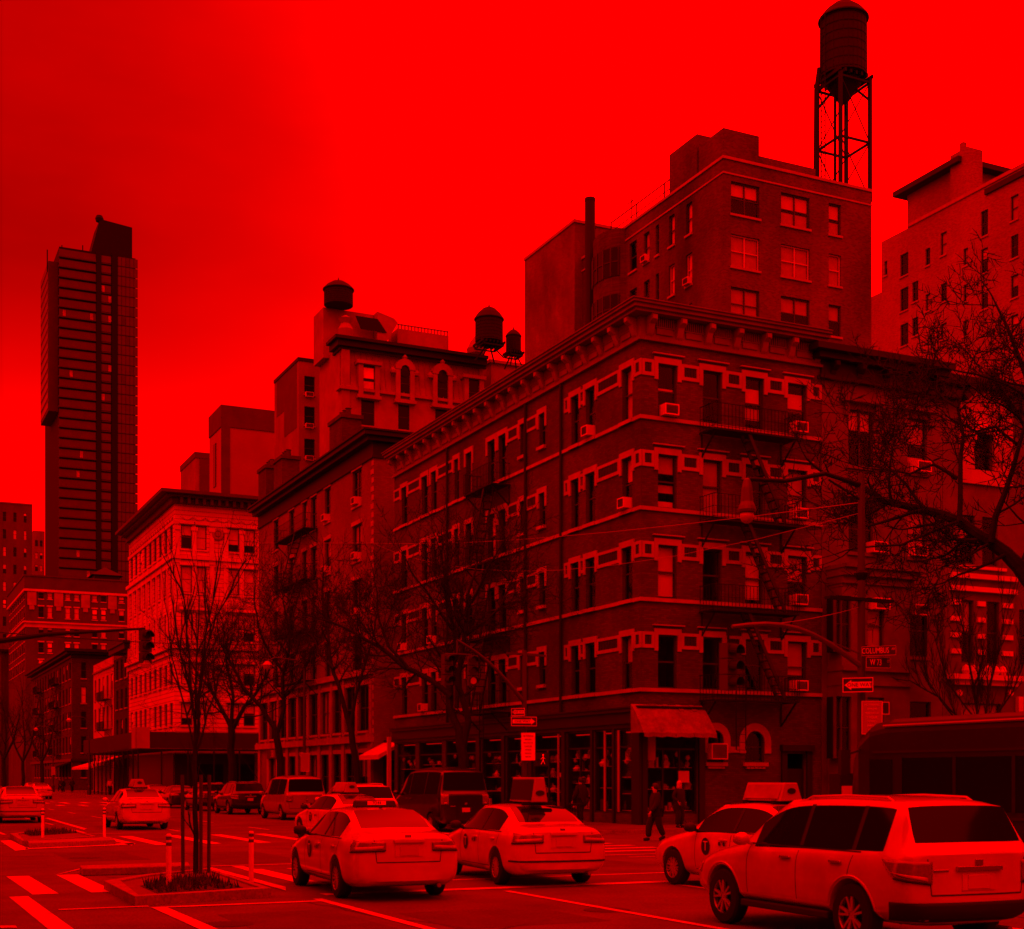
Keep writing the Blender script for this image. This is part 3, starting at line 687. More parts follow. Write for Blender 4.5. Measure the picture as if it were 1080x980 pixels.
# things in its windows
acs = [(S1, 0, 0, 'top floor, cross street side nearest the corner'), (S1, 3, 0, 'top floor window beside the brownstone'), (S1, 3, 1, 'fourth floor window beside the brownstone'), (S1, 3, 2, 'third floor window beside the brownstone'), (S1, 3, 3, 'second floor window beside the brownstone')]
for F, i, fl, lb_ in acs: air_con(F, (su[i][0]+su[i][1])/2+.02, SILL[fl]+.12, 'pale boxy air conditioner in the corner building, '+lb_)
for i, fl, lb_ in ((0, 1, 'fourth floor next to the corner'), (9, 2, 'third floor near the far end'), (10, 3, 'second floor behind the double trunked tree'), (11, 2, 'third floor, last window'), (1, 0, 'top floor by the drainpipe')):
    air_con(W1, (wu[i][0]+wu[i][1])/2, SILL[fl]+.12, 'small air conditioner on the corner building\'s avenue side, '+lb_, w_=.5, h_=.4)
air_con(S1, (arch[0][0]+arch[0][1])/2, archz[0]+.1, 'large white framed air conditioner in the arched ground floor window beside the awning', w_=.75, h_=.62)
# ================================================================ other buildings
def rowsW(F, px, pairs): return [(F.z(px, b), F.z(px, a)) for a, b in pairs]
def grid_ops(cols, rows): return [(a, b, c, d) for (c, d) in rows for (a, b) in cols]
def block(label, X0, X1, Y0, Y1, H, wall, opsW=(), opsS=(), steps=(), cmat=None, frame=None, near=False, pane=None, bl=.3, blW=None, sill=True, name='apartment_building', trim=None, msill=None, group=None, cat='building', limit=98):
    e = empty(name, label, cat, (0, 0, 0), group=group)
    mb = MB(); shell(mb, X0, X1, Y0, Y1, H, list(opsW), list(opsS)); mb.build('wall', [wall, INT, ROOFM], e)
    if steps: c_ = MB(); cornice(c_, X0, X1, Y0, Y1, steps); c_.build('cornice', cmat or CORN, e)
    cnt = 0
    for F, ops in ((Fac('W', X0), opsW), (Fac('S', Y0), opsS)):
        for o in ops:
            cnt += 1
            if cnt > limit: continue
            window(F, e, o, frame=frame, near=near, blind=rblind(blW) if blW is not None and F.k == 'W' else (rblind(bl) if bl < 1 else [(rnd.choice((.02, .02, .3, .55)), .98, BLIND)]), pane=pane, sill=sill, mat_sill=msill, cols=2 if (o[1]-o[0]) > 1.5 else 1, fw=.06 if bl < 1 else .11)
            if trim:
                t = MB(); F.box(t, o[0]-.14, o[1]+.14, o[3]+.003, o[3]+.25, 0, .06); t.build('lintel', trim, e)
    return e
def pairs_u(F, lst): return [tuple(sorted((F.u(a), F.u(b)))) for a, b in lst]

# ---- light brick neighbour with deep dark cornice
Y0, Y1 = WY(393.8, XW), 100.6
FW = Fac('W', XW)
BRK2 = brick('tan_brick', (.19, .11, .075), mortar=.8, contrast=.2, var=.3)
cols = pairs_u(FW, [(372, 381.5), (342.6, 348.8), (328, 334), (319, 324), (305, 310.5), (289, 293.7)])
zt = FW.z(376, 496); dz = FW.z(376, 496)-FW.z(376, 554)
rows = [(zt-2.15-k*dz, zt-k*dz) for k in range(4)]
gnd = [(Y0+.8+k*2.45, Y0+2.6+k*2.45, .6, 3.4) for k in range(9)]; sec = [(Y0+.8+k*2.45, Y0+2.6+k*2.45, 4.7, 7.4) for k in range(10)]
Htop = FW.z(393, 456)
B2 = block('lighter brick building with deep dark cornice and stone base, beyond the small shop', XW, XW+22, Y0, Y1, Htop-.1, BRK2, grid_ops(cols, rows)+gnd+sec,
           [], ((Htop-1.5, Htop-1.35, .12), (Htop-1.35, Htop-.6, .06), (Htop-.6, Htop-.35, .5), (Htop-.35, Htop-.1, .8), (Htop-.1, Htop, .9)), DARKPAINT, near=True, trim=STONE, name='brick_building', msill=STONE)
q_ = MB(); z = 4.0; k = 0
while z < Htop-1.6: q_.box(XW-.03, XW+.03, Y0-.012, Y0+(.40 if k % 2 else .24), z, z+.3); k += 1; z += .5
q_.build('quoin', STONE, B2)
sb = MB(); LIME = M('limestone', (.28, .245, .2), .85, var=.35, vs=1.2)
for k in range(11): u = Y0+.05+k*2.45; pb = MB(); FW.box(pb, u, min(u+.6, Y1), .16, 4.0, 0, .14); FW.box(pb, u+.1, min(u+.5, Y1), 4.5, 7.9, 0, .1); FW.box(pb, u+.1, min(u+.5, Y1), 4.001, 4.5, 0, .31); pb.build('stone_pier', LIME, B2)
FW.box(sb, Y0, Y1, 4.001, 4.4, 0, .3); FW.box(sb, Y0, Y1, 7.95, 8.3, 0, .25); sb.build('stone_base', LIME, B2)
fire_escape(FW, B2, FW.u(334)-.3, FW.u(305)+.3, [r[0]-.05 for r in rows], 1.0, .3, .8, step=.24, br=.008)
for px, w_ in ((365, 2.6), (286, 2.2), (303, 2.2)):
    ch = MB(); y = WY(px, XW+1.5); zt_ = zW(px, {365: 440, 286: 492, 303: 482}[px], XW+1.5); ch.box(XW+.8, XW+2.1, y-w_/2, y+w_/2, Htop-1, zt_-.4); ch.box(XW+.7, XW+2.2, y-w_/2-.12, y+w_/2+.12, zt_-.4, zt_-.15)
    for k in (-.6, 0, .6): ch.lathe([(.2, zt_-.15), (.17, zt_+.35), (.22, zt_+.4), (0, zt_+.42)], (XW+1.45, y+k*w_/2.6, 0), n=8)
    ch.build('chimney', BRK, B2)
for (px, k, lb_) in ((377, 0, 'top floor window beside the quoins'), (345, 0, 'top floor window next to the fire escape'), (377, 1, 'fourth floor window beside the quoins'), (345, 1, 'fourth floor window next to the fire escape'), (377, 2, 'third floor window beside the quoins')):
    air_con(FW, FW.u(px), rows[k][0]+.06, 'white air conditioner on the lighter brick building, '+lb_)
m_ = MB(); ua = FW.u(297); FW.box(m_, ua, ua+3.2, 3.3, 4.0, .15, .2); sgn = m_.build('sign_board', SHOPF, B2)
text('house_number', '381', .75, FRAMEW, sgn, face_mtx((XW-.2, ua+1.6, 3.62), -1, 0), sx=1.0)
# small shop with sloping pale awning in the gap
gy0, gy1 = B1Y1+.02, Y0-.02
g_ = empty('small_shop', 'low shop under a sloping pale awning, between the corner building and the lighter brick building', 'shop', (0, 0, 0))
m_ = MB(); Fg = Fac('W', XW+.6); Fg.wall(m_, gy0, gy1, .1, 3.9, [(gy0+.4, gy1-.4, .5, 3.0)], .2, 1.2); m_.box(XW+.62, XW+9, gy0, gy1, 3.9, 4.1); m_.build('wall', [DARKPAINT, INT], g_)
window(Fg, g_, (gy0+.4, gy1-.4, .5, 3.0), near=True)
m_ = MB(); m_.prism([(XW-.9, gy0+.1, 3.2), (XW-.9, gy0+.1, 2.95), (XW+.55, gy0+.1, 3.8), (XW+.55, gy0+.1, 3.95)], (0, gy1-gy0-.2, 0)); m_.build('awning', M('pale_canvas', (.62, .56, .5), .8, var=.2), g_)
m_ = MB(); m_.box(XW-.4, XW-.2, B1Y1-.05, B1Y1+.15, .16, 4.2); m_.build('white_post', FRAMEW, g_)

# ---- white corner building
WHITE = brick('white_glazed_brick', (.62, .56, .50), mortar=.55, row=.42, wid=60, var=.22, contrast=.04, gap=.05, vs=.25)
YB = 131.18; XB1 = SX(360, YB)-.4; Yb1 = WY(136, XW)
FS, FWb = Fac('S', YB), Fac('W', XW)
sc_ = pairs_u(FS, [(191, 203), (206.6, 218), (240, 252.5), (257, 269), (282, 294), (298, 310)])
yr = [(553.6, 579), (597, 625), (644, 674.5), (699, 722), (741, 765)]
rw = [(FS.z(197, b), FS.z(197, a)) for a, b in yr]
L_w = Yb1-YB; wc = [(YB+.8+k*L_w/9.2, YB+2.25+k*L_w/9.2) for k in range(9)]
HB = FS.z(184, 519)
WH = M('cream_stone', (.58, .52, .46), .85, var=.25, vs=.8)
DKC = M('copper_dark_cornice', (.05, .035, .03), .7, var=.3)
B3 = block('white corner building of five tall storeys with banded masonry, round medallion and dark overhanging cornice', XW, XB1, YB, Yb1, HB-.2, WHITE, grid_ops(wc, rw), grid_ops(sc_, rw),
           ((HB-.55, HB-.3, .9), (HB-.3, HB, 1.5), (HB-1.1, HB-.55, .35)), DKC, name='corner_building', near=False, msill=WH, bl=1.1, blW=.1, frame=M('brown_frame', (.10, .07, .06)))
c_ = MB()
for zc, p, h_ in ((HB-3.0, .12, .35), (rw[0][0]-1.0, .35, .35), (rw[0][0]-1.6, .15, .5), (rw[2][0]-.9, .5, .4), (rw[2][0]-1.4, .2, .4)): cornice(c_, XW, XB1, YB, Yb1, ((zc, zc+h_, p),))
c_.build('string_course', WH, B3)
for k in range(26):
    u = XW+.5+k*.72
    if u < XB1-.5: bb = MB(); FS.box(bb, u-.14, u+.14, HB-1.1, HB-.56, .35, .85); bb.build('modillion', DKC, B3)
m_ = MB(); u = FS.u(229.5); z = FS.z(229.5, 564)
m_.lathe([(.0, -.2), (.2, -.22), (.28, -.12), (.36, -.22), (.52, -.2), (.6, -.08), (.6, 0)], (u, YB, z), n=24, axis='y'); m_.build('medallion', M('carved_stone', (.3, .26, .22), .9, var=.4), B3)
for zc in (HB-2.2,):
    for k in range(15):
        u0 = XW+.6+k*1.15
        if u0+1.15 < XB1: gl = MB(); gl.tube([FS.pt(u0+1.15*j/6, zc-.3*math.sin(math.pi*j/6), .05) for j in range(7)], .07, 5); gl.build('garland', WH, B3)
    for k in range(20):
        u0 = YB+.6+k*1.15
        if u0+1.15 < Yb1: gl = MB(); gl.tube([FWb.pt(u0+1.15*j/6, zc-.3*math.sin(math.pi*j/6), .05) for j in range(7)], .07, 5); gl.build('garland', WH, B3)
for k in range(7):
    for (za, zb2) in ((rw[0][0]-.9, HB-3.2), (rw[1][0]-.3, rw[1][1]+.6)):
        u = (FS.u(184)+.05, FS.u(204.8)-.22, FS.u(221), FS.u(236), FS.u(254.7)-.2, FS.u(271.5), FS.u(296)-.2)[k]; p2_ = MB(); FS.box(p2_, u, u+.42, za, zb2, 0, .14); FS.box(p2_, u-.1, u+.52, zb2-.35, zb2+.001, .141, .22); p2_.build('pilaster', WH, B3)
for pxa in (198.5, 211.5, 246, 263):
    ct = MB(); u = FS.u(pxa); z = rw[1][0]-1.3; ct.lathe([(0, -.3), (.3, -.26), (.55, -.1), (.7, 0)], (u, YB, z), n=10, axis='y'); ct.lathe([(.3, -.14), (.42, -.1), (.42, 0)], (u-.8, YB, z-.2), n=8, axis='y'); ct.lathe([(.3, -.14), (.42, -.1), (.42, 0)], (u+.8, YB, z-.2), n=8, axis='y'); ct.build('cartouche', M('carved_stone'), B3)
for r_ in rw:
    for (a, b) in sc_[:4]: hm = MB(); FS.box(hm, a-.2, b+.2, r_[1]+.05, r_[1]+.32, 0, .28); hm.build('window_hood', WH, B3)
pil = MB()
for k in range(10): u = YB+.05+k*L_w/9.2; FWb.box(pil, u, u+.5, rw[2][0]-.3, rw[1][1]+.8, 0, .16)
pil.build('pilaster', WH, B3)
# sidewalk shed round its foot
sh = empty('sidewalk_shed', 'dark boarded sidewalk shed on posts round the foot of the white corner building', 'scaffold', (0, 0, 0))
SHD = M('shed_board_green', (.02, .02, .018), .8, var=.3)
m_ = MB(); z0, z1 = 4.6, 6.1
m_.box(XW-4.3, XW-4.2, YB-4.3, Yb1+4, z0, z1); m_.box(XW-4.2, XB1-2, YB-4.3, YB-4.2, z0, z1); m_.box(XW-4.19, XW-.1, YB-4.19, Yb1+4, z0-.15, z0-.01); m_.box(XW-.09, XB1-2, YB-4.19, YB-.1, z0-.15, z0-.01)
m_.build('parapet', SHD, sh)
for k in range(12):
    p = MB(); y = YB-4.1+k*2.6; p.bar((XW-4.1, y, .16), (XW-4.1, y, z0-.16), .12)
    if k % 3 != 2: p.bar((XW-4.1, y, 3.0), (XW-4.1, y+2.6, 4.2), .06)
    p.build('post', IRON, sh)
for k in range(8):
    p = MB(); x = XW-2+k*2.4; p.bar((x, YB-4.1, .16), (x, YB-4.1, z0-.16), .12); p.bar((x, YB-4.1, 4.2), (x+2.2, YB-4.1, 1.2), .06) if k % 2 else None; p.build('post', IRON, sh)
m_ = MB(); m_.box(XW-4.36, XW-4.305, YB-4.2, YB-2.2, z0+.0, z1+.4); m_.box(XW-4.3, XW-3.1, YB-4.36, YB-4.305, z0, z1+.4); m_.build('sign_panel', M('shed_sign', (.30, .25, .22), .7), sh)
# its shop front band in dark
m_ = MB(); FWb.box(m_, YB, Yb1, .2, 4.2, .02, .1); FS.box(m_, XW+.01, XB1, .2, 4.2, .02, .1); m_.build('shop_front', SHOPF, B3)
for k in range(4):
    m_ = MB(); FS.box(m_, XW+2.0+k*4, XW+4.6+k*4, .8, 3.2, .101, .13); m_.build('shop_window', PANEO, B3)
m_ = MB(); u = FS.u(250)
FS.box(m_, FS.u(268), FS.u(272), .2, 4.3, .13, .3); m_.build('pale_pier', LIME, B3)

# ---- row further up the avenue
Yc = WY(120, XW)
colsd = [(Yb1+1+k*3, Yb1+2.4+k*3) for k in range(3)]; rr = [(z, z+2.2) for z in (13.2, 9.8, 6.4)]
block('narrow dark five storey building squeezed against the white corner building', XW, XW+9, Yb1+.05, Yc-.05, FWb.z(130, 692), brick('dark_brown_brick', (.055, .035, .03)), grid_ops(colsd, rr), (), ((16.2, 16.8, .6), (16.8, 17.1, .8)), DARKPAINT, name='brick_building')
Yd = WY(98.5, XW); Hd = FWb.z(105, 699)
cp = [(Yc+.8+k*(Yd-Yc)/5, Yc+2.2+k*(Yd-Yc)/5) for k in range(5)]
bp = block('pale narrow facade with dark upright windows and fire escape, next to the dark one', XW, XW+9, Yc+.05, Yd, Hd, M('pale_stucco', (.42, .37, .32), .85, var=.3), grid_ops(cp, [(z, z+2.6) for z in (Hd-4.6, Hd-8.3, Hd-12)]), (), ((Hd-1.2, Hd-1.0, .15),), name='stucco_building')
fire_escape(FWb, bp, Yc+1.5, Yc+6.5, [Hd-5.0, Hd-8.6], 1.0)
Y5 = WY(76, XW); Y5b = WY(33, XW); F5 = Fac('S', Y5); H5 = F5.z(76, 686); X5 = SX(141, Y5)
cw = [(Y5+1.2+k*3.6, Y5+2.8+k*3.6) for k in range(13)]; r5 = [(H5-3.9-k*3.5, H5-1.6-k*3.5) for k in range(5)]
b5 = block('dark brick building with black cornice and fire escapes, up the avenue past the pale facade', XW, X5, Y5, Y5b, H5, brick('brown_red_brick', (.075, .032, .026)), grid_ops(cw, r5),
           grid_ops(pairs_u(F5, [(85.5, 91)]), r5), ((H5-1.0, H5-.7, .2), (H5-.5, H5-.2, .8), (H5-.2, H5+.2, 1.2)), DARKPAINT, near=False, msill=STONE, name='brick_building')
fire_escape(FWb, b5, cw[3][0]-.3, cw[4][1]+.3, [r[0]-.1 for r in r5[:4]], 1.1); fire_escape(FWb, b5, cw[9][0]-.3, cw[10][1]+.3, [r[0]-.1 for r in r5[:4]], 1.1)
m_ = MB(); cornice(m_, XW, X5, Y5, Y5b, ((4.2, 4.6, .2),)); m_.build('shop_fascia', SHOPF, b5)
def awn(label, y0, y1, z, d, mat, nm='awning'):
    e = empty('shop_awning', label, 'awning', (XW, y0, 0), group='shop awnings up the avenue'); m_ = MB(); m_.prism([(-.02, 0, z), (-.02, 0, z-.2), (-d, 0, z-1.1), (-d, 0, z-.8)], (0, y1-y0, 0)); m_.build('canvas', mat, e)
    m_ = MB(); 
    for y in (0.05, y1-y0-.05): m_.bar((-.02, y, z-1.3), (-d+.05, y, z-1.05), .04)
    m_.build('arm', IRON, e)
PC = M('pale_canvas', (.5, .45, .4))
awn('pale shop awning at the foot of the narrow dark building', Yb1+.5, Yc-.5, 4.4, 2.6, PC); awn('long pale shop awning under the pale narrow facade', Yc+.5, Yd-1, 4.0, 2.8, PC)
awn('dark shop awning at the near corner of the dark brick corner building', Y5+1, Y5+14, 4.2, 2.4, DARKPAINT)

# ---- big hotel-like block
t6 = 250.; a = dr(27); X6, Y6 = a[0]*t6, a[1]*t6+6; F6 = Fac('S', Y6); X6 = F6.u(27); X6b = F6.u(146); Y6b = WY(9, X6)
c6 = []; k = 0
for s_ in range(5):
    for q0, q1 in ((40.6, 46), (50, 55.2)): c6.append((F6.u(q0+s_*28.3), F6.u(q1+s_*28.3)))
c6 = [c for c in c6 if c[1] < X6b-.3]
r6 = [(F6.z(70, b), F6.z(70, a)) for a, b in ((626.5, 633), (641, 652.5), (660, 671), (678.5, 689.5), (697, 708), (715, 726))]
RB6 = brick('plum_brick', (.095, .04, .036), contrast=.15)
H6 = F6.z(27, 607.5)
w6 = [(Y6+1.5+k*(Y6b-Y6-2)/9, Y6+3.1+k*(Y6b-Y6-2)/9) for k in range(9)]
b6 = block('large old hotel block with bright lintels and dark attic band, below the tower', X6, X6b, Y6, Y6b, H6, RB6, grid_ops(w6, r6[:5]), grid_ops(c6, r6),
           ((H6-2.35, H6-.02, .25), (H6-.02, H6+.25, .4)), M('attic_dark', (.06, .035, .03), .8, var=.3), name='hotel_block', trim=M('lintel_pale', (.5, .42, .36)), near=False, msill=M('lintel_pale'), bl=.9, limit=99)
m_ = MB(); zc = r6[1][0]-1.1; cornice(m_, X6, X6b, Y6, Y6b, ((H6-2.8, H6-2.36, .35), (zc, zc+.3, .5), (zc-.8, zc-.001, .12))); m_.build('string_course', M('lintel_pale'), b6)
for k in range(5):
    m_ = MB(); u = F6.u(33.5+28.3*k)
    if u < X6b-1: F6.box(m_, u-.8, u+.8, H6-5.4, H6-2.9, 0, .25); F6.box(m_, u-.45, u+.45, H6-6.2, H6-5.401, 0, .2); m_.build('carved_panel', M('carved_stone'), b6)
m_ = MB(); u0, u1 = F6.u(103), F6.u(130); zz0 = H6+.1; yy = Y6+4
m_.box(u0, u1, yy, yy+6, H6-.6, H6+1.6); c = ((u0+u1)/2, yy+3, H6+3.6)
for p, q in (((u0-.6, yy-.6), (u1+.6, yy-.6)), ((u1+.6, yy-.6), (u1+.6, yy+6.6)), ((u1+.6, yy+6.6), (u0-.6, yy+6.6)), ((u0-.6, yy+6.6), (u0-.6, yy-.6))): m_.poly([(*p, H6+1.61), (*q, H6+1.61), c])
m_.build('roof_house', DARKPAINT, b6)
# pieces beyond
a = dr(34); t = 325.; X8, Y8 = a[0]*t, a[1]*t; F8 = Fac('S', Y8); H8 = F8.z(17, 530.5)
c8 = pairs_u(F8, [(-14, -11), (-4, -1), (3, 6.5), (14, 17.5), (25, 28)]); r8 = [(H8-4.5-k*4.1, H8-2.3-k*4.1) for k in range(13)]
block('plain tall slab with small square windows in columns, beyond the hotel block', X8-22, X8, Y8, Y8+20, H8, brick('mauve_brick', (.12, .064, .056), contrast=.1), (), grid_ops(c8, r8), ((H8-.3, H8, .1),), near=False, sill=False, bl=.4, name='tall_slab')
F9 = Fac('S', Y8+30); X9 = F9.u(35); X9b = F9.u(47); H9 = F9.z(40, 560)
c9 = pairs_u(F9, [(37, 40), (42, 45)])
block('sliver of a pale building between the plain slab and the tower', X9, X9b, Y8+30, Y8+45, H9, brick('dusty_brick', (.22, .12, .10), contrast=.1), (), grid_ops(c9, [(H9-4-k*3.2, H9-2.4-k*3.2) for k in range(10)]), (), near=False, bl=.6, sill=False, name='apartment_building')
Y10 = Y6b+.5; X10 = X6+.5
F10 = Fac('W', X10); H10 = F10.z(6, 690)
block('low brown house row beside the hotel block, below the plain slab', X10-2, X10+10, Y10, Y10+60, H10, brick('brown_red_brick'), grid_ops([(Y10+2+k*4, Y10+3.6+k*4) for k in range(12)], [(H10-4-k*3.6, H10-1.7-k*3.6) for k in range(4)]), (), ((H10-.5, H10, .6),), DARKPAINT, near=False, name='brick_building')

# ---- the glass tower
t = 413.; a = dr(62.5); XT, YT = a[0]*t, a[1]*t; FT = Fac('S', YT); XTb = FT.u(143); YTb = WY(47.5, XT)
HT = FT.z(75, 262); e = empty('residential_tower', 'very tall dark glass residential tower with banded floors, standing alone on the skyline', 'tower', (0, 0, 0))
TD = M('tower_dark_cladding', (.008, .007, .007), .7, var=.2, spec=.15); TG = M('tower_band_glass', (.042, .038, .035), .25, var=.45, vs=.35, spec=.5); TS = M('tower_slab_edge', (.04, .033, .03), .7, var=.3)
m_ = MB(); shell(m_, XT, XTb, YT, YTb, HT); m_.build('wall', [TD, INT, ROOFM], e)
zf = HT-3.2; n = 0; dzf = 10.55*t/FOC
bay1, bay2, bay3 = (FT.u(62.3), FT.u(101)), (FT.u(107), FT.u(117)), (FT.u(124), XTb)
lt = M('tower_lit_blind', (.34, .28, .24), .6, var=.6, vs=.8)
while zf > 55:
    f_ = MB(); rnd.seed(n*7)
    for bi, (u0, u1) in enumerate((bay1, bay2)):
        if bi: f_.build('window_band', [TG, TS, lt], e); f_ = MB()
        FT.box(f_, u0, u1, zf+.45, zf+dzf-.5, .02, .10, 0)
        u = u0
        while u < u1-.8:
            if rnd.random() < .035: FT.box(f_, u+.05, u+.9, zf+.5, zf+dzf-.6, .101, .13, 2)
            u += 1.0
    FT.box(f_, *bay2, zf, zf+.25, .02, .3, 1); f_.build('narrow_window_band', [TG, TS, lt], e); f_ = MB(); FT.box(f_, bay1[0]-.25, bay1[1], zf-.05, zf+.35, .02, .75, 1); f_.build('floor_slab', TS, e); f_ = MB()
    u = bay3[0]
    while u < bay3[1]-.5: FT.box(f_, u+.05, u+1.15, zf+.15, zf+dzf-.12, .02, .10, rnd.choice((0, 0, 0, 0, 0, 0, 0, 0, 1))); u += 1.22
    f_.build('curtain_band', [TG, TS, lt], e); zf -= dzf; n += 1
rnd.seed(5)
for q in (104, 120.5): m_ = MB(); u = FT.u(q); FT.box(m_, u-.75, u+.75, 30, HT+.6, .02, .5); m_.build('vertical_fin', TD, e)
m_ = MB(); u0, u1 = FT.u(106), FT.u(140); HP = FT.z(123, 236)
m_.prism([(FT.u(96), YT+1, HT-.5), (u0, YT+1, HP+1), (u1, YT+1, HP), (u1, YT+1, HT-.5)], (0, 12, 0)); m_.build('penthouse', TD, e)
m_ = MB(); m_.lathe([(0, 0), (1.1, .5), (1.3, 1.4), (.9, 2.3), (0, 2.6)], (u0, YT+2, HP), n=10); m_.build('roof_dome', TD, e)
XL = XT-2.8; m_ = MB(); zl0, zl1 = zW(46, 443, XL), zW(46, 289, XL); ya, yb = WY(51, XL), WY(43, XL); m_.box(XL, XT-.01, ya, yb, zl0, zl1)
z = zl0+1
while z < zl1-1.5: m_.box(XL-.1, XL-.001, ya+.5, yb-.5, z, z+1.8, 1); z += 3.0
m_.build('side_wing', [TS, TG], e)
for px, py in ((66, 257), (88, 257), (50.5, 285)):
    m_ = MB(); u = FT.u(px); m_.tube([(u, YT+1.5, HT-1), (u, YT+1.5, FT.z(px, py))], .18, 5); m_.build('mast', TD, e)

# ---- buildings behind the white corner building
F12 = Fac('S', 145.5); X12 = F12.u(315); H12 = F12.z(315, 377); Yb = WY(289.5, X12)
b12 = block('slim apartment house with one column of windows and dark wall patch, beside the mansard house', X12, F12.u(350), 145.5, Yb, H12, brick('pinkish_render', (.23, .13, .11), contrast=.05, mortar=.95), (),
      grid_ops(pairs_u(F12, [(321, 332)]), [(F12.z(326, b), F12.z(326, a)) for a, b in ((397, 416), (429, 449), (463, 483))]), ((H12-.35, H12, .1),), DARKPAINT, near=False, name='apartment_building', bl=.5)
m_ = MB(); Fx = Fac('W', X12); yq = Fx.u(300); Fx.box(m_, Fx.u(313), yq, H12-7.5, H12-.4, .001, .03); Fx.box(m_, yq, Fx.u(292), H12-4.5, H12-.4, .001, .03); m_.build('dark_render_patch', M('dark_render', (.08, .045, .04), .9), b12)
for k, py in enumerate((419, 452, 486)): air_con(F12, F12.u(326), F12.z(326, py), 'box air conditioner under the %s window of the slim apartment house' % ('top', 'middle', 'bottom')[k], w_=.9, h_=.5)
Fp = Fac('S', 171.5); X13 = Fp.u(234); H13 = Fp.z(234, 428); Yb = WY(221, X13)
b13 = block('plain pale block with a dark band round its top, behind the white corner building', X13, Fp.u(300), 171.5, Yb, H13, M('pale_panel', (.24, .15, .135), .5, var=.2, vs=.2), (), (), (), name='office_block')
m_ = MB(); cornice(m_, X13, Fp.u(300), 171.5, Yb, ((H13-2.6, H13+.1, .12),)); Fp.box(m_, X13-.1, X13+1.0, 20, H13-2.601, .0, .12); m_.build('dark_band', M('dark_render'), b13)
m_ = MB(); Fy = Fac('W', X13); Fy.box(m_, Fy.u(228), Fy.u(225.5), H13-9.5, H13-4, 0, .1); m_.build('slit_window', PANEO, b13)
Fq = Fac('S', 192.); X14 = Fq.u(206); H14 = Fq.z(208, 477); Yb = WY(190.5, X14)
b14 = block('lower block with a dark corner strip, next to the plain pale block', X14, Fq.u(224), 192., Yb, H14, brick('pinkish_render', (.3, .17, .14)), (), (), ((H14-.8, H14, .1),), M('dark_render'), name='office_block')
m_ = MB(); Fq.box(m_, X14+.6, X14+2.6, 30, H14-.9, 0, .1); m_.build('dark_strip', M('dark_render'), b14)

# ---- mansard house
Fm = Fac('S', YB); Xm0, Xm1 = XB1+.45, Fm.u(512); Ym1 = WY(337, Xm0); Hm = Fm.z(362, 356); zb_ = Fm.z(362, 446)
PK = M('pink_stone', (.27, .17, .135), .85, var=.3, vs=.6)
bm_ = empty('mansard_house', 'ornate house with seamed mansard roof, carved arched dormers and a dark cornice', 'building', (0, 0, 0))
dorm = pairs_u(Fm, [(382, 394), (421, 431), (460, 471), (493, 504)]); z1a, z1b = Fm.z(388, 414), Fm.z(388, 387); z2a, z2b = Fm.z(388, 449), Fm.z(388, 422)
m_ = MB(); lo = [(a-.1, b+.1, z2a, z2b) for a, b in dorm] + [(a-.1, b+.1, z2a-4.2, z2b-4.2) for a, b in dorm]
Ym = YB+.7
shell(m_, Xm0, Xm1, YB+.6, Ym1, Hm-.6); m_.build('wall', [PK, INT, ROOFM], bm_)
m_ = MB(); Fm.wall(m_, Xm0, Xm1, 0, z2b+.9, lo, .22, .55); m_.quad((Xm0, YB, 0), (Xm0, YB+.6, 0), (Xm0, YB+.6, z2b+.9), (Xm0, YB, z2b+.9), 0); m_.build('front_wall', [PK, INT], bm_)
for o in lo[:4]: window(Fm, bm_, o, near=False, blind=rblind(.5), sill=True, mat_sill=PK)
m_ = MB(); nseg = 10   # curved mansard slope with standing seams
prof = [((Hm-.9-z2b-.9)*k/nseg+z2b+.9, -.5*math.sin(math.pi/2*k/nseg)+.22*(1-k/nseg)**2) for k in range(nseg+1)]
for (za, oa), (zb2, ob) in zip(prof, prof[1:]): m_.quad(Fm.pt(Xm0, za, oa), Fm.pt(Xm1, za, oa), Fm.pt(Xm1, zb2, ob), Fm.pt(Xm0, zb2, ob))
u = Xm0+.3
while u < Xm1:
    for (za, oa), (zb2, ob) in zip(prof, prof[1:]): m_.quad(Fm.pt(u, za, oa+.09), Fm.pt(u+.06, za, oa+.09), Fm.pt(u+.06, zb2, ob+.09), Fm.pt(u, zb2, ob+.09)); m_.quad(Fm.pt(u, za, oa), Fm.pt(u, za, oa+.09), Fm.pt(u, zb2, ob+.09), Fm.pt(u, zb2, ob)); m_.quad(Fm.pt(u+.06, za, oa), Fm.pt(u+.06, za, oa+.09), Fm.pt(u+.06, zb2, ob+.09), Fm.pt(u+.06, zb2, ob))
    u += .62
m_.build('mansard_roof', M('mansard_metal', (.24, .145, .12), .7, var=.3, vs=.8), bm_)
m_ = MB(); cornice(m_, Xm0, Xm1, YB+.1, Ym1-5, ((Hm-1.2, Hm-.9, .2), (Hm-.9, Hm-.3, .55), (Hm-.3, Hm, .9))); m_.build('cornice', DARKPAINT, bm_)
m_ = MB(); cornice(m_, Xm0, Xm1, YB, YB+1, ((z2b+.75, z2b+1.05, .35),)); m_.build('string_course', PK, bm_)
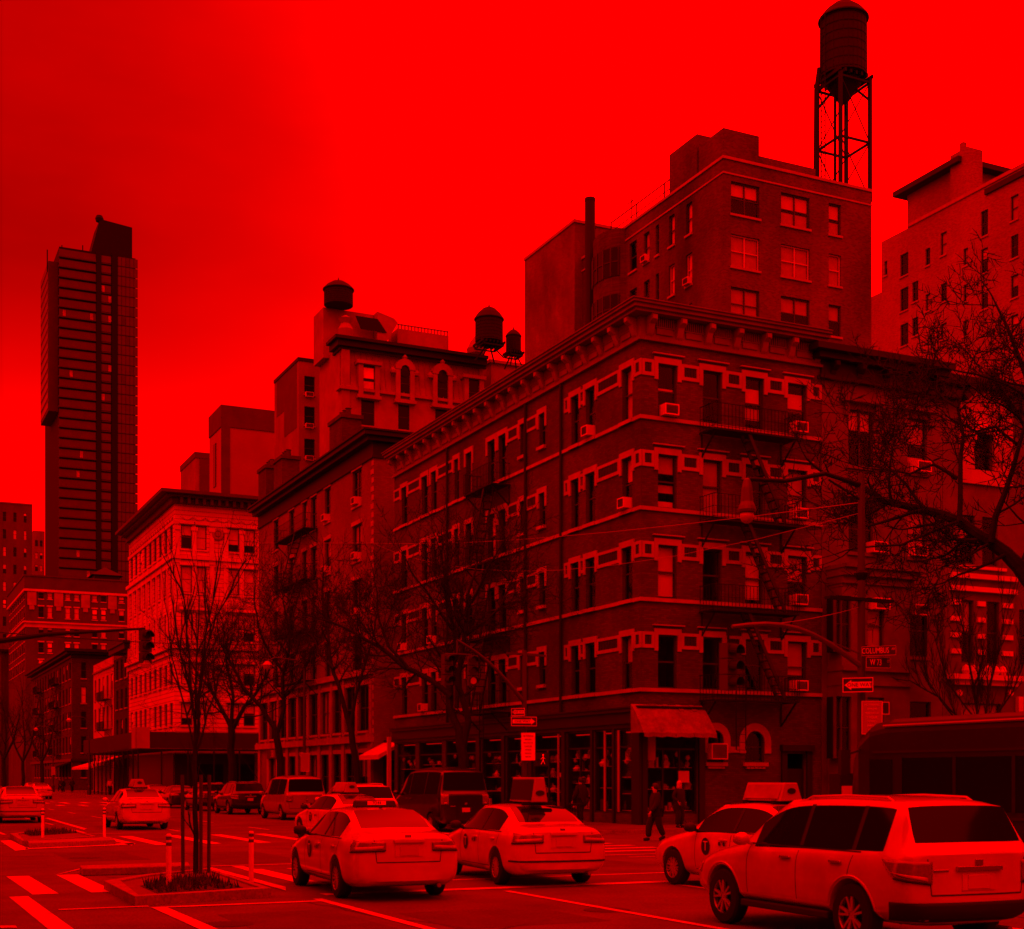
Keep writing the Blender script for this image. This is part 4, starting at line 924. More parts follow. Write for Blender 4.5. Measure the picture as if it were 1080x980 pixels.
for k, (a, b) in enumerate(dorm):
    d = MB(); e0 = .5
    Fm.box(d, a-e0, a-.02, z1a-.4, z1b+.1, -.4, .45); Fm.box(d, b+.02, b+e0, z1a-.4, z1b+.1, -.4, .45); Fm.box(d, a-e0-.15, b+e0+.15, z1a-.75, z1a-.401, -.3, .6)
    if k in (1, 2):
        r = (b-a)/2+e0; uc = (a+b)/2
        for j in range(10):
            t0, t1 = math.pi*j/10, math.pi*(j+1)/10; P_ = lambda rr, tt: Fm.pt(uc+rr*math.cos(tt), z1b+.1+rr*math.sin(tt), -.4); d.prism([P_(r*.45, t0), P_(r*1.08, t0), P_(r*1.08, t1), P_(r*.45, t1)], Vector(Fm.pt(0, 0, .5))-Vector(Fm.pt(0, 0, -.4)))
        d.lathe([(.18, 0), (.28, .25), (.1, .5), (0, .6)], (uc, YB-.3, z1b+r+.1), n=8)
        for s_ in (-1, 1): d.lathe([(.0, -.25), (.3, -.15), (.34, .1), (.15, .4), (.2, .55), (0, .6)], (uc+s_*(r+.25), YB-.25, z1b-.2), n=8)
    else: Fm.box(d, a-e0-.2, b+e0+.2, z1b+.101, z1b+.45, -.4, .65)
    dd = d.build('dormer', PK, bm_); window(Fac('S', YB-.3), dd, (a, b, z1a, z1b), near=False, blind=rblind(.5), sill=False, dpt=.05)
    if k in (1, 2): d = MB(); d.lathe([(.0, .02), ((b-a)/2+.1, .05), ((b-a)/2+.1, .3)], ((a+b)/2, YB-.35, z1b), n=16, axis='y'); d.build('arch_head', PANEO, dd)
m_ = MB(); Fm.box(m_, Xm0-.02, Xm0+.8, zb_, Hm-1.2, -.3, .12); m_.lathe([(.3, Hm-.2), (.7, Hm+.2), (.8, Hm+1.0), (.45, Hm+1.6), (.75, Hm+2.1), (0, Hm+2.5)], (Xm0+.6, YB+.6, 0), n=10); m_.build('corner_pier', PK, bm_)
# roof structures
m_ = MB(); Ya = YB+4; zf_ = lambda px, py: zS(px, py, Ya); ua = lambda px: SX(px, Ya)
m_.box(ua(341), ua(394), Ya, Ym1-.1, Hm-1, zf_(366, 328)); m_.prism([(ua(394.5), Ya-1, Hm-.6), (ua(416), Ya-1, zf_(405, 342)), (ua(412), Ya-1, zf_(405, 338)), (ua(394.5), Ya-1, zf_(395, 332))], (0, 4, 0))
m_.box(ua(421), ua(475), Ya+.5, Ym1-.1, Hm-1, zf_(448, 349))
for k in range(16): x = ua(422)+k*(ua(474)-ua(422))/15; m_.bar((x, Ya+.55, zf_(448, 349)), (x, Ya+.55, zf_(448, 344)), .1)
m_.box(ua(421), ua(475), Ya+.5, Ya+.6, zf_(448, 345), zf_(448, 344)); m_.build('roof_house', PK, bm_)
m_ = MB(); m_.prism([(ua(440)-6.6, Ya-1.05, zf_(395, 353)), (ua(440)-3.8, Ya-1.05, zf_(395, 353)), (ua(440)-4.8, Ya-1.05, zf_(395, 340)), (ua(440)-7.2, Ya-1.05, zf_(395, 340))], (0, -.06, 0)); m_.build('skylight', PANEO, bm_)

WOODT = M('tank_wood', (.010, .007, .006), .9, var=.5, vs=2)
def water_tank(label, x, y, zbase, r, hgt, roof_h, stand=None, stand_sz=1.4, cat='water tank'):
    e = empty('water_tower', label, cat, (x, y, zbase), group='rooftop water towers'); z0 = 0.
    if stand:
        z0 = stand
        for i, (sx_, sy_) in enumerate(((-1, -1), (1, -1), (1, 1), (-1, 1))):
            l = MB(); s_ = stand_sz; l.bar((sx_*s_, sy_*s_, 0), (sx_*s_, sy_*s_, z0), .2 if stand > 3 else .15); l.build('leg', IRON, e)
        b = MB(); C_ = [(-1, -1), (1, -1), (1, 1), (-1, 1)]
        lv = [0.15, z0*.48, z0-.25] if stand > 3 else [z0-.2]
        for i in range(4):
            p, q = C_[i], C_[(i+1) % 4]; s_ = stand_sz; xb = stand <= 3 or i in (0, 2)
            for z in lv[1:] if stand > 3 else lv: b.bar((p[0]*s_, p[1]*s_, z), (q[0]*s_, q[1]*s_, z), .12)
            for z, z2 in zip(lv, lv[1:] if xb else []): b.bar((p[0]*s_, p[1]*s_, z), (q[0]*s_, q[1]*s_, z2), .05); b.bar((q[0]*s_, q[1]*s_, z), (p[0]*s_, p[1]*s_, z2), .05)
        for i in range(4): b.bar((C_[i][0]*stand_sz, C_[i][1]*stand_sz, z0-1.4), (C_[i][0]*.25, C_[i][1]*.25, z0-.1), .12)
        b.build('bracing', IRON, e)
        g = MB(); 
        for k in range(7): o_ = -stand_sz-.1+k*(2*stand_sz+.2)/6; g.box(o_-.06, o_+.06, -stand_sz-.15, stand_sz+.15, z0, z0+.22)
        g.lathe([(stand_sz*1.02, z0+.22), (stand_sz*1.02, z0+.32)], (0, 0, 0), n=24); g.build('platform', IRON, e)
        if stand > 3: sk = MB(); sk.lathe([(.3, z0-1.25), (stand_sz*1.0, z0-.02)], n=20); sk.build('skirt', IRON, e)
        if stand > 3: p_ = MB(); p_.tube([(-.5, .2, 0), (-.5, .2, z0)], .10, 10); p_.build('riser_pipe', IRON, e)
        z0 += .32
    b = MB(); n = 28; k0 = z0
    b.lathe([(r*1.0, k0), (r*.99, k0+hgt)], n=n)
    for k in range(n): an = 6.283*k/n; b.bar((r*1.0*math.cos(an), r*1.0*math.sin(an), k0), (r*.99*math.cos(an), r*.99*math.sin(an), k0+hgt), .04)
    t_ = b.build('tank', WOODT, e)
    for k in range(7): hb = MB(); z = k0+.15+k*(hgt-.3)/6; hb.lathe([(r*1.015, z), (r*1.015, z+.04)], n=n); hb.build('hoop', IRON, t_)
    b = MB(); b.lathe([(r*1.1, k0+hgt-.06), (r*1.1, k0+hgt+.02), (r*.82, k0+hgt+roof_h*.45), (r*.45, k0+hgt+roof_h*.82), (0.10, k0+hgt+roof_h), (.06, k0+hgt+roof_h+.1), (0, k0+hgt+roof_h+(.12 if stand and stand > 3 else .35))], n=n); b.build('roof', M('tank_roof', (.010, .008, .008), .85, var=.4), e)
    if stand and stand > 3:
        l = MB(); 
        for s_ in (-.2, .2): l.bar((-r-.15, s_, 0), (-r-.15, s_, k0+hgt), .05)
        z = .2
        while z < k0+hgt: l.bar((-r-.15, -.2, z), (-r-.15, .2, z), .03); z += .35
        l.build('ladder', IRON, e); l = MB(); l.tube([(-r-.45, .3, 0), (-r-.42, .3, k0-1), (-r-.25, .3, k0+.4)], [.2, .17, .12], 8); l.build('overflow_pipe', IRON, e)
    return e
t = 140.; 
x, y = at(357, 330, t).xy; zt_ = at(357, 330, t).z; water_tank('small wooden water tank with a pointed roof on top of the mansard house', x, y, zf_(366, 328)+.02, 15.0*t/FOC, at(357, 306, t).z-zf_(366, 328), .95)
t = 138.; x, y = at(521, 357, t).xy; zb2 = at(521, 357, t).z
H11 = at(530, 357, t).z
b11 = block('pale building carrying two water tanks, between the mansard house and the blank brick wall', SX(518, YB+1.), SX(575, YB+1.), YB+1., YB+14, H11, M('pink_stone'), (), grid_ops(pairs_u(Fac('S', YB+1.), [(536, 551)]), [(H11-4.8, H11-2.6)]), ((H11-.3, H11, .3),), PK, name='apartment_building', near=False)
water_tank('wooden water tank with conical roof, larger of the two beyond the mansard house', x, y+1.2, H11-.48, 14.5*t/FOC, 2.3, 1.3, stand=.12, stand_sz=1.1)
x2, y2 = at(545, 357, t+3).xy; water_tank('smaller water tank half hidden by the blank brick wall', x2+.2, y2+1.2, H11-.48, 8*t/FOC, 1.6, .7, stand=.12, stand_sz=.7)
for px, lb_ in ((513, 'round stone finial pier at the edge of the mansard house roof'),):
    m_ = MB(); m_.lathe([(.6, 0), (.8, .3), (.6, .7), (.9, 1.0), (1.0, 1.5), (.6, 2.3), (.2, 2.8), (0, 3)], n=12); o = m_.build('roof_pier', PK); o.location = (Xm1-.8, YB+.6, Hm-.55); tag(o, lb_, 'roof ornament')

# ---- tall brick apartment house behind the corner building
t = 82.; a = dr(763); XA, YA = a[0]*t, a[1]*t; FA, FAW = Fac('S', YA), Fac('W', XA); XA1 = FA.u(919); YA1 = FAW.u(611); HA = EYE+(HOR-165)*t/FOC
BRK3 = brick('weathered_brick', (.105, .038, .028), mortar=1.2, var=.65, contrast=.35, vs=.16)
cA = pairs_u(FA, [(771, 801), (823.7, 854), (874, 887)]); tz = FA.z(771, 190.7); dzA = FA.z(771, 190.7)-FA.z(771, 246.3)
rA = [(tz-1.95-k*dzA, tz-k*dzA) for k in range(5)]
cAW = pairs_u(FAW, [(723.5, 730), (705.5, 711.5), (691.5, 695), (679, 685), (664, 671.6), (623, 630)])
bA = empty('tall_brick_apartment_house', 'tall weathered brick apartment house carrying the high water tower, behind the corner building', 'building', (0, 0, 0))
m_ = MB(); oS, oW = grid_ops(cA, rA), grid_ops(cAW, rA); shell(m_, XA, XA1, YA, YA1, HA, oW, oS); m_.build('wall', [BRK3, INT, ROOFM], bA)
for k, o in enumerate(oS): window(FA, bA, o, frame=FRAMEW if 3 <= k < 6 else FRAME, near=True, blind=[(.0, 1., BLIND)] if 3 <= k < 6 else rblind(.6), cols=2 if o[1]-o[0] > 1.2 else 1, sill=True, mat_sill=STONE, fw=.08)
for k, o in enumerate(oW): window(FAW, bA, o, frame=FRAMEW if k in (6, 7, 12) else FRAME, near=True, blind=[(0, 1, BLINDB)] if k in (0, 1, 6, 7) else rblind(.5), sill=True, mat_sill=STONE)
m_ = MB(); cornice(m_, XA, XA1, YA, YA1, ((HA-1.0, HA-.9, .06), (HA-.12, HA+.05, .08))); m_.build('coping', STONE, bA)
m_ = MB(); yb0, yb1 = FAW.u(660), FAW.u(632)
for k in range(8):
    t0, t1 = math.pi*k/8, math.pi*(k+1)/8; yc, r1 = (yb0+yb1)/2, (yb1-yb0)/2
    p = lambda tt, z: (XA-1.1*math.sin(tt), yc-r1*math.cos(tt), z); m_.quad(p(t0, 0), p(t1, 0), p(t1, HA-.1), p(t0, HA-.1)); m_.poly([p(t0, HA-.1), p(t1, HA-.1), (XA, yc, HA-.1)])
bay = m_.build('round_bay', BRK3, bA)
for r in rA:
    m_ = MB()
    for k in range(1, 7):
        t0, t1 = math.pi*(k+.08)/8, math.pi*(k+.92)/8; p = lambda tt, z, q=1.14: (XA-q*math.sin(tt), yc-(r1+.04)*math.cos(tt), z); m_.quad(p(t0, r[0]), p(t1, r[0]), p(t1, r[1]), p(t0, r[1]), 1)
        m_.bar(p(t0, r[0], 1.15), p(t0, r[1], 1.15), .1); m_.bar(p(t0, (r[0]+r[1])/2, 1.16), p(t1, (r[0]+r[1])/2, 1.16), .07)
    m_.build('bay_window', [FRAME, PANEO], bay)
m_ = MB(); xx = FA.u(763); yy0, yy1 = WY(760, XA+.8), WY(712, XA+.8); zt_ = zW(740, 140, XA+.8)
xh, yh = XA+.9, YA+1.5
m_.box(XA+.35, XA+4.6, WY(735, XA+.35), WY(706, XA+.35), HA-.5, zW(706, 190, XA+.35)+1.6)
m_.box(XA+.4, XA+3.0, YA+.6, YA+3.3, HA-.5, EYE+(HOR-133)*82.5/FOC); m_.box(XA+3.01, XA1-3.2, YA+1.5, YA+6, HA-.5, HA+1.35); m_.build('roof_house', BRK3, bA)
m_ = MB()
for px in (770, 742, 752): q = WY(px, XA+.6)
for k in range(4):
    y = YA+4+k*3.5; m_.bar((XA+.5, y, HA-.1), (XA+.5, y, HA+1.4), .06)
m_.bar((XA+.5, YA+4, HA+1.4), (XA+.5, YA+14.5, HA+1.4), .05); m_.bar((XA+.5, YA+4, HA+.8), (XA+.5, YA+14.5, HA+.8), .04); m_.build('roof_rail', IRON, bA)
for k, y in enumerate((YA+17.5, YA+12)): m_ = MB(); m_.bar((XA+.7, y, HA-.4), (XA+.7, y, HA+2.2), .05); m_.bar((XA+.7, y-.5, HA+2.0), (XA+.7, y+.5, HA+2.0), .04); m_.build('antenna', IRON, bA)
for px, row, lb_ in ((682, 0, 'third window from the round bay'), (727, 1, 'white framed window')  ): air_con(FAW if px != 637 else Fac('W', XA-1.0), FAW.u(px), rA[row][0]-.02, 'small air conditioner on the tall brick apartment house, %s' % lb_)
# blank-walled neighbour with the tall flue
XN = XA-.6; YN0, YN1 = WY(606, XN), WY(553.5, XN); HN = zW(606, 233, XN)
bN = empty('blank_walled_building', 'windowless weathered brick gable wall with a tall dark flue at its side', 'building', (0, 0, 0)); m_ = MB(); shell(m_, XN, XN+14, YN0, YN1, HN); m_.build('wall', [brick('patched_brick', (.14, .056, .04), mortar=1.25, var=.45, contrast=.25, vs=.5), INT, ROOFM], bN)
m_ = MB(); cornice(m_, XN, XN+14, YN0, YN1, ((HN-.1, HN+.1, .08),)); m_.build('coping', STONE, bN)
m_ = MB(); yf = WY(617, XN-.1); m_.tube([(XN+.3, yf, 15), (XN+.3, yf, zW(617, 212, XN))], .36, 12); m_.lathe([(.38, 0), (.38, .2)], (XN+.3, yf, zW(617, 212, XN)-.05), n=10); m_.build('flue', DARKPAINT, bN)
# the high water tower
tw = 88.; ax = dr(889.5); xw, yw = ax[0]*tw, ax[1]*tw
ztop = EYE+(HOR-21)*tw/FOC; zbot = EYE+(HOR-82)*tw/FOC
water_tank('tall dark water tower on a high braced steel stand, highest of all', xw, yw, HA-.45, 24*tw/FOC, ztop-zbot, 1.2, stand=zbot-HA+.1, stand_sz=1.17)

# ---- pale building at the right back
XR = 84.; FR = Fac('W', XR); YR0, YR1 = WY(1096, XR), WY(927, XR); YRm = WY(958, XR); HR = zW(1015, 207, XR)
PB = brick('pale_pink_brick', (.25, .15, .12), contrast=.3, mortar=1.1, var=.25, vs=.15)
def rr_(pxa, pxb, lst): a, b = sorted((FR.u(pxa), FR.u(pxb))); return [(a, b, FR.z((pxa+pxb)/2, d), FR.z((pxa+pxb)/2, c)) for c, d in lst]
oR = rr_(1034.5, 1042, ((222, 249), (262, 288), (300, 326))) + rr_(992, 998.5, ((245, 269), (299, 318), (341, 358))) + rr_(962, 968.5, ((297, 318), (335, 354))) + rr_(1066, 1074, ((206, 232), (248, 272), (290, 314), (332, 352))) + rr_(1016, 1021, ((262, 280), (300, 318), (338, 354))) + rr_(976, 981, ((262, 280), (310, 328)))
oL = [(a, b, c, d) for a, b, c, d in rr_(946.7, 956, ((266.7, 290), (303, 327), (341, 364)))]
bR = block('pale brick apartment house with a hipped penthouse, behind the gabled house', XR, XR+16, YR0-9, YRm, HR, PB, oR, (), ((HR-.25, HR+.05, .1),), STONE, near=True, name='apartment_building', bl=.6, msill=STONE)
block('lower pale brick wing beside the apartment house with the hipped penthouse', XR+.3, XR+12, YRm+.05, YR1, zW(942, 247, XR), PB, oL+rr_(930, 933, ((275, 290),)), (), (), near=True, name='brick_wing', bl=.5, msill=STONE)
block('low pale annex closing the view between the tall brick house and the pale wing', XR+1, XR+10, YR1+.05, WY(917, XR+1), zW(922, 312, XR+1), PB, (), (), name='brick_annex')
m_ = MB(); xp = XR+.6; ya_, yb_ = WY(1011, xp), WY(957, xp); zp = zW(985, 187, xp)-.2; m_.box(xp, xp+9, ya_, yb_, HR-.6, zp-.1); 
m_.box(xp-.9, xp+9.9, ya_-.9, yb_+.9, zp-.1, zp+.35, 1); c1, c2 = (xp+4.5, ya_+3, zp+2.6), (xp+4.5, yb_-3, zp+2.6)
k1, k2, k3, k4 = (xp-.9, ya_-.9, zp+.35), (xp-.9, yb_+.9, zp+.35), (xp+9.9, yb_+.9, zp+.35), (xp+9.9, ya_-.9, zp+.35)
m_.quad(k1, k2, c2, c1, 1); m_.quad(k3, k4, c1, c2, 1); m_.poly([k4, k1, c1], 1); m_.poly([k2, k3, c2], 1); m_.build('penthouse', [PB, ROOFM], bR)
m_ = MB(); yc_ = WY(1013, xp-.3); m_.box(xp-.5, xp+1.2, yc_-1.0, yc_+1.0, HR-.6, zp+.9); m_.box(xp-.2, xp+.2, yc_-.2, yc_+.2, zp+.9, zp+1.7); m_.build('chimney', PB, bR)
m_ = MB(); ya_ = WY(1100, XR+.5); m_.box(XR+.5, XR+9, ya_, WY(1050, XR+.5), HR-.6, zW(1075, 188, XR)); m_.box(XR-.2, XR+9.6, ya_, WY(1040, XR), zW(1075, 188, XR), zW(1075, 182, XR), 1); m_.build('upper_penthouse', [PB, ROOFM], bR)

# ---- brownstone and gabled house on the cross street
Xs0 = B1X1+.03; Xs1 = SX(994, YS); FB = Fac('S', YS); Hb = FB.z(869, 368)
BST = M('brownstone', (.12, .068, .052), .9, var=.45, vs=.9, fine=.2)
cb = pairs_u(FB, [(895, 921), (957, 978)]); rb = [(FB.z(908, 492), FB.z(908, 433)), (FB.z(908, 583), FB.z(908, 533)), (FB.z(908, 690), FB.z(908, 633))]
lo = grid_ops(cb, rb[:2]) + [(cb[1][0], cb[1][1], *rb[2])] + [(cb[1][0]-.3, cb[1][1]+.2, .9, FB.z(965, 740))]
bb = empty('brownstone_house', 'brownstone house with projecting bay and dark cornice, adjoining the corner building', 'building', (0, 0, 0))
m_ = MB(); shell(m_, Xs0, Xs1, YS, YS+17, Hb-.4, [], lo); m_.build('wall', [BST, INT, ROOFM], bb)
for k, o in enumerate(lo): window(FB, bb, o, blind=[(.55, 1, BLIND), (.05, .3, BLIND)] if k == 1 else rblind(.5), cols=2 if k == 0 else 1, sill=True, mat_sill=BST)
for o in lo[:3]: m_ = MB(); FB.box(m_, o[0]-.25, o[0]-.05, o[3]-.3, o[3]+.25, 0, .14); FB.box(m_, o[1]+.05, o[1]+.25, o[3]-.3, o[3]+.25, 0, .14); FB.box(m_, o[0]-.4, o[1]+.4, o[3]+.251, o[3]+.42, 0, .3); m_.build('window_hood', BST, bb)
m_ = MB(); cornice(m_, Xs0+.02, Xs1, YS, YS+3, ((Hb-1.25, Hb-1.12, .25), (Hb-1.12, Hb-.5, .1), (Hb-.5, Hb-.25, .5), (Hb-.25, Hb, .8))); m_.build('cornice', DARKPAINT, bb)
for k in range(5): bracket(FB, Xs0+.5+k*(Xs1-Xs0-1)/4, Hb-1.1, Hb-.51, .4, DARKPAINT, bb)
bx0, bx1 = FB.u(872)+.05, FB.u(944); Fb2 = Fac('S', YS-.9); hb_ = FB.z(900, 612)
bo = pairs_u(Fb2, [(882, 898), (915, 932.5)]); bops = [(a, b, Fb2.z(900, 688), Fb2.z(900, 629)) for a, b in bo] + [(a, b, Fb2.z(900, 800), Fb2.z(900, 735)) for a, b in bo]
m_ = MB(); Fb2.wall(m_, bx0, bx1, .1, hb_, bops, .2, .6); m_.quad((bx0, YS-.9, .1), (bx0, YS-.01, .1), (bx0, YS-.01, hb_), (bx0, YS-.9, hb_)); m_.quad((bx1, YS-.9, .1), (bx1, YS-.01, .1), (bx1, YS-.01, hb_), (bx1, YS-.9, hb_)); bay = m_.build('bay', [BST, INT], bb)
for k, o in enumerate(bops): window(Fb2, bay, o, blind=rblind(.5))
for (z0_, z1_, p) in ((hb_-.3, hb_, .12), (hb_, hb_+.3, .3), (hb_+.3, hb_+.45, .45), (Fb2.z(900, 705)-.1, Fb2.z(900, 705)+.1, .15), (Fb2.z(900, 720)-.1, Fb2.z(900, 720)+.08, .1)): m_ = MB(); m_.box(bx0-p*.3, bx1+p, YS-.9-p, YS-.01, z0_, z1_); m_.build('bay_moulding', BST, bay)
for F, u, z, lb_ in ((FB, FB.u(924), rb[1][0]+.03, 'standing on the bay roof of the brownstone'), (FB, FB.u(966), rb[1][0]+.03, 'in the brownstone\'s third floor window beside the gabled house'), (FB, FB.u(970), rb[0][0]+.03, 'in the brownstone\'s top floor window'), (Fb2, Fb2.u(926), bops[1][3]-.48, 'in the bay window of the brownstone, above the street name signs'), (FB, FB.u(967), rb[2][1]-.5, 'in the brownstone\'s second floor window beyond the bay')):
    air_con(F, u, z, 'white framed air conditioner '+lb_, w_=.75, h_=.45)
# gabled house
Xg0, Xg1 = Xs1+.03, Xs1+9.5; Hg = FB.z(1000, 392)
GS = M('gable_sandstone', (.40, .29, .23), .85, var=.35, vs=.9)
bg_ = empty('gabled_house', 'ornate gabled house with arched window, pale stone bands and striped window surrounds', 'building', (0, 0, 0))
og = [(FB.u(1014), FB.u(1027), FB.z(1036, 700), FB.z(1036, 634)), (FB.u(1041), FB.u(1054), FB.z(1036, 700), FB.z(1036, 634)), (FB.u(1026), FB.u(1046), FB.z(1036, 497), FB.z(1036, 458)), (FB.u(1012), FB.u(1028), FB.z(1036, 596), FB.z(1036, 545)), (FB.u(1036), FB.u(1052), FB.z(1036, 596), FB.z(1036, 545)),
      (FB.u(1075), FB.u(1088), FB.z(1036, 700), FB.z(1036, 640)), (FB.u(1014), FB.u(1056), .9, FB.z(1036, 742))]
m_ = MB(); shell(m_, Xg0, Xg1, YS, YS+17, Hg-.6, [], og); m_.build('wall', [BST, INT, ROOFM], bg_)
for k, o in enumerate(og): window(FB, bg_, o, blind=rblind(.5), sill=False, cols=1)
apex = (FB.u(1037), FB.z(1037, 397)); e0, e1 = (FB.u(1011), FB.z(1013, 425)), (FB.u(1066), FB.z(1064, 436))
g_ = MB(); zl = FB.z(1036, 512); w3 = og[2]
P2 = lambda u, z: FB.pt(u, z, .02)
for poly in ([(e0[0], zl), (w3[0]-.02, zl), (w3[0]-.02, w3[3]), (e0[0], e0[1])], [(w3[1]+.02, zl), (e1[0], zl), e1, (w3[1]+.02, w3[3])], [(e0[0], e0[1]), (w3[0]-.02, w3[3]), (w3[1]+.02, w3[3]), e1, apex], [(w3[0]-.02, zl), (w3[1]+.02, zl), (w3[1]+.02, w3[2]), (w3[0]-.02, w3[2])]):
    g_.prism([P2(*p) for p in poly], Vector(FB.pt(0, 0, .12))-Vector(FB.pt(0, 0, 0)))
g_.build('gable', GS, bg_)
m_ = MB()
for p, q in ((e0, apex), (apex, e1)): m_.bar(FB.pt(p[0], p[1]+.12, .25), FB.pt(q[0], q[1]+.12, .25), .5, .28)
cornice(m_, Xg0, e0[0]-.2, YS, YS+3, ((e0[1]+.05, e0[1]+.4, .4),)); FB.box(m_, e1[0]+.2, Xg1, e1[1]+.05, e1[1]+.4, 0, .4); cornice(m_, Xg0, Xg1, YS+.1, YS+4, ((Hg-.6, Hg-.2, .5),)); m_.build('gable_coping', DARKPAINT, bg_)
r = (w3[1]-w3[0])/2; uc = (w3[0]+w3[1])/2; m_ = MB()
for j in range(10):
    t0, t1 = math.pi*j/10, math.pi*(j+1)/10; P_ = lambda rr, tt: FB.pt(uc+rr*math.cos(tt), w3[3]-.35+rr*math.sin(tt), .14); m_.prism([P_(r*1.0, t0), P_(r*1.0+.28, t0), P_(r*1.0+.28, t1), P_(r*1.0, t1)], Vector(FB.pt(0, 0, .1))-Vector(FB.pt(0, 0, 0)))
m_.build('arch_moulding', M('pale_trim_stone', (.6, .5, .42), .8, var=.2), bg_)
TR = M('pale_trim_stone'); m_ = MB(); ua, ub = FB.u(1001), FB.u(1070)
for py in (609.5, 623): z = FB.z(1036, py); FB.box(m_, ua, ub, z-.09, z+.12, 0, .2)
for k in range(4):
    z = FB.z(1036, 636+k*17)
    for p0, p1 in ((1002, 1012.5), (1030, 1038), (1056.5, 1067)): FB.box(m_, FB.u(p0), FB.u(p1), z-.16, z+.05, 0, .1)
zl = FB.z(1036, 716); FB.box(m_, FB.u(999), FB.u(1074), zl-.08, zl+.14, 0, .45); FB.box(m_, FB.u(1003), FB.u(1070), zl-.3, zl-.081, 0, .25); zz_ = FB.z(1036, 600); FB.box(m_, FB.u(1008), FB.u(1060), zz_-.05, zz_+.08, 0, .12)
for px in (1011, 1065): m_.lathe([(0, -.12), (.12, -.12), (.16, -.05), (.16, 0)], (FB.u(px), YS, FB.z(px, 731)), n=12, axis='y')
for k in range(6): u = FB.u(1016)+k*.42; m_.lathe([(.12, 0), (.2, .15), (.12, .35), (0, .42)], (u, YS-.15, zl+.16), n=7)
FB.box(m_, FB.u(1071), FB.u(1076), 3, FB.z(1071, 735), 0, .2); m_.build('stone_trim', TR, bg_)
# shrub growing at the brownstone roof edge
# ================================================================ houses on the camera's side of the avenue and south of the crossing: they shade the street and stand in the window reflections
def plain_house(label, x0, x1, y0, y1, H, wall, side):
    e = empty('apartment_building', label, 'building', (0, 0, 0)); mb = MB(); mb.box(x0, x1, y0, y1, 0, H); mb.build('wall', wall, e)
    u0, u1 = y0+1.2, y1-1.2; n = max(2, int((u1-u0)/3.0)); X = x1 if side == 'E' else x0; s_ = 1 if side == 'E' else -1
    z = 5.2
    while z < H-2.5:
        wn = MB()
        for k in range(n): u = u0+(u1-u0)*(k+.5)/n; wn.box(X-.02*s_, X+.03*s_, u-.55, u+.55, z, z+1.9)
        o = wn.build('window_row', PANEO, e); o['kind'] = 'stuff'; z += 3.5
    c_ = MB(); c_.box(X-.3*s_, X+.5*s_, y0, y1, H-.5, H+.2); c_.build('cornice', DARKPAINT, e)
    f_ = MB(); f_.box(X-.02*s_, X+.1*s_, y0+.4, y1-.4, .6, 3.6); f_.build('shop_window', PANEO, e)
for k, (a, b, H) in enumerate(((-48, -22, 17), (-21.9, 3, 21), (3.1, 25, 18), (46, 68, 19), (68.1, 96, 16), (130, 178, 20))):
    plain_house('brick row house across the avenue, ' + ('far behind the viewer', 'just behind the viewer', 'beside the viewer', 'just past the crossing', 'second past the crossing', 'past the second crossing')[k], -22, -5.5, a, b, H, (BRK, BRK2, brick('brown_red_brick'))[k % 3], 'E')
for k, (a, b, H) in enumerate(((-50, -20, 18), (-19.9, 2, 16), (2.1, 24.5, 19))):
    plain_house('brick row house south of the crossing, ' + ('farthest behind the viewer', 'middle of the three', 'on the corner behind the dark bus')[k], 27.5, 44, a, b, H, (BRK2, BRK, BRK2)[k], 'W')
# ================================================================ street poles, signals, signs, wires
def signal_head(parent, x, y, z, nx, ny, name='signal_head', lit=None):
    """three-lens head hanging with its top at z, lenses facing (nx, ny)"""
    n = Vector((nx, ny, 0)).normalized(); r = Vector((-n.y, n.x, 0)); c = Vector((x, y, z)); mb = MB()
    for k in range(3):
        p = c-Vector((0, 0, .2+k*.36)); a = [p-r*.17-n*.12+Vector((0, 0, -.17)), p+r*.17-n*.12+Vector((0, 0, -.17)), p+r*.17-n*.12+Vector((0, 0, .17)), p-r*.17-n*.12+Vector((0, 0, .17))]
        mb.prism(a, n*.24)
    h = mb.build(name, M('signal_housing', (.05, .035, .01), .6, var=.2), parent)
    for k in range(3):
        p = c-Vector((0, 0, .2+k*.36)); v = MB(); pts = []
        for q in (0, 1):
            for j in range(11): t = math.pi*(-.1+1.2*j/10); pts.append(p+n*(.12+.24*q)+r*.15*math.cos(t)+Vector((0, 0, .15*math.sin(t)-.03*q)))
        for j in range(10): v.quad(pts[j], pts[j+1], pts[11+j+1], pts[11+j])
        v.build('visor', BLACK, h); l = MB(); l.poly([p+n*.125+r*.12*math.cos(j*.524)+Vector((0, 0, .12*math.sin(j*.524))) for j in range(12)])
        on = lit is not None and lit == k
        l.build('lens', M('lit_lens', (.3, .2, .1), .4, emit=.3, var=0) if on else M('dark_lens', (.012, .012, .012), .3, var=0), h)
    return h
def sign_plate(parent, name, loc, nx, ny, w_, h_, base, rim, rimw=.018):
    n = Vector((nx, ny, 0)).normalized(); r = Vector((0, 0, 1)).cross(n); c = Vector(loc); u = Vector((0, 0, 1)); mb = MB()
    mb.prism([c-r*w_/2-u*h_/2, c+r*w_/2-u*h_/2, c+r*w_/2+u*h_/2, c-r*w_/2+u*h_/2], n*.01, 0)
    a, b = w_/2, h_/2
    for p, q, s_, t in ((-a, a, -b, -b+rimw), (-a, a, b-rimw, b), (-a, -a+rimw, -b+rimw, b-rimw), (a-rimw, a, -b+rimw, b-rimw)):
        if rimw: mb.prism([c+r*p+u*s_+n*.0101, c+r*q+u*s_+n*.0101, c+r*q+u*t+n*.0101, c+r*p+u*t+n*.0101], n*.004, 1)
    return mb.build(name, [base, rim], parent), n, r
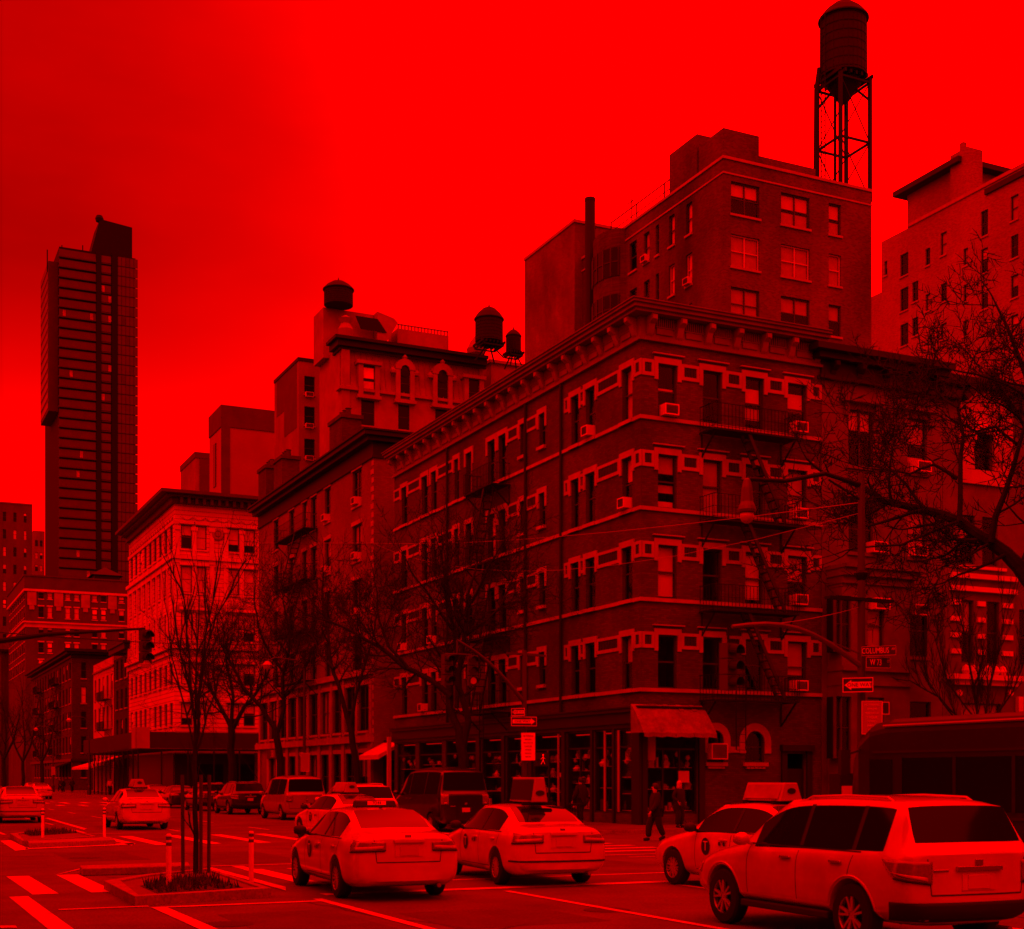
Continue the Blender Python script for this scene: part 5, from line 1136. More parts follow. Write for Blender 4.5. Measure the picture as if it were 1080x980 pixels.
SGREEN = M('sign_green', (.02, .07, .04), .5, var=0); SWHITE = M('sign_white', (.85, .85, .82), .5, var=.1); SBLACK = M('sign_black', (.012, .012, .012), .5, var=0); SRED = M('sign_red_paper', (.50, .03, .03), .5, var=.1)
def one_way(parent, loc, nx, ny, w_, h_, left=True):
    pl, n, r = sign_plate(parent, 'one_way_sign', loc, nx, ny, w_, h_, SBLACK, SWHITE, .02)
    c = Vector(loc)+n*.011; s_ = -1 if left else 1; u = Vector((0, 0, 1)); m_ = MB(); W_, H_ = w_*.44, h_*.36
    pts = [(s_*W_, 0), (s_*(W_-H_*1.3), H_), (s_*(W_-H_*1.3), H_*.6), (-s_*W_, H_*.6), (-s_*W_, -H_*.6), (s_*(W_-H_*1.3), -H_*.6), (s_*(W_-H_*1.3), -H_)]
    m_.prism([c+r*a+u*b for a, b in pts], n*.004); m_.build('arrow', SWHITE, pl)
    mt = face_mtx(Vector(loc)+n*.016-r*s_*w_*.06, nx, ny); text('lettering', 'ONE WAY', h_*.36, SBLACK, pl, mt, sx=1.0)
    return pl
def parking_board(parent, loc, nx, ny, w_=.46, h_=.9, base=None):
    pl, n, r = sign_plate(parent, 'parking_sign', loc, nx, ny, w_, h_, base or SWHITE, SWHITE, .015); ink = SRED if base is None else SWHITE
    dk = SBLACK if base is None else SWHITE
    for k, (tx, sz) in enumerate((('NO PARKING', .075), ('8AM-6PM', .07), ('MON THRU FRI', .06), ('2 HOUR', .09), ('METERED', .065), ('PARKING', .065), ('9AM-7PM', .06))):
        text('lettering', tx, sz, dk, pl, face_mtx(Vector(loc)+n*.014+Vector((0, 0, h_*.38-k*h_*.125)), nx, ny), ext=.002, sx=.8)
    return pl
def pole_prof(mb, x, y, z1, r0=.11, r1=.08, base=True):
    if base: mb.lathe([(.24, .15), (.24, .5), (.18, .62), (.15, 1.0), (r0, 1.1)], (x, y, 0), n=12)
    mb.tube([(x, y, .15), (x, y, z1)], [r0, r1], 12)

# view-facing direction for signs that face the camera roughly
CF = (-FX, -FY)
# -- pole at the near corner with street name signs, mast arm, lamp
x0, y0 = 21.3, 0; y0 = WY(908.5, x0); T0 = x0/dr(908.5)[0]
zt = lambda py, t=T0: EYE+(HOR-py)*t/FOC
GP = M('pole_grey_green', (.05, .05, .045), .6, var=.3, metal=.2)
e = empty('street_lamp', 'tall street lamp pole with mast arm and street name signs, behind the dark bus', 'street lamp', (0, 0, 0))
m_ = MB(); pole_prof(m_, x0, y0, zt(500)); m_.build('pole', GP, e)
m_ = MB(); tip = Vector((*at(772, 661, x0/dr(908.5)[0]*.95).xy, 0)); 
ytip = y0+.15; t_ = ytip/dr(772)[1]; tipP = Vector((SX(772, ytip), ytip, EYE+(HOR-661)*t_/FOC)); st_ = Vector((x0, y0, zt(703)))
pts = [st_.lerp(tipP, k/8)+Vector((0, 0, .42*math.sin(math.pi*k/8)*1.0)) for k in range(9)]; m_.tube(pts, [.075-.004*k for k in range(9)], 8); m_.tube([(x0, y0, zt(690)), tuple(pts[3])], .02, 5); m_.build('mast_arm', M('bright_galvanised', (.14, .13, .125), .5, metal=.4, var=.2), e)
signal_head(e, tipP.x-.1, tipP.y, tipP.z-.35, .3, -1.0)
m_ = MB(); m_.bar((tipP.x-.1, tipP.y, tipP.z-.4), (tipP.x-.1, tipP.y, tipP.z), .04); m_.build('hanger', IRON, e)
t_ = (y0+.1)/dr(785)[1]; lx, ly = SX(787, y0+.1), y0+.1; lz = EYE+(HOR-505)*t_/FOC
m_ = MB(); m_.tube([(x0, y0, zt(512)), ((x0*2+lx)/3, y0, zt(504)), ((x0+lx*2)/3, ly, lz+.05), (lx, ly, lz)], [.06, .055, .05, .045], 8); m_.tube([(x0, y0, zt(528)), ((x0*1.4+lx*.6)/2, y0, zt(510))], .025, 5); m_.build('lamp_arm', IRON, e)
m_ = MB(); m_.lathe([(.04, .02), (.08, -.02), (.12, -.2), (.145, -.52), (.19, -.62), (.21, -.7), (.2, -.76), (.17, -.78)], (lx+.02, ly, lz), n=18); lh = m_.build('lamp_head', M('lamp_housing', (.07, .05, .05), .4, var=.2), e, smooth=False)
m_ = MB(); m_.lathe([(.165, -.78), (.16, -.88), (.12, -.96), (.06, -1.0), (0, -1.01)], (lx+.02, ly, lz), n=18); m_.build('lamp_globe', M('pale_globe', (.38, .34, .3), .25, var=.1), lh, smooth=True)
# street name plates
def name_plate(loc, nx, ny, w_, h_, s, small):
    pl, n, r = sign_plate(e, 'street_name_sign', loc, nx, ny, w_, h_, SGREEN, SWHITE, .006)
    text('lettering', s, h_*.88, SWHITE, pl, face_mtx(Vector(loc)+n*.014-r*w_*.10, nx, ny), sx=.62); text('lettering', small, h_*.38, SWHITE, pl, face_mtx(Vector(loc)+n*.014+r*w_*.42+Vector((0, 0, h_*.14)), nx, ny), sx=.7)
nd = (-.62, -.78)
Pp = lambda px, py, t: at(px, py, t)
name_plate(Pp(927, 686.5, T0-.25), -.75, -.66, .78, .22, 'COLUMBUS', 'AV'); name_plate(Pp(926, 699, T0-.2), -.2, -.98, .62, .24, 'W 73', 'ST')
m_ = MB(); m_.bar((x0, y0, zt(681)), tuple(Pp(914, 681, T0)), .03); m_.bar((x0, y0, zt(692.8)), tuple(Pp(914, 692.8, T0)), .03); m_.build('sign_bracket', IRON, e)
p = Pp(904.8, 722.5, T0-.3); one_way(e, p, -.72, -.69, .70, .34, True)
p = Pp(919.5, 757, T0-.3); parking_board(e, p, -.35, -.94, .5, .78, base=M('sign_red_board', (.35, .03, .03), .5, var=.1))
m_ = MB(); q = Pp(934, 747, T0+.2); sign_plate(e, 'small_sign', q, -.3, -.95, .18, .3, SBLACK, SWHITE)
m_ = MB(); m_.lathe([(.10, 0), (.16, .1), (.18, .16), (.05, .25), (0, .3)], (x0, y0, zt(612)), n=10); m_.box(x0-1.0, x0+.9, y0-.1, y0+.1, zt(634), zt(631)); m_.build('crossbar', IRON, e)

# -- pole at the far corner with curved mast arm and two heads
x1 = 21.3; y1 = WY(553, x1); T1 = x1/dr(553)[0]; z1_ = lambda py, t=T1: EYE+(HOR-py)*t/FOC
e2 = empty('signal_pole', 'traffic signal pole with curved arm and walk signal, in front of the shops', 'traffic signal', (0, 0, 0))
m_ = MB(); pole_prof(m_, x1, y1, z1_(686)); m_.build('pole', GP, e2)
m_ = MB(); ty = y1+.1; tt = ty/dr(482)[1]; tp = Vector((SX(482, ty), ty, EYE+(HOR-675)*tt/FOC)); sp0 = Vector((x1, y1, z1_(741)))
pts = [sp0.lerp(tp, k/8)+Vector((0, 0, .25*math.sin(math.pi*k/8))) for k in range(9)]; m_.tube(pts, [.08-.005*k for k in range(9)], 8); m_.tube([(tp.x-.45, ty, tp.z-.5), (tp.x+.55, ty, tp.z-.5)], .03, 5); m_.bar(tp, (tp.x, ty, tp.z-.5), .05); m_.build('mast_arm', GP, e2)
signal_head(e2, tp.x-.42, ty-.1, tp.z-.5, .15, -1); signal_head(e2, tp.x+.55, ty-.1, tp.z-.5, -.2, -1, lit=2)
m_ = MB(); m_.bar((x1, y1, z1_(690)), (SX(534, y1), y1, z1_(690)), .08); m_.bar((x1, y1, z1_(690)), (SX(575, y1), y1, z1_(691)), .08); m_.build('crossarm', GP, e2)
one_way(e2, Pp(546.5, 751, T1-.3), -.75, -.66, .52, .27, True); one_way(e2, Pp(552.5, 761, T1-.3), -.25, -.97, .93, .33, False)
parking_board(e2, Pp(557, 787.5, T1-.3), -.35, -.94, .5, .98)
wk = MB(); c = Pp(571, 801, T1+1.2); wk.box(c.x-.22, c.x+.22, c.y-.12, c.y+.12, c.z-.25, c.z+.25); wo = wk.build('walk_signal', SBLACK, e2)
m_ = MB(); n = Vector((*CF, 0)); r = Vector((0, 0, 1)).cross(n); cc_ = Vector((c.x, c.y-.13, c.z)); r = Vector((1, 0, 0)); n = Vector((0, -1, 0)); u = Vector((0, 0, 1))
m_.poly([cc_+n*.01+r*.035*math.cos(j*.785)+u*(.16+.035*math.sin(j*.785)) for j in range(8)])
for a, b, w__ in (((0, .11), (0, -.02), .06), ((0, -.02), (-.08, -.18), .035), ((0, -.02), (.07, -.17), .035), ((0, .09), (-.09, .0), .025), ((0, .09), (.08, .02), .025)): m_.bar(cc_+r*a[0]+u*a[1]+n*.006, cc_+r*b[0]+u*b[1]+n*.006, w__, .008)
m_.build('walking_figure', M('lit_white_figure', (.8, .8, .8), emit=.9, var=0), wo)
m_ = MB(); m_.bar((x1, y1, c.z), (c.x, c.y, c.z), .05); m_.build('walk_signal_bracket', IRON, e2)

# -- arm reaching in from the left with a signal
t3 = 44.; a0 = at(-140, 688, t3-1); e3 = empty('signal_pole', 'dark mast arm hanging a traffic signal in front of the hotel block and white building', 'traffic signal', (a0.x, a0.y, 0)); 
ly3 = at(150, 664, t3).y; 
P3 = lambda px, py: Vector((SX(px, ly3), ly3, EYE+(HOR-py)*(ly3/dr(px)[1])/FOC))-Vector((a0.x, a0.y, 0))
m_ = MB(); pts = [P3(-140, 700), P3(-60, 684), P3(0, 676), P3(50, 669), P3(95, 666.5), P3(153, 663)]; m_.tube(pts, [.11, .10, .085, .07, .05, .035], 8); m_.build('mast_arm', IRON, e3)
m_ = MB(); b_ = pts[0]; m_.lathe([(.26, 0), (.24, .5), (.13, .9)], (b_.x, b_.y, 0), n=12); m_.tube([(b_.x, b_.y, 0), (b_.x, b_.y, b_.z+.2)], .12, 10); m_.build('pole', IRON, e3)
q = P3(153, 663); signal_head(e3, q.x, q.y-.05, q.z-.02, .25, -1)
l = MB(); pz = q.z-1.25; l.lathe([(0, 0), (.14, .02), (.16, .12), (.1, .24), (0, .26)], (q.x, q.y-.1, pz-.02), n=12); l.build('camera_dome', M('pale_globe'), e3)

# small bishop-crook poles and street signs far up the avenue
def far_pole(px, X, label, h_=7.5, board=True):
    y = WY(px, X); e = empty('street_lamp', label, 'street lamp', (X, y, .15), group='street lamps up the avenue'); m_ = MB(); m_.lathe([(.2, 0), (.18, .8), (.09, 1.0), (.06, h_)], n=8); m_.tube([(0, 0, h_), (-.5, 0, h_+.5), (-1.6, 0, h_+.6), (-2.0, 0, h_+.4)], .05, 6); m_.build('pole', GP, e)
    m_ = MB(); m_.lathe([(.1, .1), (.28, -.1), (.2, -.3), (0, -.34)], (-2.0, 0, h_+.3), n=10); m_.build('lamp_head', M('pale_globe'), e)
    if board: sign_plate(e, 'parking_sign', (0, -.12, 2.6), -.3, -.95, .45, 1.0, M('sign_grey_white', (.4, .38, .36)), SWHITE)
far_pole(321, 21.2, 'street lamp with a pale parking board in front of the lighter brick building')
far_pole(56, 21.2, 'slim street lamp far up the avenue near the dark brick corner building', board=True); far_pole(94, 21.2, 'street lamp beside the pale shop awnings', board=False)

# wires over the crossing
def wire(label, pts, r=.012, sagn=.0, mat=None):
    P = [Vector(p) for p in pts]; q = []
    for a, b in zip(P, P[1:]):
        for k in range(10): t = k/10; q.append(a.lerp(b, t)-Vector((0, 0, sagn*4*t*(1-t))))
    q.append(P[-1]); o = P[0]; m_ = MB(); m_.tube([v-o for v in q], r, 5); e = m_.build('overhead_wire', mat or M('pale_wire', (.30, .27, .25), .6, var=0)); e.location = o; tag(e, label, 'wire', group='wires over the street'); return e
A_ = Vector((XW-.1, WY(394.5, XW), zW(394.5, 573, XW)))
lampT = Vector((x0, y0, zt(530)))
wire('pale wire from the lighter brick building quoins up to the street lamp pole', [A_, lampT], .010, .35)
wire('pale wire sagging from the lighter brick building quoins to the lamp pole top', [A_, Vector((x0, y0, zt(541)))], .008, 1.5)
A2 = Vector((XW-.1, WY(270, XW), zW(270, 573, XW))); wire('pale wire running flat along the front of the lighter brick building', [A2, A_], .013, .0)
wire('thin wire from the mast arm signal to the lamp pole', [tipP, Vector((x0, y0, zt(640)))], .010, .1)
wire('dark wire crossing in front of the hotel block from the left arm', [at(-60, 662, 40), Vector((XW-.1, WY(300, XW), zW(300, 679, XW)))], .018, .25, IRON)

# ================================================================ trees
RMIN = [.008]
def branch(mb, tw, p, d, L_, r, depth, maxd, rs, spread=.6, up=.15, wob=.25):
    """one limb with kinks; children split off along it"""
    n = max(3, int(5-depth*.5)); pts = [p.copy()]; dd = d.copy(); rr = [r]
    for k in range(n):
        dd = (dd+Vector((rs.uniform(-wob, wob), rs.uniform(-wob, wob), rs.uniform(-wob*.6, wob)+up*.3))).normalized(); pts.append(pts[-1]+dd*L_/n); rr.append(r*(1-.55*(k+1)/n))
    tgt = mb if depth < maxd-1 else tw
    tgt.tube(pts, rr, 6 if depth < 2 else (4 if depth < maxd-1 else 3), cap=depth < 2)
    if depth >= maxd: return
    kids = 3 if depth < maxd-1 else 4
    for k in range(kids):
        q = .3+.7*(k+rs.random())/kids; i = min(int(q*n), n-1); f = q*n-i; pos = pts[i].lerp(pts[i+1], min(f, 1)); base = (pts[i+1]-pts[i]).normalized()
        ax = base.orthogonal().normalized(); ax.rotate(Matrix.Rotation(rs.random()*6.283, 3, base)); nd_ = base.copy(); nd_.rotate(Matrix.Rotation(spread*rs.uniform(.6, 1.4), 3, ax)); nd_ = (nd_+Vector((0, 0, up))).normalized()
        branch(mb, tw, pos, nd_, L_*rs.uniform(.5, .78), max(rr[i]*rs.uniform(.45, .65), RMIN[0]), depth+1, maxd, rs, spread, up, wob)
    branch(mb, tw, pts[-1], dd, L_*rs.uniform(.55, .75), max(rr[-1], RMIN[0]), depth+1, maxd, rs, spread, up, wob)
def tree(label, X, Y, limbs, seed, maxd=4, tlen=1.0, group='bare street trees', spread=.8, up=.03, twr=1., name='bare_tree', z0=.15, sub=None, cat='tree', rmin=.010):
    RMIN[0] = rmin
    """limbs: polylines in photo pixels with radii and a depth offset, stood up at the tree's own distance"""
    rs = random.Random(seed); t = X*FX+Y*FY; e = empty(name, label, cat, (X, Y, 0), group=group); o = Vector((X, Y, 0)); mb, tw = MB(), MB(); R3, F3 = Vector((RX, RY, 0)), Vector((FX, FY, 0)); basepx = None
    for pl, ra, rb, dd in limbs:
        pts = []
        for i, (px, py) in enumerate(pl):
            tt = t+dd*i/max(len(pl)-1, 1); v = at(px, py, tt)-o; pts.append(v)
        n = len(pts); q = [pts[0]]
        for a, b in zip(pts, pts[1:]): q += [a.lerp(b, .5)+Vector((rs.uniform(-1, 1), rs.uniform(-1, 1), rs.uniform(-1, 1)))*(b-a).length*.04, b]
        rr = [ra+(rb-ra)*k/(len(q)-1) for k in range(len(q))]; mb.tube(q, rr, 8)
        # children along the outer part of the limb
        Lh = sum((b-a).length for a, b in zip(q, q[1:])); first = pl[0] == limbs[0][0][0] and rb > .1 and len(limbs) > 2
        if first: continue
        nk = max(3, int(Lh/ (0.42 if sub is None else sub)))
        for k in range(nk):
            s_ = .25+.75*k/nk; i = min(int(s_*(len(q)-1)), len(q)-2); base = (q[i+1]-q[i]).normalized(); ax = base.orthogonal().normalized(); ax.rotate(Matrix.Rotation(rs.random()*6.283, 3, base)); nd_ = base.copy(); nd_.rotate(Matrix.Rotation(spread*rs.uniform(.7, 1.5), 3, ax)); nd_ = (nd_+Vector((0, 0, up))).normalized()
            branch(mb, tw, q[i].lerp(q[i+1], rs.random()), nd_, tlen*rs.uniform(.6, 1.2), max(rr[i]*.45, .02), 1, maxd, rs, spread, up)
        branch(mb, tw, q[-1], (q[-1]-q[-2]).normalized(), tlen*1.1, rb, 1, maxd, rs, spread, up)
    mb.build('trunk', BARK, e); tw.build('crown', BARK, e); return e
def XYg(px, X): return X, WY(px, X)
X, Y = XYg(486, 21.6)
tree('bare tree with intertwined double trunk and a long leaning limb, before the corner building', X, Y, [
    ([(486, 868), (487, 835), (489, 800), (485, 770)], .26, .2, 0), ([(485, 772), (474, 745), (474, 715), (482, 690), (478, 660), (470, 630)], .17, .06, .5), ([(488, 790), (494, 760), (484, 725), (487, 690), (492, 660), (494, 625)], .17, .06, -.6),
    ([(476, 735), (455, 718), (425, 703), (400, 682), (375, 668), (345, 655)], .13, .045, 1.5), ([(430, 704), (410, 682), (400, 655), (398, 625)], .07, .03, 0), ([(478, 665), (455, 632), (440, 612)], .07, .03, -1.5), ([(490, 670), (512, 655), (528, 640), (540, 612)], .08, .03, 1.5), ([(494, 640), (510, 610), (520, 590)], .06, .03, -1), ([(478, 650), (472, 620), (470, 590)], .07, .03, 1)], 3, maxd=4, tlen=1.5)
X, Y = XYg(297, 21.2)
tree('bare forked tree in front of the lighter brick building, beside the parked van', X, Y, [
    ([(297, 856), (296, 820), (294, 790), (291, 768)], .24, .18, 0), ([(291, 770), (275, 745), (258, 728), (244, 700), (232, 675)], .14, .05, 1), ([(293, 772), (300, 745), (298, 715), (305, 685), (303, 655)], .14, .05, -1), ([(300, 735), (318, 715), (330, 685), (345, 660)], .09, .04, 1), ([(262, 730), (250, 720), (232, 712)], .06, .03, 0), ([(300, 710), (285, 690), (272, 660), (268, 635)], .08, .03, -1.5)], 5, maxd=4, tlen=1.9)
X, Y = XYg(376, 21.4)
tree('bare leaning tree between the two middle buildings', X, Y, [
    ([(378, 860), (377, 820), (372, 785), (366, 755)], .2, .14, 0), ([(366, 757), (357, 722), (348, 695), (346, 660), (340, 630)], .12, .05, .5), ([(370, 765), (375, 735), (385, 700), (395, 665)], .1, .04, -1), ([(352, 705), (338, 690), (325, 665)], .07, .03, 1)], 8, maxd=4, tlen=1.6)
X, Y = XYg(245, 21.2)
tree('bare tree in front of the sidewalk shed of the white building', X, Y, [
    ([(244, 852), (245, 820), (243, 790), (244, 765)], .28, .22, 0), ([(244, 768), (232, 745), (218, 722), (205, 705)], .15, .06, 1), ([(246, 768), (258, 745), (272, 728), (285, 705)], .15, .06, -1), ([(244, 765), (246, 735), (240, 705), (236, 680)], .13, .05, 0), ([(222, 728), (212, 735), (196, 728)], .08, .04, 1)], 9, maxd=4, tlen=2.4)
X, Y = G(207, 928)
e = tree('young bare tree with upright twigs, staked in the near traffic island', X, Y, [
    ([(206.5, 926), (207, 880), (206, 830), (206, 785)], .055, .04, 0), ([(206, 787), (203, 740), (200, 690), (196, 645), (190, 610)], .026, .010, .3), ([(206, 785), (210, 735), (216, 690), (221, 650), (232, 605)], .026, .010, -.3), ([(206, 780), (206, 730), (208, 680), (210, 630)], .022, .012, .1), ([(205, 790), (196, 750), (186, 710), (178, 665)], .02, .01, .4), ([(207, 795), (218, 755), (230, 715), (243, 680)], .02, .01, -.3), ([(207, 750), (213, 700), (228, 650), (250, 615)], .022, .01, .3), ([(205, 760), (199, 715), (188, 680), (185, 650)], .022, .01, -.3)],
    12, maxd=2, tlen=.75, spread=.38, up=.4, group=None, sub=.8, name='young_tree', rmin=.004)
s_ = MB()
for dx, dy in ((-.24, .05), (.26, .1), (.06, -.12)):
    s_ = MB(); s_.tube([(dx, dy, .1), (dx*1.05, dy*1.05, 2.0)], .035, 8); s_.build('stake', M('stake_wood', (.05, .03, .022), .9), e)
s_ = MB(); s_.bar((-.24, .05, 1.75), (.26, .1, 1.75), .04, .02); s_.bar((-.24, .05, 1.55), (.26, .1, 1.55), .04, .02); s_.build('tie', BLACK, e)
X, Y = SX(1105, 29.3), 29.3
tree('big bare tree whose dense thick branches spread before the gabled house and brownstone', X, Y, [
    ([(1120, 868), (1116, 780), (1108, 700), (1100, 630)], .34, .24, 0), ([(1104, 640), (1075, 598), (1045, 572), (1012, 550), (975, 538), (930, 528), (888, 505)], .25, .06, .8), ([(1012, 550), (1013, 505), (1016, 460), (1010, 430), (1020, 395)], .08, .025, .5), ([(1045, 572), (1060, 520), (1075, 470), (1085, 420)], .1, .035, -1), ([(1100, 640), (1110, 560), (1100, 480), (1088, 420), (1072, 370), (1050, 320)], .18, .03, 1.2),
    ([(1085, 420), (1060, 405), (1030, 395), (995, 388), (965, 390)], .045, .015, .3), ([(975, 538), (955, 510), (935, 490), (910, 470)], .05, .016, .5), ([(940, 530), (938, 495), (945, 455)], .045, .015, -.5), ([(1012, 550), (985, 560), (950, 575), (905, 578), (880, 585)], .05, .015, -.8), ([(1075, 470), (1050, 450), (1030, 455), (1000, 440)], .05, .018, .5), ([(1100, 480), (1075, 440), (1040, 420)], .06, .02, -1), ([(1010, 430), (985, 410), (960, 415)], .04, .014, .8), ([(1045, 572), (1015, 590), (990, 600)], .045, .015, .3), ([(1010, 505), (985, 490), (960, 500), (925, 495)], .06, .02, .5), ([(975, 538), (950, 545), (915, 555), (885, 545)], .06, .02, -.4), ([(1060, 585), (1030, 600), (995, 615)], .06, .02, .5), ([(1075, 598), (1090, 560), (1060, 530)], .05, .02, .4)],
    21, maxd=4, tlen=1.15, spread=.95, up=.0, sub=.85, rmin=.014)
X, Y = SX(1035, 42.2), 42.2
tree('small multi-stemmed bare tree behind the roof of the dark bus', X, Y, [
    ([(1035, 862), (1035, 830), (1034, 800)], .12, .11, 0), ([(1034, 802), (1032, 760), (1026, 720), (1018, 680), (1010, 645)], .07, .02, .3), ([(1035, 802), (1040, 750), (1050, 700), (1058, 655)], .07, .02, -.3), ([(1033, 800), (1015, 760), (990, 735), (960, 718), (930, 716)], .05, .015, .6), ([(1033, 800), (1005, 755), (980, 720), (972, 690)], .05, .015, -.5), ([(1036, 800), (1048, 760), (1068, 730), (1082, 690)], .05, .015, .4), ([(1034, 790), (1030, 740), (1036, 690)], .05, .015, .1), ([(1030, 760), (1000, 720), (985, 670), (965, 655)], .035, .012, .3)],
    31, maxd=3, tlen=1.1, spread=.4, up=.3, name='bare_tree')
for k, (px, X_) in enumerate(((24, 19.), (44, 21.), (4, 15.))):
    Y_ = WY(px, X_); t_ = X_*FX+Y_*FY; s = 1448/t_
    q = lambda dx, h_: (px+dx*s, HOR-(h_-EYE)*s)
    tree('dark bare tree far up the avenue, ' + ('in front of the hotel block', 'nearest the dark brick building', 'outermost, beside the low brown row')[k], X_, Y_, [([q(0, 0), q(.1, 2), q(0, 4)], .25, .2, 0), ([q(0, 4), q(-1, 6), q(-2, 9)], .15, .06, 1), ([q(0, 4), q(1, 6), q(1.8, 9)], .15, .06, -1), ([q(0, 4), q(.3, 7), q(0, 10)], .14, .06, .5)], 40+k, maxd=3, tlen=3.0, sub=.9)
# scrub on a roof beyond
Y_ = 192.5; px = 198; X_ = SX(px, Y_)
tree('bare shrub growing on the roof left of the plain pale block', X_, Y_, [([(186, 520), (186, 505)], .08, .07, 0), ([(186, 506), (183, 498), (181, 490)], .05, .03, 0), ([(186, 506), (189, 497), (190, 488)], .05, .03, 0)], 55, maxd=3, tlen=1.6, group=None, name='roof_shrub', cat='shrub') if False else None

# ================================================================ people
def skin_mesh(name, joints, edges, radii, mat, parent, sub=1, root=0):
    me = bpy.data.meshes.new(name); me.from_pydata([tuple(j) for j in joints], edges, []); o = bpy.data.objects.new(name, me); COL.objects.link(o)
    md = o.modifiers.new('skin', 'SKIN'); md.use_smooth_shade = True
    for i, r in enumerate(radii): v = me.skin_vertices[0].data[i]; v.radius = (r, r) if not isinstance(r, tuple) else r; v.use_root = (i == root)
    s_ = o.modifiers.new('sub', 'SUBSURF'); s_.levels = sub; s_.render_levels = sub
    bpy.context.view_layer.update(); m2 = bpy.data.meshes.new_from_object(o.evaluated_get(bpy.context.evaluated_depsgraph_get()))
    o.modifiers.clear(); o.data = m2; m2.materials.clear(); m2.materials.append(mat); m2.name = name; o.parent = parent; return o
SKIN = M('skin', (.45, .25, .18), .6, var=.1); CLD = M('dark_wool', (.009, .008, .008), .9, var=.3); CLD2 = M('dark_trousers', (.010, .009, .010), .9, var=.3); HAIRD = M('dark_hair', (.02, .015, .012), .6); HAIRB = M('blond_hair', (.50, .32, .14), .6, var=.3, vs=30)
def person(label, X, Y, z, heading, H=1.74, stride=.0, coat_len=.9, hair=HAIRD, hair_long=False, coat=CLD, arms='walk', group='people on foot', lod=False):
    k = H/1.74; e = empty('person', label, 'person', (X, Y, z), rz=heading, group=group); s = stride
    J = {'pel': (0, 0, .93), 'ches': (0, .02, 1.25), 'neck': (0, .03, 1.47), 'head': (0, .05, 1.56), 'top': (0, .045, 1.68)}
    for sd, n in ((-1, 'l'), (1, 'r')):
        a = s*sd; J['hip'+n] = (sd*.10, 0, .88); J['kn'+n] = (sd*.10, .05+.5*a*.5+.02, .48); J['an'+n] = (sd*.10, a*.42, .09+(.06 if a < 0 else 0)); J['to'+n] = (sd*.12, a*.42+.17, .035)
        J['sh'+n] = (sd*.18, .02, 1.41); b = -a*.35
        if arms == 'pocket': J['el'+n] = (sd*.27, -.06, 1.14); J['wr'+n] = (sd*.20, .12, .98); J['pa'+n] = (sd*.18, .16, .93)
        else: J['el'+n] = (sd*.24, b*.5-.02, 1.13); J['wr'+n] = (sd*.25, b*1.1+.08, .89); J['pa'+n] = (sd*.25, b*1.2+.10, .82)
    names = list(J); idx = {n: i for i, n in enumerate(names)}; rad = {'pel': (.15, .11), 'ches': (.155, .115), 'neck': .055, 'head': (.075, .09), 'top': (.07, .085)}
    for n in 'lr': rad.update({'hip'+n: .09, 'kn'+n: .058, 'an'+n: .034, 'to'+n: .022, 'sh'+n: .06, 'el'+n: .042, 'wr'+n: .028, 'pa'+n: (.036, .02)})
    E = [('pel', 'ches'), ('ches', 'neck'), ('neck', 'head'), ('head', 'top')]
    for n in 'lr': E += [('pel', 'hip'+n), ('hip'+n, 'kn'+n), ('kn'+n, 'an'+n), ('an'+n, 'to'+n), ('ches', 'sh'+n), ('sh'+n, 'el'+n), ('el'+n, 'wr'+n), ('wr'+n, 'pa'+n)]
    P = [Vector(J[n])*k for n in names]; Rr = [rad[n] for n in names]; Ed = [(idx[a], idx[b]) for a, b in E]
    if not lod:
        for n, sd in (('l', -1), ('r', 1)):
            pa = idx['pa'+n]
            for f_ in range(4):
                b = P[pa]+Vector((0, (f_-1.5)*.02, -.03)); P += [b, b+Vector((-sd*.006, .004, -.035)), b+Vector((-sd*.02, .006, -.06+.006*abs(f_-1.4)))]; Rr += [.009, .008, .007]; m = len(P); Ed += [(pa, m-3), (m-3, m-2), (m-2, m-1)]
            wr = idx['wr'+n]; b = P[pa]+Vector((0, .035, .02)); P += [b, b+Vector((-sd*.01, .02, -.03))]; Rr += [.010, .008]; m = len(P); Ed += [(pa, m-2), (m-2, m-1)]
    skin_mesh('body', P, Ed, Rr, SKIN, e, 1)
    V = lambda n: Vector(J[n])*k
    # trousers, shoes, coat, hair
    tp_ = [V('pel')]+[V(a+n) for n in 'lr' for a in ('hip', 'kn', 'an')]; skin_mesh('trousers', tp_, [(0, 1), (1, 2), (2, 3), (0, 4), (4, 5), (5, 6)], [(.19, .15), .13, .115, .09, .13, .115, .09], CLD2, e)
    for n in 'lr': a, b = V('an'+n), V('to'+n); skin_mesh('shoe', [a+Vector((0, -.05, -.03)), a+Vector((0, .02, -.03)), b], [(0, 1), (1, 2)], [.055, .062, .05], BLACK, e)
    hem = V('pel').copy(); hem.z = coat_len*k; cp = [V('ches'), V('pel'), hem, V('neck')-Vector((0, 0, .03)), V('shl'), V('ell'), V('wrl'), V('shr'), V('elr'), V('wrr')]
    skin_mesh('coat', cp, [(0, 1), (1, 2), (0, 3), (0, 4), (4, 5), (5, 6), (0, 7), (7, 8), (8, 9)], [(.235, .18), (.25, .20), (.28, .23), (.08, .075), .10, .085, .065, .10, .085, .065], coat, e)
    h_ = MB(); hd = V('head').lerp(V('top'), .5); 
    for i in range(6):
        pass
    h_.lathe([(.0, .115), (.06, .105), (.095, .06), (.105, 0), (.1, -.05), (.07 if not hair_long else .11, -.09), (.05 if not hair_long else .12, -.2 if hair_long else -.11)], n=14)
    h_.v = [(x*.86, y-.022 if True else y, zz) for x, y, zz in h_.v]; h_.v = [(x, y if y < .05 or zz > .05 else .05, zz) for x, y, zz in h_.v]; hh = h_.build('hair', hair, e, smooth=True); hh.location = hd+Vector((0, 0, .03))
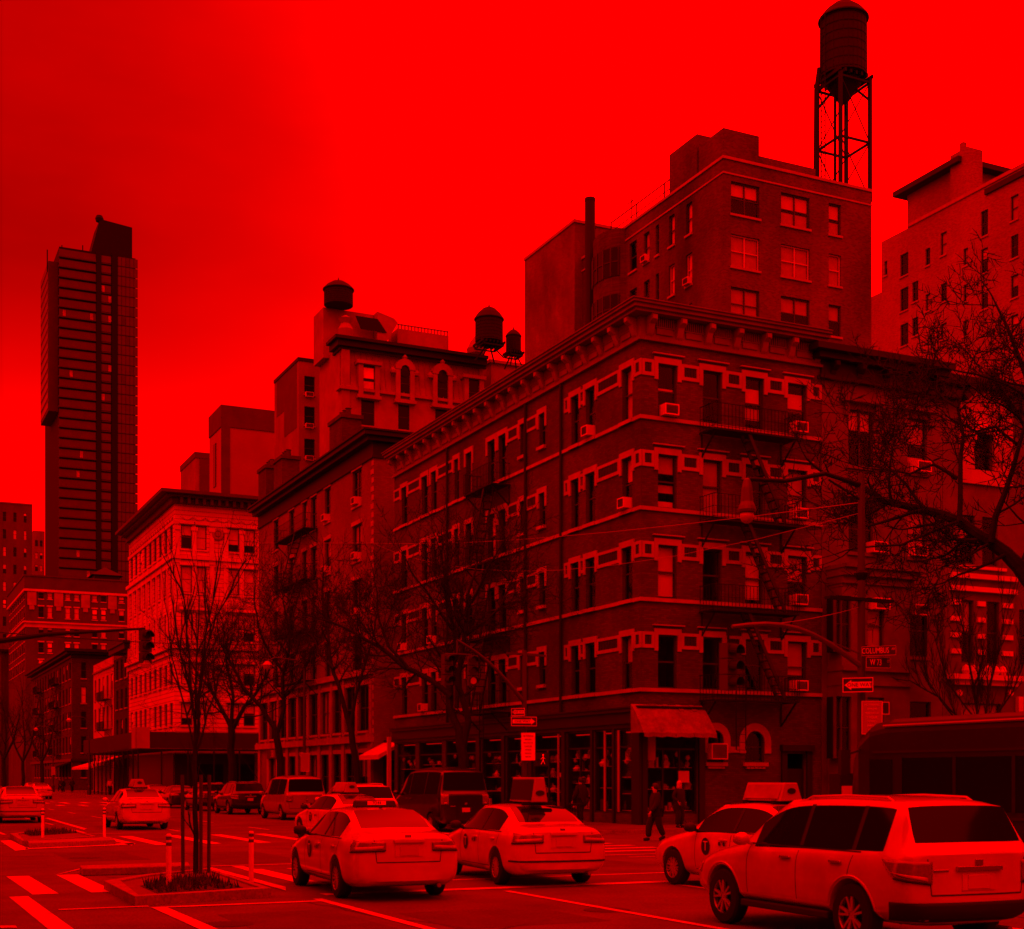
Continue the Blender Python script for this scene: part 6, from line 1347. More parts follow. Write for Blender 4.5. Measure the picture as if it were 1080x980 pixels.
    for sx_ in (-1, 1):
        m_ = MB(); m_.lathe([(0, -.012), (.010, -.004), (.010, .004), (0, .012)], (sx_*.03, .125, 1.645), n=6); 
        m_.v = [tuple(Vector(v)*k) for v in m_.v]; m_.build('eye', SBLACK, e)
    m_ = MB(); m_.prism([Vector((-.012, .12, 1.60))*k, Vector((.012, .12, 1.60))*k, Vector((0, .155, 1.605))*k], Vector((0, -.01, .04))); m_.build('nose', SKIN, e)
    return e
x, y = G(692, 887); person('man in dark coat mid-stride, walking over the crosswalk in front of the corner shop', x, y, 0, R_(80), H=1.76, stride=.5, coat_len=.62)
x, y = G(716, 873, .15); person('pale haired woman in a long dark coat standing at the corner shop window', x, y, .15, R_(-160), H=1.66, coat_len=.45, hair=HAIRB, hair_long=True, arms='pocket')
x, y = 24.9, 0; y = WY(613, 24.6); person('dark dressed man before the shop window, half hidden by the taxi with the dark board', 24.6, y, .15, R_(20), H=1.80, stride=.3, coat_len=.6)
for k, (px, X_, lb_) in enumerate(((76, 22.5, 'tiny pedestrian in dark clothes under the far pale awnings'), (67, 22., 'tiny pedestrian in dark jacket further up the pavement'), (63.5, 23.2, 'tiny pedestrian beside the dark brick corner building, furthest away'), (116, 22.5, 'pedestrian in a pale coat left of the far taxi'))):
    person(lb_, X_, WY(px, X_), .15, R_(60*k), H=1.7, stride=.4, coat=CLD if k < 3 else M('pale_coat', (.5, .45, .4)), lod=True)
# ================================================================ vehicles
def ring(y, zb, w_, zsh, zbelt, wb, zg, wg, zr, edge=.86, zlow=None):
    zl = zlow or (zb+.08)
    return y, [(0, zb), (.78*w_, zb), (.97*w_, zl), (w_, zl+(zsh-zl)*.45), (w_*.99, zsh), (wb, zbelt), (wg, zg), (wg*edge, zg+(zr-zg)*.78), (0, zr)]
SEDAN = dict(L=4.81, W=1.82, H=1.46, wb=2.775, ro=1.09, R=.325, st=[
    ring(.00, .32, .78, .78, .93, .70, .985, .60, 1.00), ring(.06, .25, .86, .80, .97, .76, 1.03, .66, 1.045), ring(.30, .22, .90, .84, .985, .80, 1.06, .68, 1.085), ring(.58, .20, .91, .86, .985, .83, 1.075, .69, 1.105),
    ring(.66, .20, .91, .86, .985, .835, 1.10, .69, 1.135), ring(1.0, .2, .91, .86, .98, .84, 1.24, .655, 1.30), ring(1.34, .2, .91, .86, .975, .845, 1.345, .61, 1.42), ring(1.75, .2, .91, .85, .97, .85, 1.375, .60, 1.455), ring(2.3, .2, .91, .85, .955, .85, 1.38, .60, 1.465), ring(2.72, .2, .91, .84, .945, .85, 1.345, .61, 1.43),
    ring(3.15, .2, .91, .83, .93, .85, 1.16, .66, 1.23), ring(3.5, .2, .91, .82, .92, .84, .97, .72, 1.04), ring(3.6, .2, .91, .81, .91, .83, .94, .70, .985), ring(4.1, .22, .90, .76, .85, .80, .88, .62, .92), ring(4.55, .24, .86, .68, .76, .72, .78, .52, .80), ring(4.78, .28, .74, .55, .62, .6, .64, .45, .65)],
    side=(5, 10), back=(4, 6), front=(9, 11), pillars=(1.98,), belt=.97, seams=(.98, 2.02, 3.1), dark=1)
SUV = dict(L=4.79, W=1.91, H=1.74, wb=2.79, ro=1.04, R=.37, st=[
    ring(.00, .42, .82, .98, 1.08, .82, 1.10, .74, 1.11, zlow=.62, edge=.965), ring(.05, .34, .90, .99, 1.10, .86, 1.14, .77, 1.15, zlow=.60, edge=.965), ring(.12, .32, .94, 1.0, 1.11, .88, 1.20, .78, 1.22, zlow=.56, edge=.965), ring(.34, .28, .95, 1.0, 1.11, .88, 1.56, .70, 1.64, zlow=.48, edge=.965), ring(.48, .28, .955, 1.0, 1.11, .885, 1.60, .685, 1.70, zlow=.46),
    ring(.85, .28, .955, 1.0, 1.105, .885, 1.62, .68, 1.73, zlow=.44), ring(1.5, .28, .955, .99, 1.09, .885, 1.62, .68, 1.745, zlow=.44), ring(2.2, .28, .955, .98, 1.07, .885, 1.61, .68, 1.74, zlow=.44), ring(2.7, .28, .955, .97, 1.06, .885, 1.57, .69, 1.69, zlow=.44),
    ring(3.15, .28, .955, .96, 1.05, .885, 1.36, .73, 1.46, zlow=.44), ring(3.5, .28, .955, .95, 1.04, .88, 1.12, .78, 1.19, zlow=.44), ring(3.62, .28, .95, .94, 1.03, .87, 1.07, .76, 1.12, zlow=.44), ring(4.15, .28, .94, .9, .98, .84, 1.0, .7, 1.04, zlow=.45), ring(4.6, .3, .89, .78, .86, .76, .88, .6, .9, zlow=.46), ring(4.78, .34, .78, .62, .7, .68, .72, .5, .73, zlow=.48)],
    side=(4, 9), back=(2, 3), front=(8, 10), pillars=(1.05, 2.1), belt=1.1, seams=(1.05, 2.12, 3.22), dark=2)
VAN = dict(L=5.0, W=1.95, H=2.05, wb=3.1, ro=.95, R=.34, st=[
    ring(.00, .36, .88, 1.0, 1.12, .90, 1.15, .84, 1.16, edge=.965), ring(.05, .3, .94, 1.02, 1.14, .93, 1.18, .86, 1.20, edge=.965), ring(.10, .28, .97, 1.03, 1.16, .95, 1.26, .87, 1.28, edge=.965), ring(.20, .26, .975, 1.04, 1.16, .96, 1.80, .80, 1.88, edge=.965), ring(.32, .26, .975, 1.04, 1.16, .96, 1.86, .78, 1.98),
    ring(1.0, .25, .975, 1.04, 1.16, .96, 1.88, .78, 2.04), ring(2.0, .25, .975, 1.04, 1.15, .96, 1.88, .78, 2.05), ring(3.0, .25, .975, 1.03, 1.14, .96, 1.86, .78, 2.02), ring(3.45, .25, .975, 1.02, 1.12, .95, 1.78, .78, 1.9), ring(3.95, .25, .97, 1.0, 1.1, .93, 1.42, .79, 1.5), ring(4.3, .25, .96, .97, 1.06, .9, 1.12, .78, 1.18), ring(4.42, .26, .95, .94, 1.02, .88, 1.06, .74, 1.1), ring(4.8, .28, .9, .8, .86, .8, .88, .6, .92), ring(4.98, .32, .8, .6, .66, .7, .7, .5, .72)],
    side=(4, 9), back=(2, 3), front=(8, 10), pillars=(1.5, 2.9), belt=1.16, seams=(1.5, 2.9, 3.9), dark=1)
def car_paint(name, rgb, **k): return M(name, rgb, .30, var=.2, vs=2.2, coat=1.0, spec=.6, **k)
SGLASS = M('tinted_car_glass', (.010, .010, .010), .05, var=0, spec=.10); CGLASS = M('car_glass', (.012, .012, .012), .03, var=0, spec=.9, coat=.0); SEAM = M('seam_black', (.01, .01, .01), .9, var=0); CHROME = M('chrome', (.5, .5, .5), .2, metal=.9, var=.1); TAIL = M('tail_lamp_red', (.22, .01, .01), .12, var=.3, vs=20, coat=1.0); TAILW = M('lamp_clear', (.55, .5, .48), .15, var=.2, vs=20, coat=1.); PLATE = M('licence_plate', (.55, .45, .25), .5, var=.1); TRIMB = M('black_plastic_trim', (.02, .02, .02), .6, var=.2, spec=.3); RIMM = M('alloy_rim', (.45, .43, .42), .4, metal=.4, var=.1); RIMD = M('rim_dark', (.04, .04, .04), .5)  # SEAM: one even black for panel joints, wheel wells and lamp edges
def make_body(spec, paint, name='body', blacklow=False):
    st = spec['st']; K = 9; V = []; F = []; MI = []
    for y, pts in st:
        for (x, z) in pts: V.append((x, y, z))
        for (x, z) in pts[1:-1][::-1]: V.append((-x, y, z))
    n = 2*K-2; S_ = len(st); sa, sb = spec['side']; ba, bb_ = spec['back']; fa, fb = spec['front']
    for i in range(S_-1):
        for j in range(n):
            q = (j+1) % n; F.append((i*n+j, i*n+q, (i+1)*n+q, (i+1)*n+j)); jj = j if j < K-1 else n-1-j; mi = 0
            if jj == 5 and sa <= i < sb: mi = 1
            if jj == 7 and ba <= i < bb_: mi = 2
            if jj == 7 and fa <= i < fb: mi = 3
            if jj < spec['dark']: mi = 4
            if jj == spec['dark'] and spec['dark'] == 2 and False: mi = 4
            MI.append(mi)
    for side, i0 in ((0, 0), (1, (S_-1)*n)):
        sg = -1 if side == 0 else 1; cols = []; y = st[0 if side == 0 else -1][0]; pts = st[0 if side == 0 else -1][1]; grid = {}
        for j in range(1, K-1):
            x, z = pts[j]; row = [i0+j]
            for fx, bl in ((.5, .05), (0, .07), (-.5, .05)): V.append((x*fx, y+sg*bl*(1 if side else .7), z)); row.append(len(V)-1)
            row.append(i0+n-j); grid[j] = row
        for j in range(1, K-2):
            for c in range(4): F.append((grid[j][c], grid[j][c+1], grid[j+1][c+1], grid[j+1][c])); MI.append(4 if (j < spec['dark'] and True) else 0)
        F.append((i0, *grid[1][::-1][0:5])); MI.append(4); F.append((i0+K-1, *grid[K-2])); MI.append(0)
    me = bpy.data.meshes.new('tmp'); me.from_pydata(V, [], F)
    for m in range(6): me.materials.append(paint)
    me.polygons.foreach_set('material_index', MI); bm = bmesh.new(); bm.from_mesh(me); bmesh.ops.recalc_face_normals(bm, faces=bm.faces)
    cl = bm.edges.layers.float.new('crease_edge') if 'crease_edge' not in bm.edges.layers.float else bm.edges.layers.float['crease_edge']
    for ed in bm.edges:
        ms = {f.material_index for f in ed.link_faces}
        if len(ms) == 2: ed[cl] = .95
    vl = bm.verts.layers.float.new('crease_vert')
    for v in bm.verts:
        g = [f for f in v.link_faces if f.material_index in (1, 2, 3)]
        if len(g) == 1: v[vl] = .75
    bm.to_mesh(me); bm.free()
    o = bpy.data.objects.new('tmp', me); COL.objects.link(o); s_ = o.modifiers.new('s', 'SUBSURF'); s_.levels = 2; s_.render_levels = 2; bpy.context.view_layer.update()
    m2 = bpy.data.meshes.new_from_object(o.evaluated_get(bpy.context.evaluated_depsgraph_get())); bpy.data.objects.remove(o)
    xs = [v.co.x for v in m2.vertices]; ys = [v.co.y for v in m2.vertices]; zs = [v.co.z for v in m2.vertices]; sx_, sy_ = spec['W']/(max(xs)-min(xs)), spec['L']/(max(ys)-min(ys)); y0 = min(ys); sz_ = (spec['H']-.2)/(max(zs)-.2)
    for v in m2.vertices: v.co = (v.co.x*sx_, (v.co.y-y0)*sy_, .2+(v.co.z-.2)*sz_)
    return m2
_CARS = {}
def wheel(parent, x, y, R, side, spokes=5, seed=0, width=.21):
    t = MB(); h = width/2; t.lathe([(R*.60, -h), (R*.66, -h*1.02), (R*.92, -h*.95), (R*.99, -h*.7), (R, -h*.3), (R, h*.3), (R*.99, h*.7), (R*.92, h*.95), (R*.66, h*1.02), (R*.60, h)], n=36, axis='x', cap=False); t.lathe([(0, -h*.2), (R*.6, -h*.2)], n=24, axis='x', mi=1)
    wh = t.build('wheel', [BLACK, RIMD], parent, smooth=False); wh.location = (x, y, R); r = MB(); sx_ = side*h
    r.lathe([(R*.66, sx_*.98), (R*.63, sx_*1.0), (R*.60, sx_*.8), (R*.60, sx_*.3)], n=32, axis='x', cap=False); r.lathe([(0, sx_*.85), (R*.14, sx_*.82), (R*.17, sx_*.6)], n=14, axis='x', cap=False)
    for k in range(spokes):
        a = 6.283*k/spokes+.3*seed
        for da in (-.13, .13):
            c, s_ = math.cos(a+da), math.sin(a+da); c2, s2 = math.cos(a+da*1.6), math.sin(a+da*1.6); r.bar((sx_*.72, c*R*.12, s_*R*.12), (sx_*.78, c2*R*.62, s2*R*.62), R*(.085 if spokes > 6 else .12), R*.075)
    r.build('rim', RIMM, wh); return wh
def patch(bvh, name, mat, parent, corners, tgt, n=10, m=6, off=.006):
    """surface patch: rays from a bilinear sheet of origins towards a target, laid on the body"""
    a, b, c, d = [Vector(q) for q in corners]; mb = MB(); g = {}
    for i in range(n+1):
        for j in range(m+1):
            u, v = i/n, j/m; o = a.lerp(b, u).lerp(d.lerp(c, u), v); T = Vector(tgt) if not callable(tgt) else tgt(u, v); T = Vector((T.x, T.y, o.z)); dirn = (T-o).normalized(); hit, nn, _, _ = bvh.ray_cast(o, dirn)
            g[i, j] = None if hit is None else hit-dirn*off
    for i in range(n):
        for j in range(m):
            q = [g[i, j], g[i+1, j], g[i+1, j+1], g[i, j+1]]
            if all(v is not None for v in q) and max((q[k]-q[k-1]).length for k in range(4)) < .3: mb.quad(*q)
    o_ = mb.build(name, mat, parent, smooth=True)
    if o_ is not None: md = o_.modifiers.new('t', 'SOLIDIFY'); md.thickness = .004; md.offset = 0
    return o_
def strip(bvh, mb, pts, dirn, wd, off=.0025):
    P = []; dirn = Vector(dirn)
    for p in pts:
        hit, nn, _, _ = bvh.ray_cast(Vector(p)-dirn*2, dirn)
        if hit is None: P.append(None)
        else: P.append((hit, nn))
    for p, q in zip(P, P[1:]):
        if p is None or q is None or (q[0]-p[0]).length > .35: continue
        t = (q[0]-p[0]); 
        if t.length < 1e-5: continue
        s_ = t.normalized().cross(p[1]).normalized()*wd/2; mb.quad(p[0]-s_+p[1]*off, q[0]-s_+q[1]*off, q[0]+s_+q[1]*off, p[0]+s_+p[1]*off)
def make_car(kind, label, cat, paint, rear_at, yaw, scale=(1, 1, 1), taxi=None, cab=False, far=False, group=None, name='car', low=None, plate=True, tail='sedan', spk=5, rack=False, glassmat=None):
    """origin on the ground under the middle of the rear bumper; the car points along +Y of its own frame"""
    spec = {'sedan': SEDAN, 'suv': SUV, 'van': VAN}[kind]; e = empty(name, label, cat, (*rear_at, 0), rz=yaw, group=group)
    sx_, sy_, sz_ = scale; W, L_, H, R = spec['W']*sx_, spec['L']*sy_, spec['H']*sz_, spec['R']; ro, wbs = spec['ro']*sy_, spec['wb']*sy_
    me = make_body(spec, paint); me.transform(Matrix.Diagonal((sx_, sy_, sz_, 1))); ys = (ro, ro+wbs)
    ob = bpy.data.objects.new('body', me); COL.objects.link(ob)
    cut = MB(); Rc = R+.055
    for y in ys:
        for s_ in (-1, 1): cut.lathe([(Rc, s_*(W/2-.30)), (Rc, s_*(W/2+.2))], (0, y, R), n=40, axis='x')
    co = cut.build('cutter', paint); md = ob.modifiers.new('b', 'BOOLEAN'); md.object = co; md.operation = 'DIFFERENCE'; md.solver = 'EXACT'; bpy.context.view_layer.update()
    m2 = bpy.data.meshes.new_from_object(ob.evaluated_get(bpy.context.evaluated_depsgraph_get())); bpy.data.objects.remove(co); bpy.data.objects.remove(ob)
    bm = bmesh.new(); bm.from_mesh(m2); bm.normal_update()
    # the loft's under-side and wheel wells are dark; glass comes off as separate panes
    for f in bm.faces:
        c = f.calc_center_median(); y = min(ys, key=lambda q: abs(q-c.y)); d = math.hypot(c.y-y, c.z-R)
        if (d < Rc+.004 and abs(f.normal.x) < .3 and abs(d-Rc) < .02 and abs(c.x) > W/2-.31) or (abs(abs(c.x)-(W/2-.30)) < .004 and d < Rc): f.material_index = 5
    panes = {}
    for gi, nm in ((1, 'side_window'), (2, 'rear_window'), (3, 'windscreen')):
        fs = [f for f in bm.faces if f.material_index == gi]
        for sd in ((-1, 1) if gi == 1 else (0,)):
            sel = [f for f in fs if sd == 0 or f.calc_center_median().x*sd > 0]; mb_ = MB()
            for f in sel: mb_.poly([v.co.copy() for v in f.verts])
            panes[nm, sd] = mb_
    full = BVHTree.FromBMesh(bm)
    bmesh.ops.delete(bm, geom=[f for f in bm.faces if f.material_index in (1, 2, 3)], context='FACES')
    bm.to_mesh(m2); bm.free()
    m2.materials.clear()
    for m in (paint, paint, paint, paint, TRIMB, SEAM): m2.materials.append(m)
    m2.polygons.foreach_set('use_smooth', [True]*len(m2.polygons)); body = bpy.data.objects.new('body', m2); COL.objects.link(body); body.parent = e
    try: m2.set_sharp_from_angle(angle=R_(50))
    except Exception: pass
    for (nm, sd), mb_ in panes.items(): mb_.build(nm, SGLASS if nm == 'side_window' or kind != 'sedan' else CGLASS, e, smooth=True)
    # pillars, seams, handles
    for sd in (-1, 1):
        for y in spec['pillars']: sm = MB(); zb_ = spec['belt']*sz_; strip(full, sm, [(0, y*sy_+.0*k, zb_+.02+(H*.93-zb_-.02)*k/10) for k in range(11)], (-sd, 0, 0), .075, .004); sm.build('door_pillar', TRIMB, e)
    sm = MB()
    for sd in (-1, 1):
        for y in spec['seams']: strip(full, sm, [(0, y*sy_+(.06*math.sin(k*.3) if y < 1.2 else 0), (.36+(spec['belt']-.40)*k/12)*sz_) for k in range(13)], (-sd, 0, 0), .012)
        strip(full, sm, [(0, (.98+(3.1-.98)*k/20)*sy_, .33*sz_) for k in range(21)], (-sd, 0, 0), .012)
        for z in ((spec['belt']+.0)*sz_,): strip(full, sm, [(0, (.9+(3.3-.9)*k/24)*sy_, z) for k in range(25)], (-sd, 0, 0), .018, .004)
    zt_ = {'sedan': 1.0, 'suv': 1.06, 'van': 1.1}[kind]*sz_; bz = {'sedan': .62, 'suv': .66, 'van': .55}[kind]*sz_
    hw = {'sedan': .52, 'suv': .62, 'van': .8}[kind]*sx_
    for z in ((bz,) if kind != 'van' else (bz,)): strip(full, sm, [(-hw+2*hw*k/16, 0, z) for k in range(17)], (0, 1, 0), .016)
    for s_ in (-1, 1): strip(full, sm, [(s_*hw*(1.0+.08*k/8), 0, bz+(zt_-bz)*k/8) for k in range(9)], (0, 1, 0), .013)
    if kind == 'van': strip(full, sm, [(0, 0, bz+(zt_-bz)*k/8) for k in range(9)], (0, 1, 0), .014)
    sm.build('panel_seam', SEAM, e)
    if not far:
        for sd in (-1, 1):
            for y in {'sedan': (1.25, 2.22), 'suv': (1.32, 2.35), 'van': (2.75, 3.1)}[kind]:
                hit, nn, _, _ = full.ray_cast(Vector((sd*2, y*sy_, (spec['belt']-.13)*sz_)), Vector((-sd, 0, 0)))
                if hit: hd = MB(); hd.box(hit.x-.005*sd, hit.x+.035*sd, hit.y-.11, hit.y+.11, hit.z-.014, hit.z+.016); bevel(hd.build('door_handle', paint if kind != 'suv' else CHROME, e), .008)
    for s_ in (-1, 1):   # mirrors
        y = {'sedan': 3.12, 'suv': 3.2, 'van': 3.95}[kind]*sy_; z = (spec['belt']+.03)*sz_; mm = MB(); x = s_*(W/2-.02)
        mm.lathe([(0, -.11), (.07, -.10), (.10, -.03), (.10, .04), (.06, .10), (0, .12)], (0, 0, 0), n=12, axis='x'); mm.v = [(v[0]+x+s_*.10, v[1]*.8+y, v[2]*.85+z+.03) for v in mm.v]; mm.bar((x-s_*.06, y+.02, z-.03), (x+s_*.06, y+.01, z), .05); mm.build('mirror', paint if not cab else TRIMB, e, smooth=True)
    # wheels
    for y in ys:
        for s_ in (-1, 1): wheel(e, s_*(W/2-.115), y, R, s_, spk, rnd.random())
    # rear lamps
    for s_ in (-1, 1):
        T = lambda u, v, s_=s_: Vector((s_*.30*sx_, .75, 0))
        if tail == 'sedan': q = [(s_*.42*sx_, -.4, .80*sz_), (s_*1.25*sx_, -.02, .78*sz_), (s_*1.25*sx_, .02, .97*sz_), (s_*.42*sx_, -.4, .93*sz_)]; 
        elif tail == 'suv': q = [(s_*.80*sx_, -.4, .78*sz_), (s_*1.3*sx_, .0, .84*sz_), (s_*1.3*sx_, .34, 1.05*sz_), (s_*.80*sx_, -.4, 1.03*sz_)]
        else: q = [(s_*.86*sx_, -.4, .86*sz_), (s_*1.2*sx_, -.2, .86*sz_), (s_*1.2*sx_, -.2, 1.2*sz_), (s_*.86*sx_, -.4, 1.2*sz_)]
        tl = patch(full, 'tail_lamp', TAIL, e, q, T, 12, 6, .012)
        if tl:
            q2 = [(q[0][0]*1.12, q[0][1], q[0][2]+.035*sz_), (q[1][0]*.9, q[1][1]-.12, q[1][2]+.03*sz_), (q[2][0]*.9, q[2][1]-.12, q[1][2]+.075*sz_), (q[3][0]*1.12, q[3][1], q[0][2]+.08*sz_)]
            patch(full, 'reversing_lamp', TAILW, tl, q2, T, 8, 3, .02)
            q3 = [(q[0][0]*1.05, q[0][1], q[0][2]-.008), (q[1][0], q[1][1], q[1][2]-.008), (q[1][0], q[1][1], q[1][2]+.012), (q[0][0]*1.05, q[0][1], q[0][2]+.012)]
            patch(full, 'lamp_edge', SEAM, tl, q3, T, 10, 1, .018)
        hl = patch(full, 'headlamp', TAILW, e, [(s_*.45*sx_, L_+.5, .62*sz_), (s_*1.2*sx_, L_-.05, .66*sz_), (s_*1.2*sx_, L_-.15, .80*sz_), (s_*.45*sx_, L_+.5, .72*sz_)], Vector((s_*.3, L_-.9, 0)), 10, 5, .01)
    def rear_box(nm, mat, cx, cz, w_, h_, d=.012, par=None, dz=.0):
        hit, nn, _, _ = full.ray_cast(Vector((cx, -1, cz)), Vector((0, 1, 0)))
        if not hit: return None
        b = MB(); yy = hit.y; b.box(cx-w_/2, cx+w_/2, yy-d, yy+.03, cz-h_/2, cz+h_/2); return bevel(b.build(nm, mat, par or e), .004, 1)
    pz = {'sedan': .80, 'suv': .80, 'van': .70}[kind]*sz_
    if plate:
        pr = rear_box('plate_recess', TRIMB if kind == 'van' else paint, 0, pz, .46, .19, .008); pl = rear_box('licence_plate', PLATE, 0, pz, .31, .155, .016)
        if kind != 'van': rear_box('boot_handle', CHROME if kind == 'suv' else paint, 0, pz+.15, .62 if kind == 'suv' else .5, .05, .035)
    rear_box('badge', CHROME, 0, pz+.215, .10, .07, .02); rear_box('nameplate', CHROME, -.5*sx_, pz+.13, .2, .025, .012) if not far else None
    b = MB(); rb = full.ray_cast(Vector((0, -1, .38*sz_)), Vector((0, 1, 0)))[0]; yy = rb.y if rb else 0
    if kind == 'suv': patch(full, 'bumper_cladding', TRIMB, e, [(-1.5, -.35, .36*sz_), (1.5, -.35, .36*sz_), (1.5, -.35, .58*sz_), (-1.5, -.35, .58*sz_)], lambda u, v: Vector(((u-.5)*1.0, .9, 0)), 24, 5, .01)
    elif low: patch(full, 'bumper_strip', TRIMB, e, [(-1.5, -.35, .455*sz_), (1.5, -.35, .455*sz_), (1.5, -.35, .485*sz_), (-1.5, -.35, .485*sz_)], lambda u, v: Vector(((u-.5)*1.0, .9, 0)), 24, 2, .008)
    ex = MB(); ex.lathe([(.03, 0), (.035, .0), (.035, .2)], (W*.28, yy+.03, .24), n=12, axis='y'); ex.build('exhaust', CHROME, e)
    if kind == 'suv':
        wi = MB(); wi.bar((-.05, .22, 1.24*sz_), (.42, .26, 1.27*sz_), .02); wi.build('wiper', TRIMB, e)
        for s_ in (-1, 1):
            rr = MB(); q = [(s_*.56*sx_, y*sy_, (full.ray_cast(Vector((s_*.56*sx_, y*sy_, 3)), Vector((0, 0, -1)))[0] or Vector((0, 0, 1.7))).z+dz) for y, dz in ((.75, -.005), (.85, .035), (1.6, .04), (2.3, .035), (2.45, -.005))]; rr.tube(q, .016, 6); rr.build('roof_rail', CHROME if rack else paint, e)
        for s_ in (-1, 1):
            for y in ys:
                ar = MB(); pts = []
                for k in range(17):
                    a = math.pi*(-.05+1.1*k/16); c, s2 = math.cos(a), math.sin(a); hit = full.ray_cast(Vector((s_*2, y+c*(Rc+.03), R+s2*(Rc+.03))), Vector((-s_, 0, 0)))[0]; pts.append(hit+Vector((s_*.004, 0, 0)) if hit else None)
                pts = [p for p in pts if p is not None]
                if len(pts) > 3: ar.tube(pts, .012, 5); ar.build('arch_lip', TRIMB if False else paint, e)
        for s_ in (-1, 1): rb_ = MB(); rb_.bar((s_*(W/2-.06), ys[0]+.45, .33), (s_*(W/2-.06), ys[1]-.45, .33), .10, .09); bevel(rb_.build('running_board', TRIMB, e), .02)
    if kind == 'sedan' and not far:
        an = MB(); an.prism([(-.02, 1.5, H-.02), (.02, 1.5, H-.02), (.01, 1.62, H-.02), (-.01, 1.62, H-.02)], (0, -.06, .05)); an.build('aerial', TRIMB, e)
    zr = H
    if cab:   # door emblem, as on the cabs
        for s_ in (-1, 1):
            hit = full.ray_cast(Vector((s_*2, 2.75*sy_, .72*sz_)), Vector((-s_, 0, 0)))[0]
            if hit:
                m_ = MB(); m_.poly([Vector((hit.x+s_*.012, hit.y+.13*math.cos(k*.393), hit.z+.15*math.sin(k*.393))) for k in range(16)]); em = m_.build('door_emblem', SBLACK, e)
                text('lettering', 'T', .24, SWHITE, em, face_mtx((hit.x+s_*.014, hit.y, hit.z), s_, 0), ext=.002); 
                for dy in (.42, .55): m_ = MB(); m_.poly([Vector((hit.x+s_*.015, hit.y-dy+.035*math.cos(k*.524), hit.z+.06+.035*math.sin(k*.524))) for k in range(12)]); m_.build('door_spot', SBLACK, em)
                hz = full.ray_cast(Vector((s_*2, 1.6*sy_, .72*sz_)), Vector((-s_, 0, 0)))[0]
    if taxi == 'light':
        m_ = MB(); yb = 1.9*sy_; m_.prism([(-.36, yb-.12, zr-.01), (.36, yb-.12, zr-.01), (.33, yb-.10, zr+.10), (-.33, yb-.10, zr+.10)], (0, .24, 0)); b_ = bevel(m_.build('roof_sign', SBLACK, e), .02)
        m_ = MB(); m_.box(-.16, .16, yb-.14, yb-.121, zr+.025, zr+.09); m_.build('sign_face', M('sign_lit_panel', (.7, .6, .4), .5, emit=.25, var=0), b_); text('lettering', '7D44', .07, SBLACK, b_, face_mtx((0, yb-.142, zr+.057), 0, -1), ext=.001)
    if taxi in ('board', 'boardpale'):
        thin = taxi == 'board'; yb0, yb1 = (1.15*sy_, 2.35*sy_) if thin else (1.5*sy_, 2.6*sy_); mt = SBLACK if taxi == 'board' else M('board_pale', (.30, .27, .24), .4, var=.5, vs=2); zb_ = zr+.03; hb, ba_, bt_ = (.46, .16, .09) if thin else (.31, .24, .13)
        m_ = MB(); pr_ = [(-ba_, yb0, zb_), (ba_, yb0, zb_), (bt_, yb0, zb_+hb), (-bt_, yb0, zb_+hb)]; m_.prism(pr_, (0, yb1-yb0, 0)); b_ = bevel(m_.build('roof_board', M('board_shell', (.36, .33, .3), .5), e), .015)
        m_ = MB(); 
        for s_ in (-1, 1): m_.prism([(s_*(ba_-.005), yb0+.05, zb_+.04), (s_*(ba_-.005), yb1-.05, zb_+.04), (s_*(bt_+.005), yb1-.05, zb_+hb-.04), (s_*(bt_+.005), yb0+.05, zb_+hb-.04)], (s_*.014, 0, .002))
        m_.build('advert_panel', mt, b_)
        m_ = MB(); m_.poly([(.09*math.cos(k*.393), yb0-.012, zb_+.17+.05*math.sin(k*.393)) for k in range(16)]); m_.build('end_emblem', SBLACK, b_)
        m_ = MB(); m_.box(-.3, .3, yb0+.1, yb0+.16, zr-.03, zb_+.01); m_.build('board_foot', IRON, e); m_ = MB(); m_.box(-.3, .3, yb1-.16, yb1-.1, zr-.03, zb_+.01); m_.build('board_foot', IRON, e)
    return e
YEL = car_paint('taxi_yellow', (.62, .32, .02)); SILV = car_paint('pale_silver_paint', (.58, .56, .55)); BLK = car_paint('black_car_paint', (.006, .006, .006)); GRY = car_paint('grey_car_paint', (.30, .28, .27)); GRY2 = car_paint('mid_grey_paint', (.09, .09, .09)); WHT = car_paint('white_car_paint', (.6, .59, .57))
def rear(px, py, dx, ro, yaw=0.):
    """ground point under the middle of the rear bumper, from the rear-left wheel's contact pixel"""
    x, y = G(px, py); c, s_ = math.cos(yaw), math.sin(yaw); return (x+dx*c+ro*s_, y+dx*s_-ro*c)
y1_ = R_(-3)
make_car('sedan', 'pale taxi seen from behind with a small black roof light, nearest the traffic island', 'taxi', YEL, rear(358, 947, .83, 1.09, y1_), y1_, taxi='light', cab=True, group='taxis on the avenue', name='taxi', spk=7, tail='sedan')
y2_ = R_(-5)
make_car('sedan', 'pale taxi with a thin dark advertising board on its roof and a black bumper strip', 'taxi', YEL, rear(526, 933, .83, 1.09, y2_), y2_, taxi='board', cab=True, group='taxis on the avenue', name='taxi', spk=9, low=True, tail='sedan')
make_car('sedan', 'pale taxi with a pale roof board, partly hidden by the big pale sport utility car', 'taxi', YEL, (14.25, 17.55), R_(1), taxi='boardpale', cab=True, group='taxis on the avenue', name='taxi', spk=9, scale=(1.0, .97, 1.04))
y4_ = R_(-2.7)
make_car('suv', 'large pale sport utility car with black lower trim, nearest of all vehicles', 'car', SILV, rear(903, 999, .86, 1.04, y4_), y4_, cab=False, name='suv', tail='suv', spk=5)
make_car('sedan', 'pale taxi driving away past the far traffic island, with a tall pale roof sign', 'taxi', YEL, (9.5, 51.6), 0., taxi='boardpale', cab=False, group='taxis on the avenue', name='taxi', spk=9, scale=(1.03, 1, 1.06), far=True)
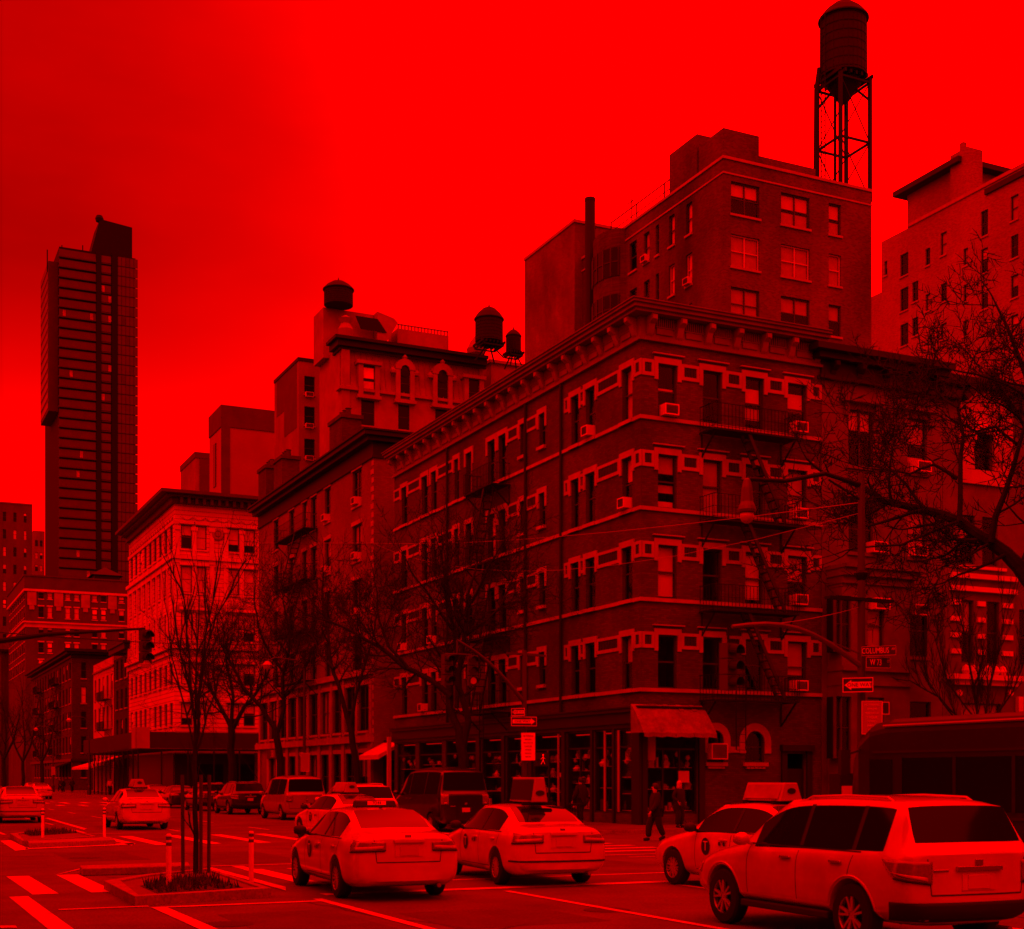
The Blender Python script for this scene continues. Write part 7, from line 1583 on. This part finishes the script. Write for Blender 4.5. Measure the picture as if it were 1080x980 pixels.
make_car('sedan', 'pale saloon car seen from behind, beyond the far traffic island', 'car', SILV, (6.15, 61.5), 0., name='car', scale=(1.05, 1.05, 1.08), low=True, far=True)
make_car('van', 'pale van beyond the saloon car at the far island', 'van', WHT, (6.0, 86.), 0., name='van', tail='van', far=True)
make_car('sedan', 'small pale saloon far up the avenue, parked by the kerb', 'car', WHT, (SX(45, 128.), 128.), 0., name='car', far=True)
make_car('sedan', 'pale saloon farther still, ahead of the small pale one', 'car', SILV, (SX(37, 143.), 143.), 0., name='car', far=True)
make_car('sedan', 'taxi with a pale roof board half hidden behind the nearest taxi', 'taxi', YEL, (13.7, 38.9), R_(2), name='taxi', taxi='boardpale', cab=True, group='taxis on the avenue', far=True)
make_car('suv', 'pale rear hatch of a sport utility taxi over the roof of the nearest taxi', 'taxi', YEL, (15.9, 44.6), 0., name='taxi', tail='suv', group='taxis on the avenue', far=True)
make_car('van', 'tall glossy black van behind the gap between the two near taxis', 'van', BLK, (19.3, 44.6), R_(1), name='van', tail='van', scale=(1.0, 1.02, 1.14))
make_car('van', 'medium toned passenger van parked beneath the forked bare tree', 'van', GRY, (18.2, 60.2), 0., name='van', tail='van', group='vehicles parked along the east kerb', scale=(1.0, 1, 1.0), far=True)
make_car('suv', 'dark sport utility car parked ahead of the parked van', 'car', BLK, (18.3, 70.6), 0., name='car', tail='suv', group='vehicles parked along the east kerb', far=True)
make_car('suv', 'second dark parked car, partly behind the staked tree', 'car', GRY2, (18.4, 78.8), 0., name='car', tail='suv', group='vehicles parked along the east kerb', far=True, scale=(1, 1, .95))
make_car('sedan', 'third dark parked saloon, next to the far taxi', 'car', BLK, (18.4, 87.), 0., name='car', group='vehicles parked along the east kerb', far=True)
make_car('sedan', 'fourth parked car, lighter, beyond the far taxi roof', 'car', GRY, (18.4, 95.), 0., name='car', group='vehicles parked along the east kerb', far=True)

# ---- dark bus standing at the right
bx0, bx1, by0, by1, bh = 18.0, 20.45, 10.0, 22.3, 3.1
e = empty('bus', 'long dark bus with rounded roof edge standing beyond the pale sport utility car', 'bus', (bx0, by0, 0)); W_, L_ = bx1-bx0, by1-by0
BP = M('bus_dark_paint', (.014, .011, .011), .4, var=.25, coat=.15, spec=.3); m_ = MB(); prof = []
def bus_ring(y, ins, top):
    w_ = W_/2-ins; r = .28; pts = [(-w_, .35), (w_, .35), (w_, top-r)]+[(w_-r+r*math.cos(R_(a)), top-r+r*math.sin(R_(a))) for a in (20, 45, 70, 90)]+[(-w_+r-r*math.sin(R_(a)), top-r+r*math.cos(R_(a))) for a in (0, 20, 45, 70)]+[(-w_, top-r)]
    return [(x+W_/2, y, z) for x, z in pts]
rs_ = [bus_ring(0, .05, bh-.03), bus_ring(.12, 0, bh), bus_ring(L_-1.3, 0, bh), bus_ring(L_-.75, .02, bh-.07), bus_ring(L_-.35, .08, bh-.28), bus_ring(L_-.1, .16, bh-.62), bus_ring(L_, .22, bh-1.0)]
for a, b in zip(rs_, rs_[1:]):
    for k in range(len(a)): q = (k+1) % len(a); m_.quad(a[k], a[q], b[q], b[k])
m_.poly(rs_[0]); m_.poly(rs_[-1]); m_.build('body', BP, e)
gl = MB(); gl.box(-.012, .0, .6, L_-1.7, 1.35, 2.32); gl.build('side_window', M('bus_glass', (.006, .005, .005), .2, var=0, spec=.2), e)
for k in range(8): p_ = MB(); y = .6+k*(L_-2.3)/7; p_.box(-.02, -.013, y-.04, y+.04, 1.33, 2.34); p_.build('window_post', BP, e)
r_ = MB(); r_.box(-.02, 0, .1, L_-.9, 2.42, 2.47); r_.box(-.02, 0, .1, L_-.9, 1.2, 1.25); r_.build('trim_rail', TRIMB, e)
r_ = MB(); r_.tube([(-.0, .1, bh-.15), (-.0, L_-1.2, bh-.15)], .03, 6); r_.build('roof_gutter', M('bus_gutter', (.25, .18, .16), .4), e)
d_ = MB(); d_.box(-.015, -.001, L_-1.45, L_-.8, 1.2, 2.3); d_.build('cab_window', CGLASS, e)
for k, y in enumerate((2.4, L_-2.6)):
    for s_ in (0, 1):
        t = MB(); t.lathe([(.28, -.14), (.46, -.13), (.49, 0), (.46, .13), (.28, .14)], n=28, axis='x'); t.lathe([(0, -.1), (.28, -.1)], n=20, axis='x', mi=1); t.lathe([(0, .1), (.28, .1)], n=20, axis='x', mi=1); wv = t.build('wheel', [BLACK, RIMM], e); wv.location = (.12 if s_ == 0 else W_-.12, y, .49)
t = MB(); t.box(-.35, -.12, L_-.35, L_-.25, 2.0, 2.5); t.bar((-.2, L_-.3, 2.4), (.1, L_-.4, 2.5), .04); t.build('mirror', TRIMB, e)
# bins or notices seen between lamp pole and bus: pale cards on a newspaper box
x, y = 21.0, 0; y = WY(889, 21.0)
nb_ = empty('notice_board', 'pale notices on a dark street box beside the bus front', 'street box', (21.0, y, .15))
m_ = MB(); m_.box(-.25, .25, -.2, .2, 0, 1.9); bevel(m_.build('box', DARKPAINT, nb_), .02); m_ = MB(); m_.box(-.2, .1, -.22, -.201, 1.2, 1.6); m_.build('notice', M('paper'), nb_); m_ = MB(); m_.box(-.18, .12, -.22, -.201, .75, .98); m_.build('notice', M('paper'), nb_)
# litter bin and hydrant on the pavement of the corner
x, y = G(601, 872, .15)
hb = empty('litter_bin', 'dark wire litter bin on the corner pavement by the shop', 'litter bin', (22.6, 42.6, .15)); m_ = MB()
for k in range(18): a = 6.283*k/18; m_.bar((.24*math.cos(a), .24*math.sin(a), 0), (.3*math.cos(a), .3*math.sin(a), .85), .012)
for z, r in ((.02, .245), (.3, .265), (.6, .285), (.85, .305)): m_.lathe([(r-.01, z), (r+.01, z), (r+.01, z+.025)], n=20)
m_.build('basket', IRON, hb)
# two pedestrians' bicycles and small street clutter far up the pavement
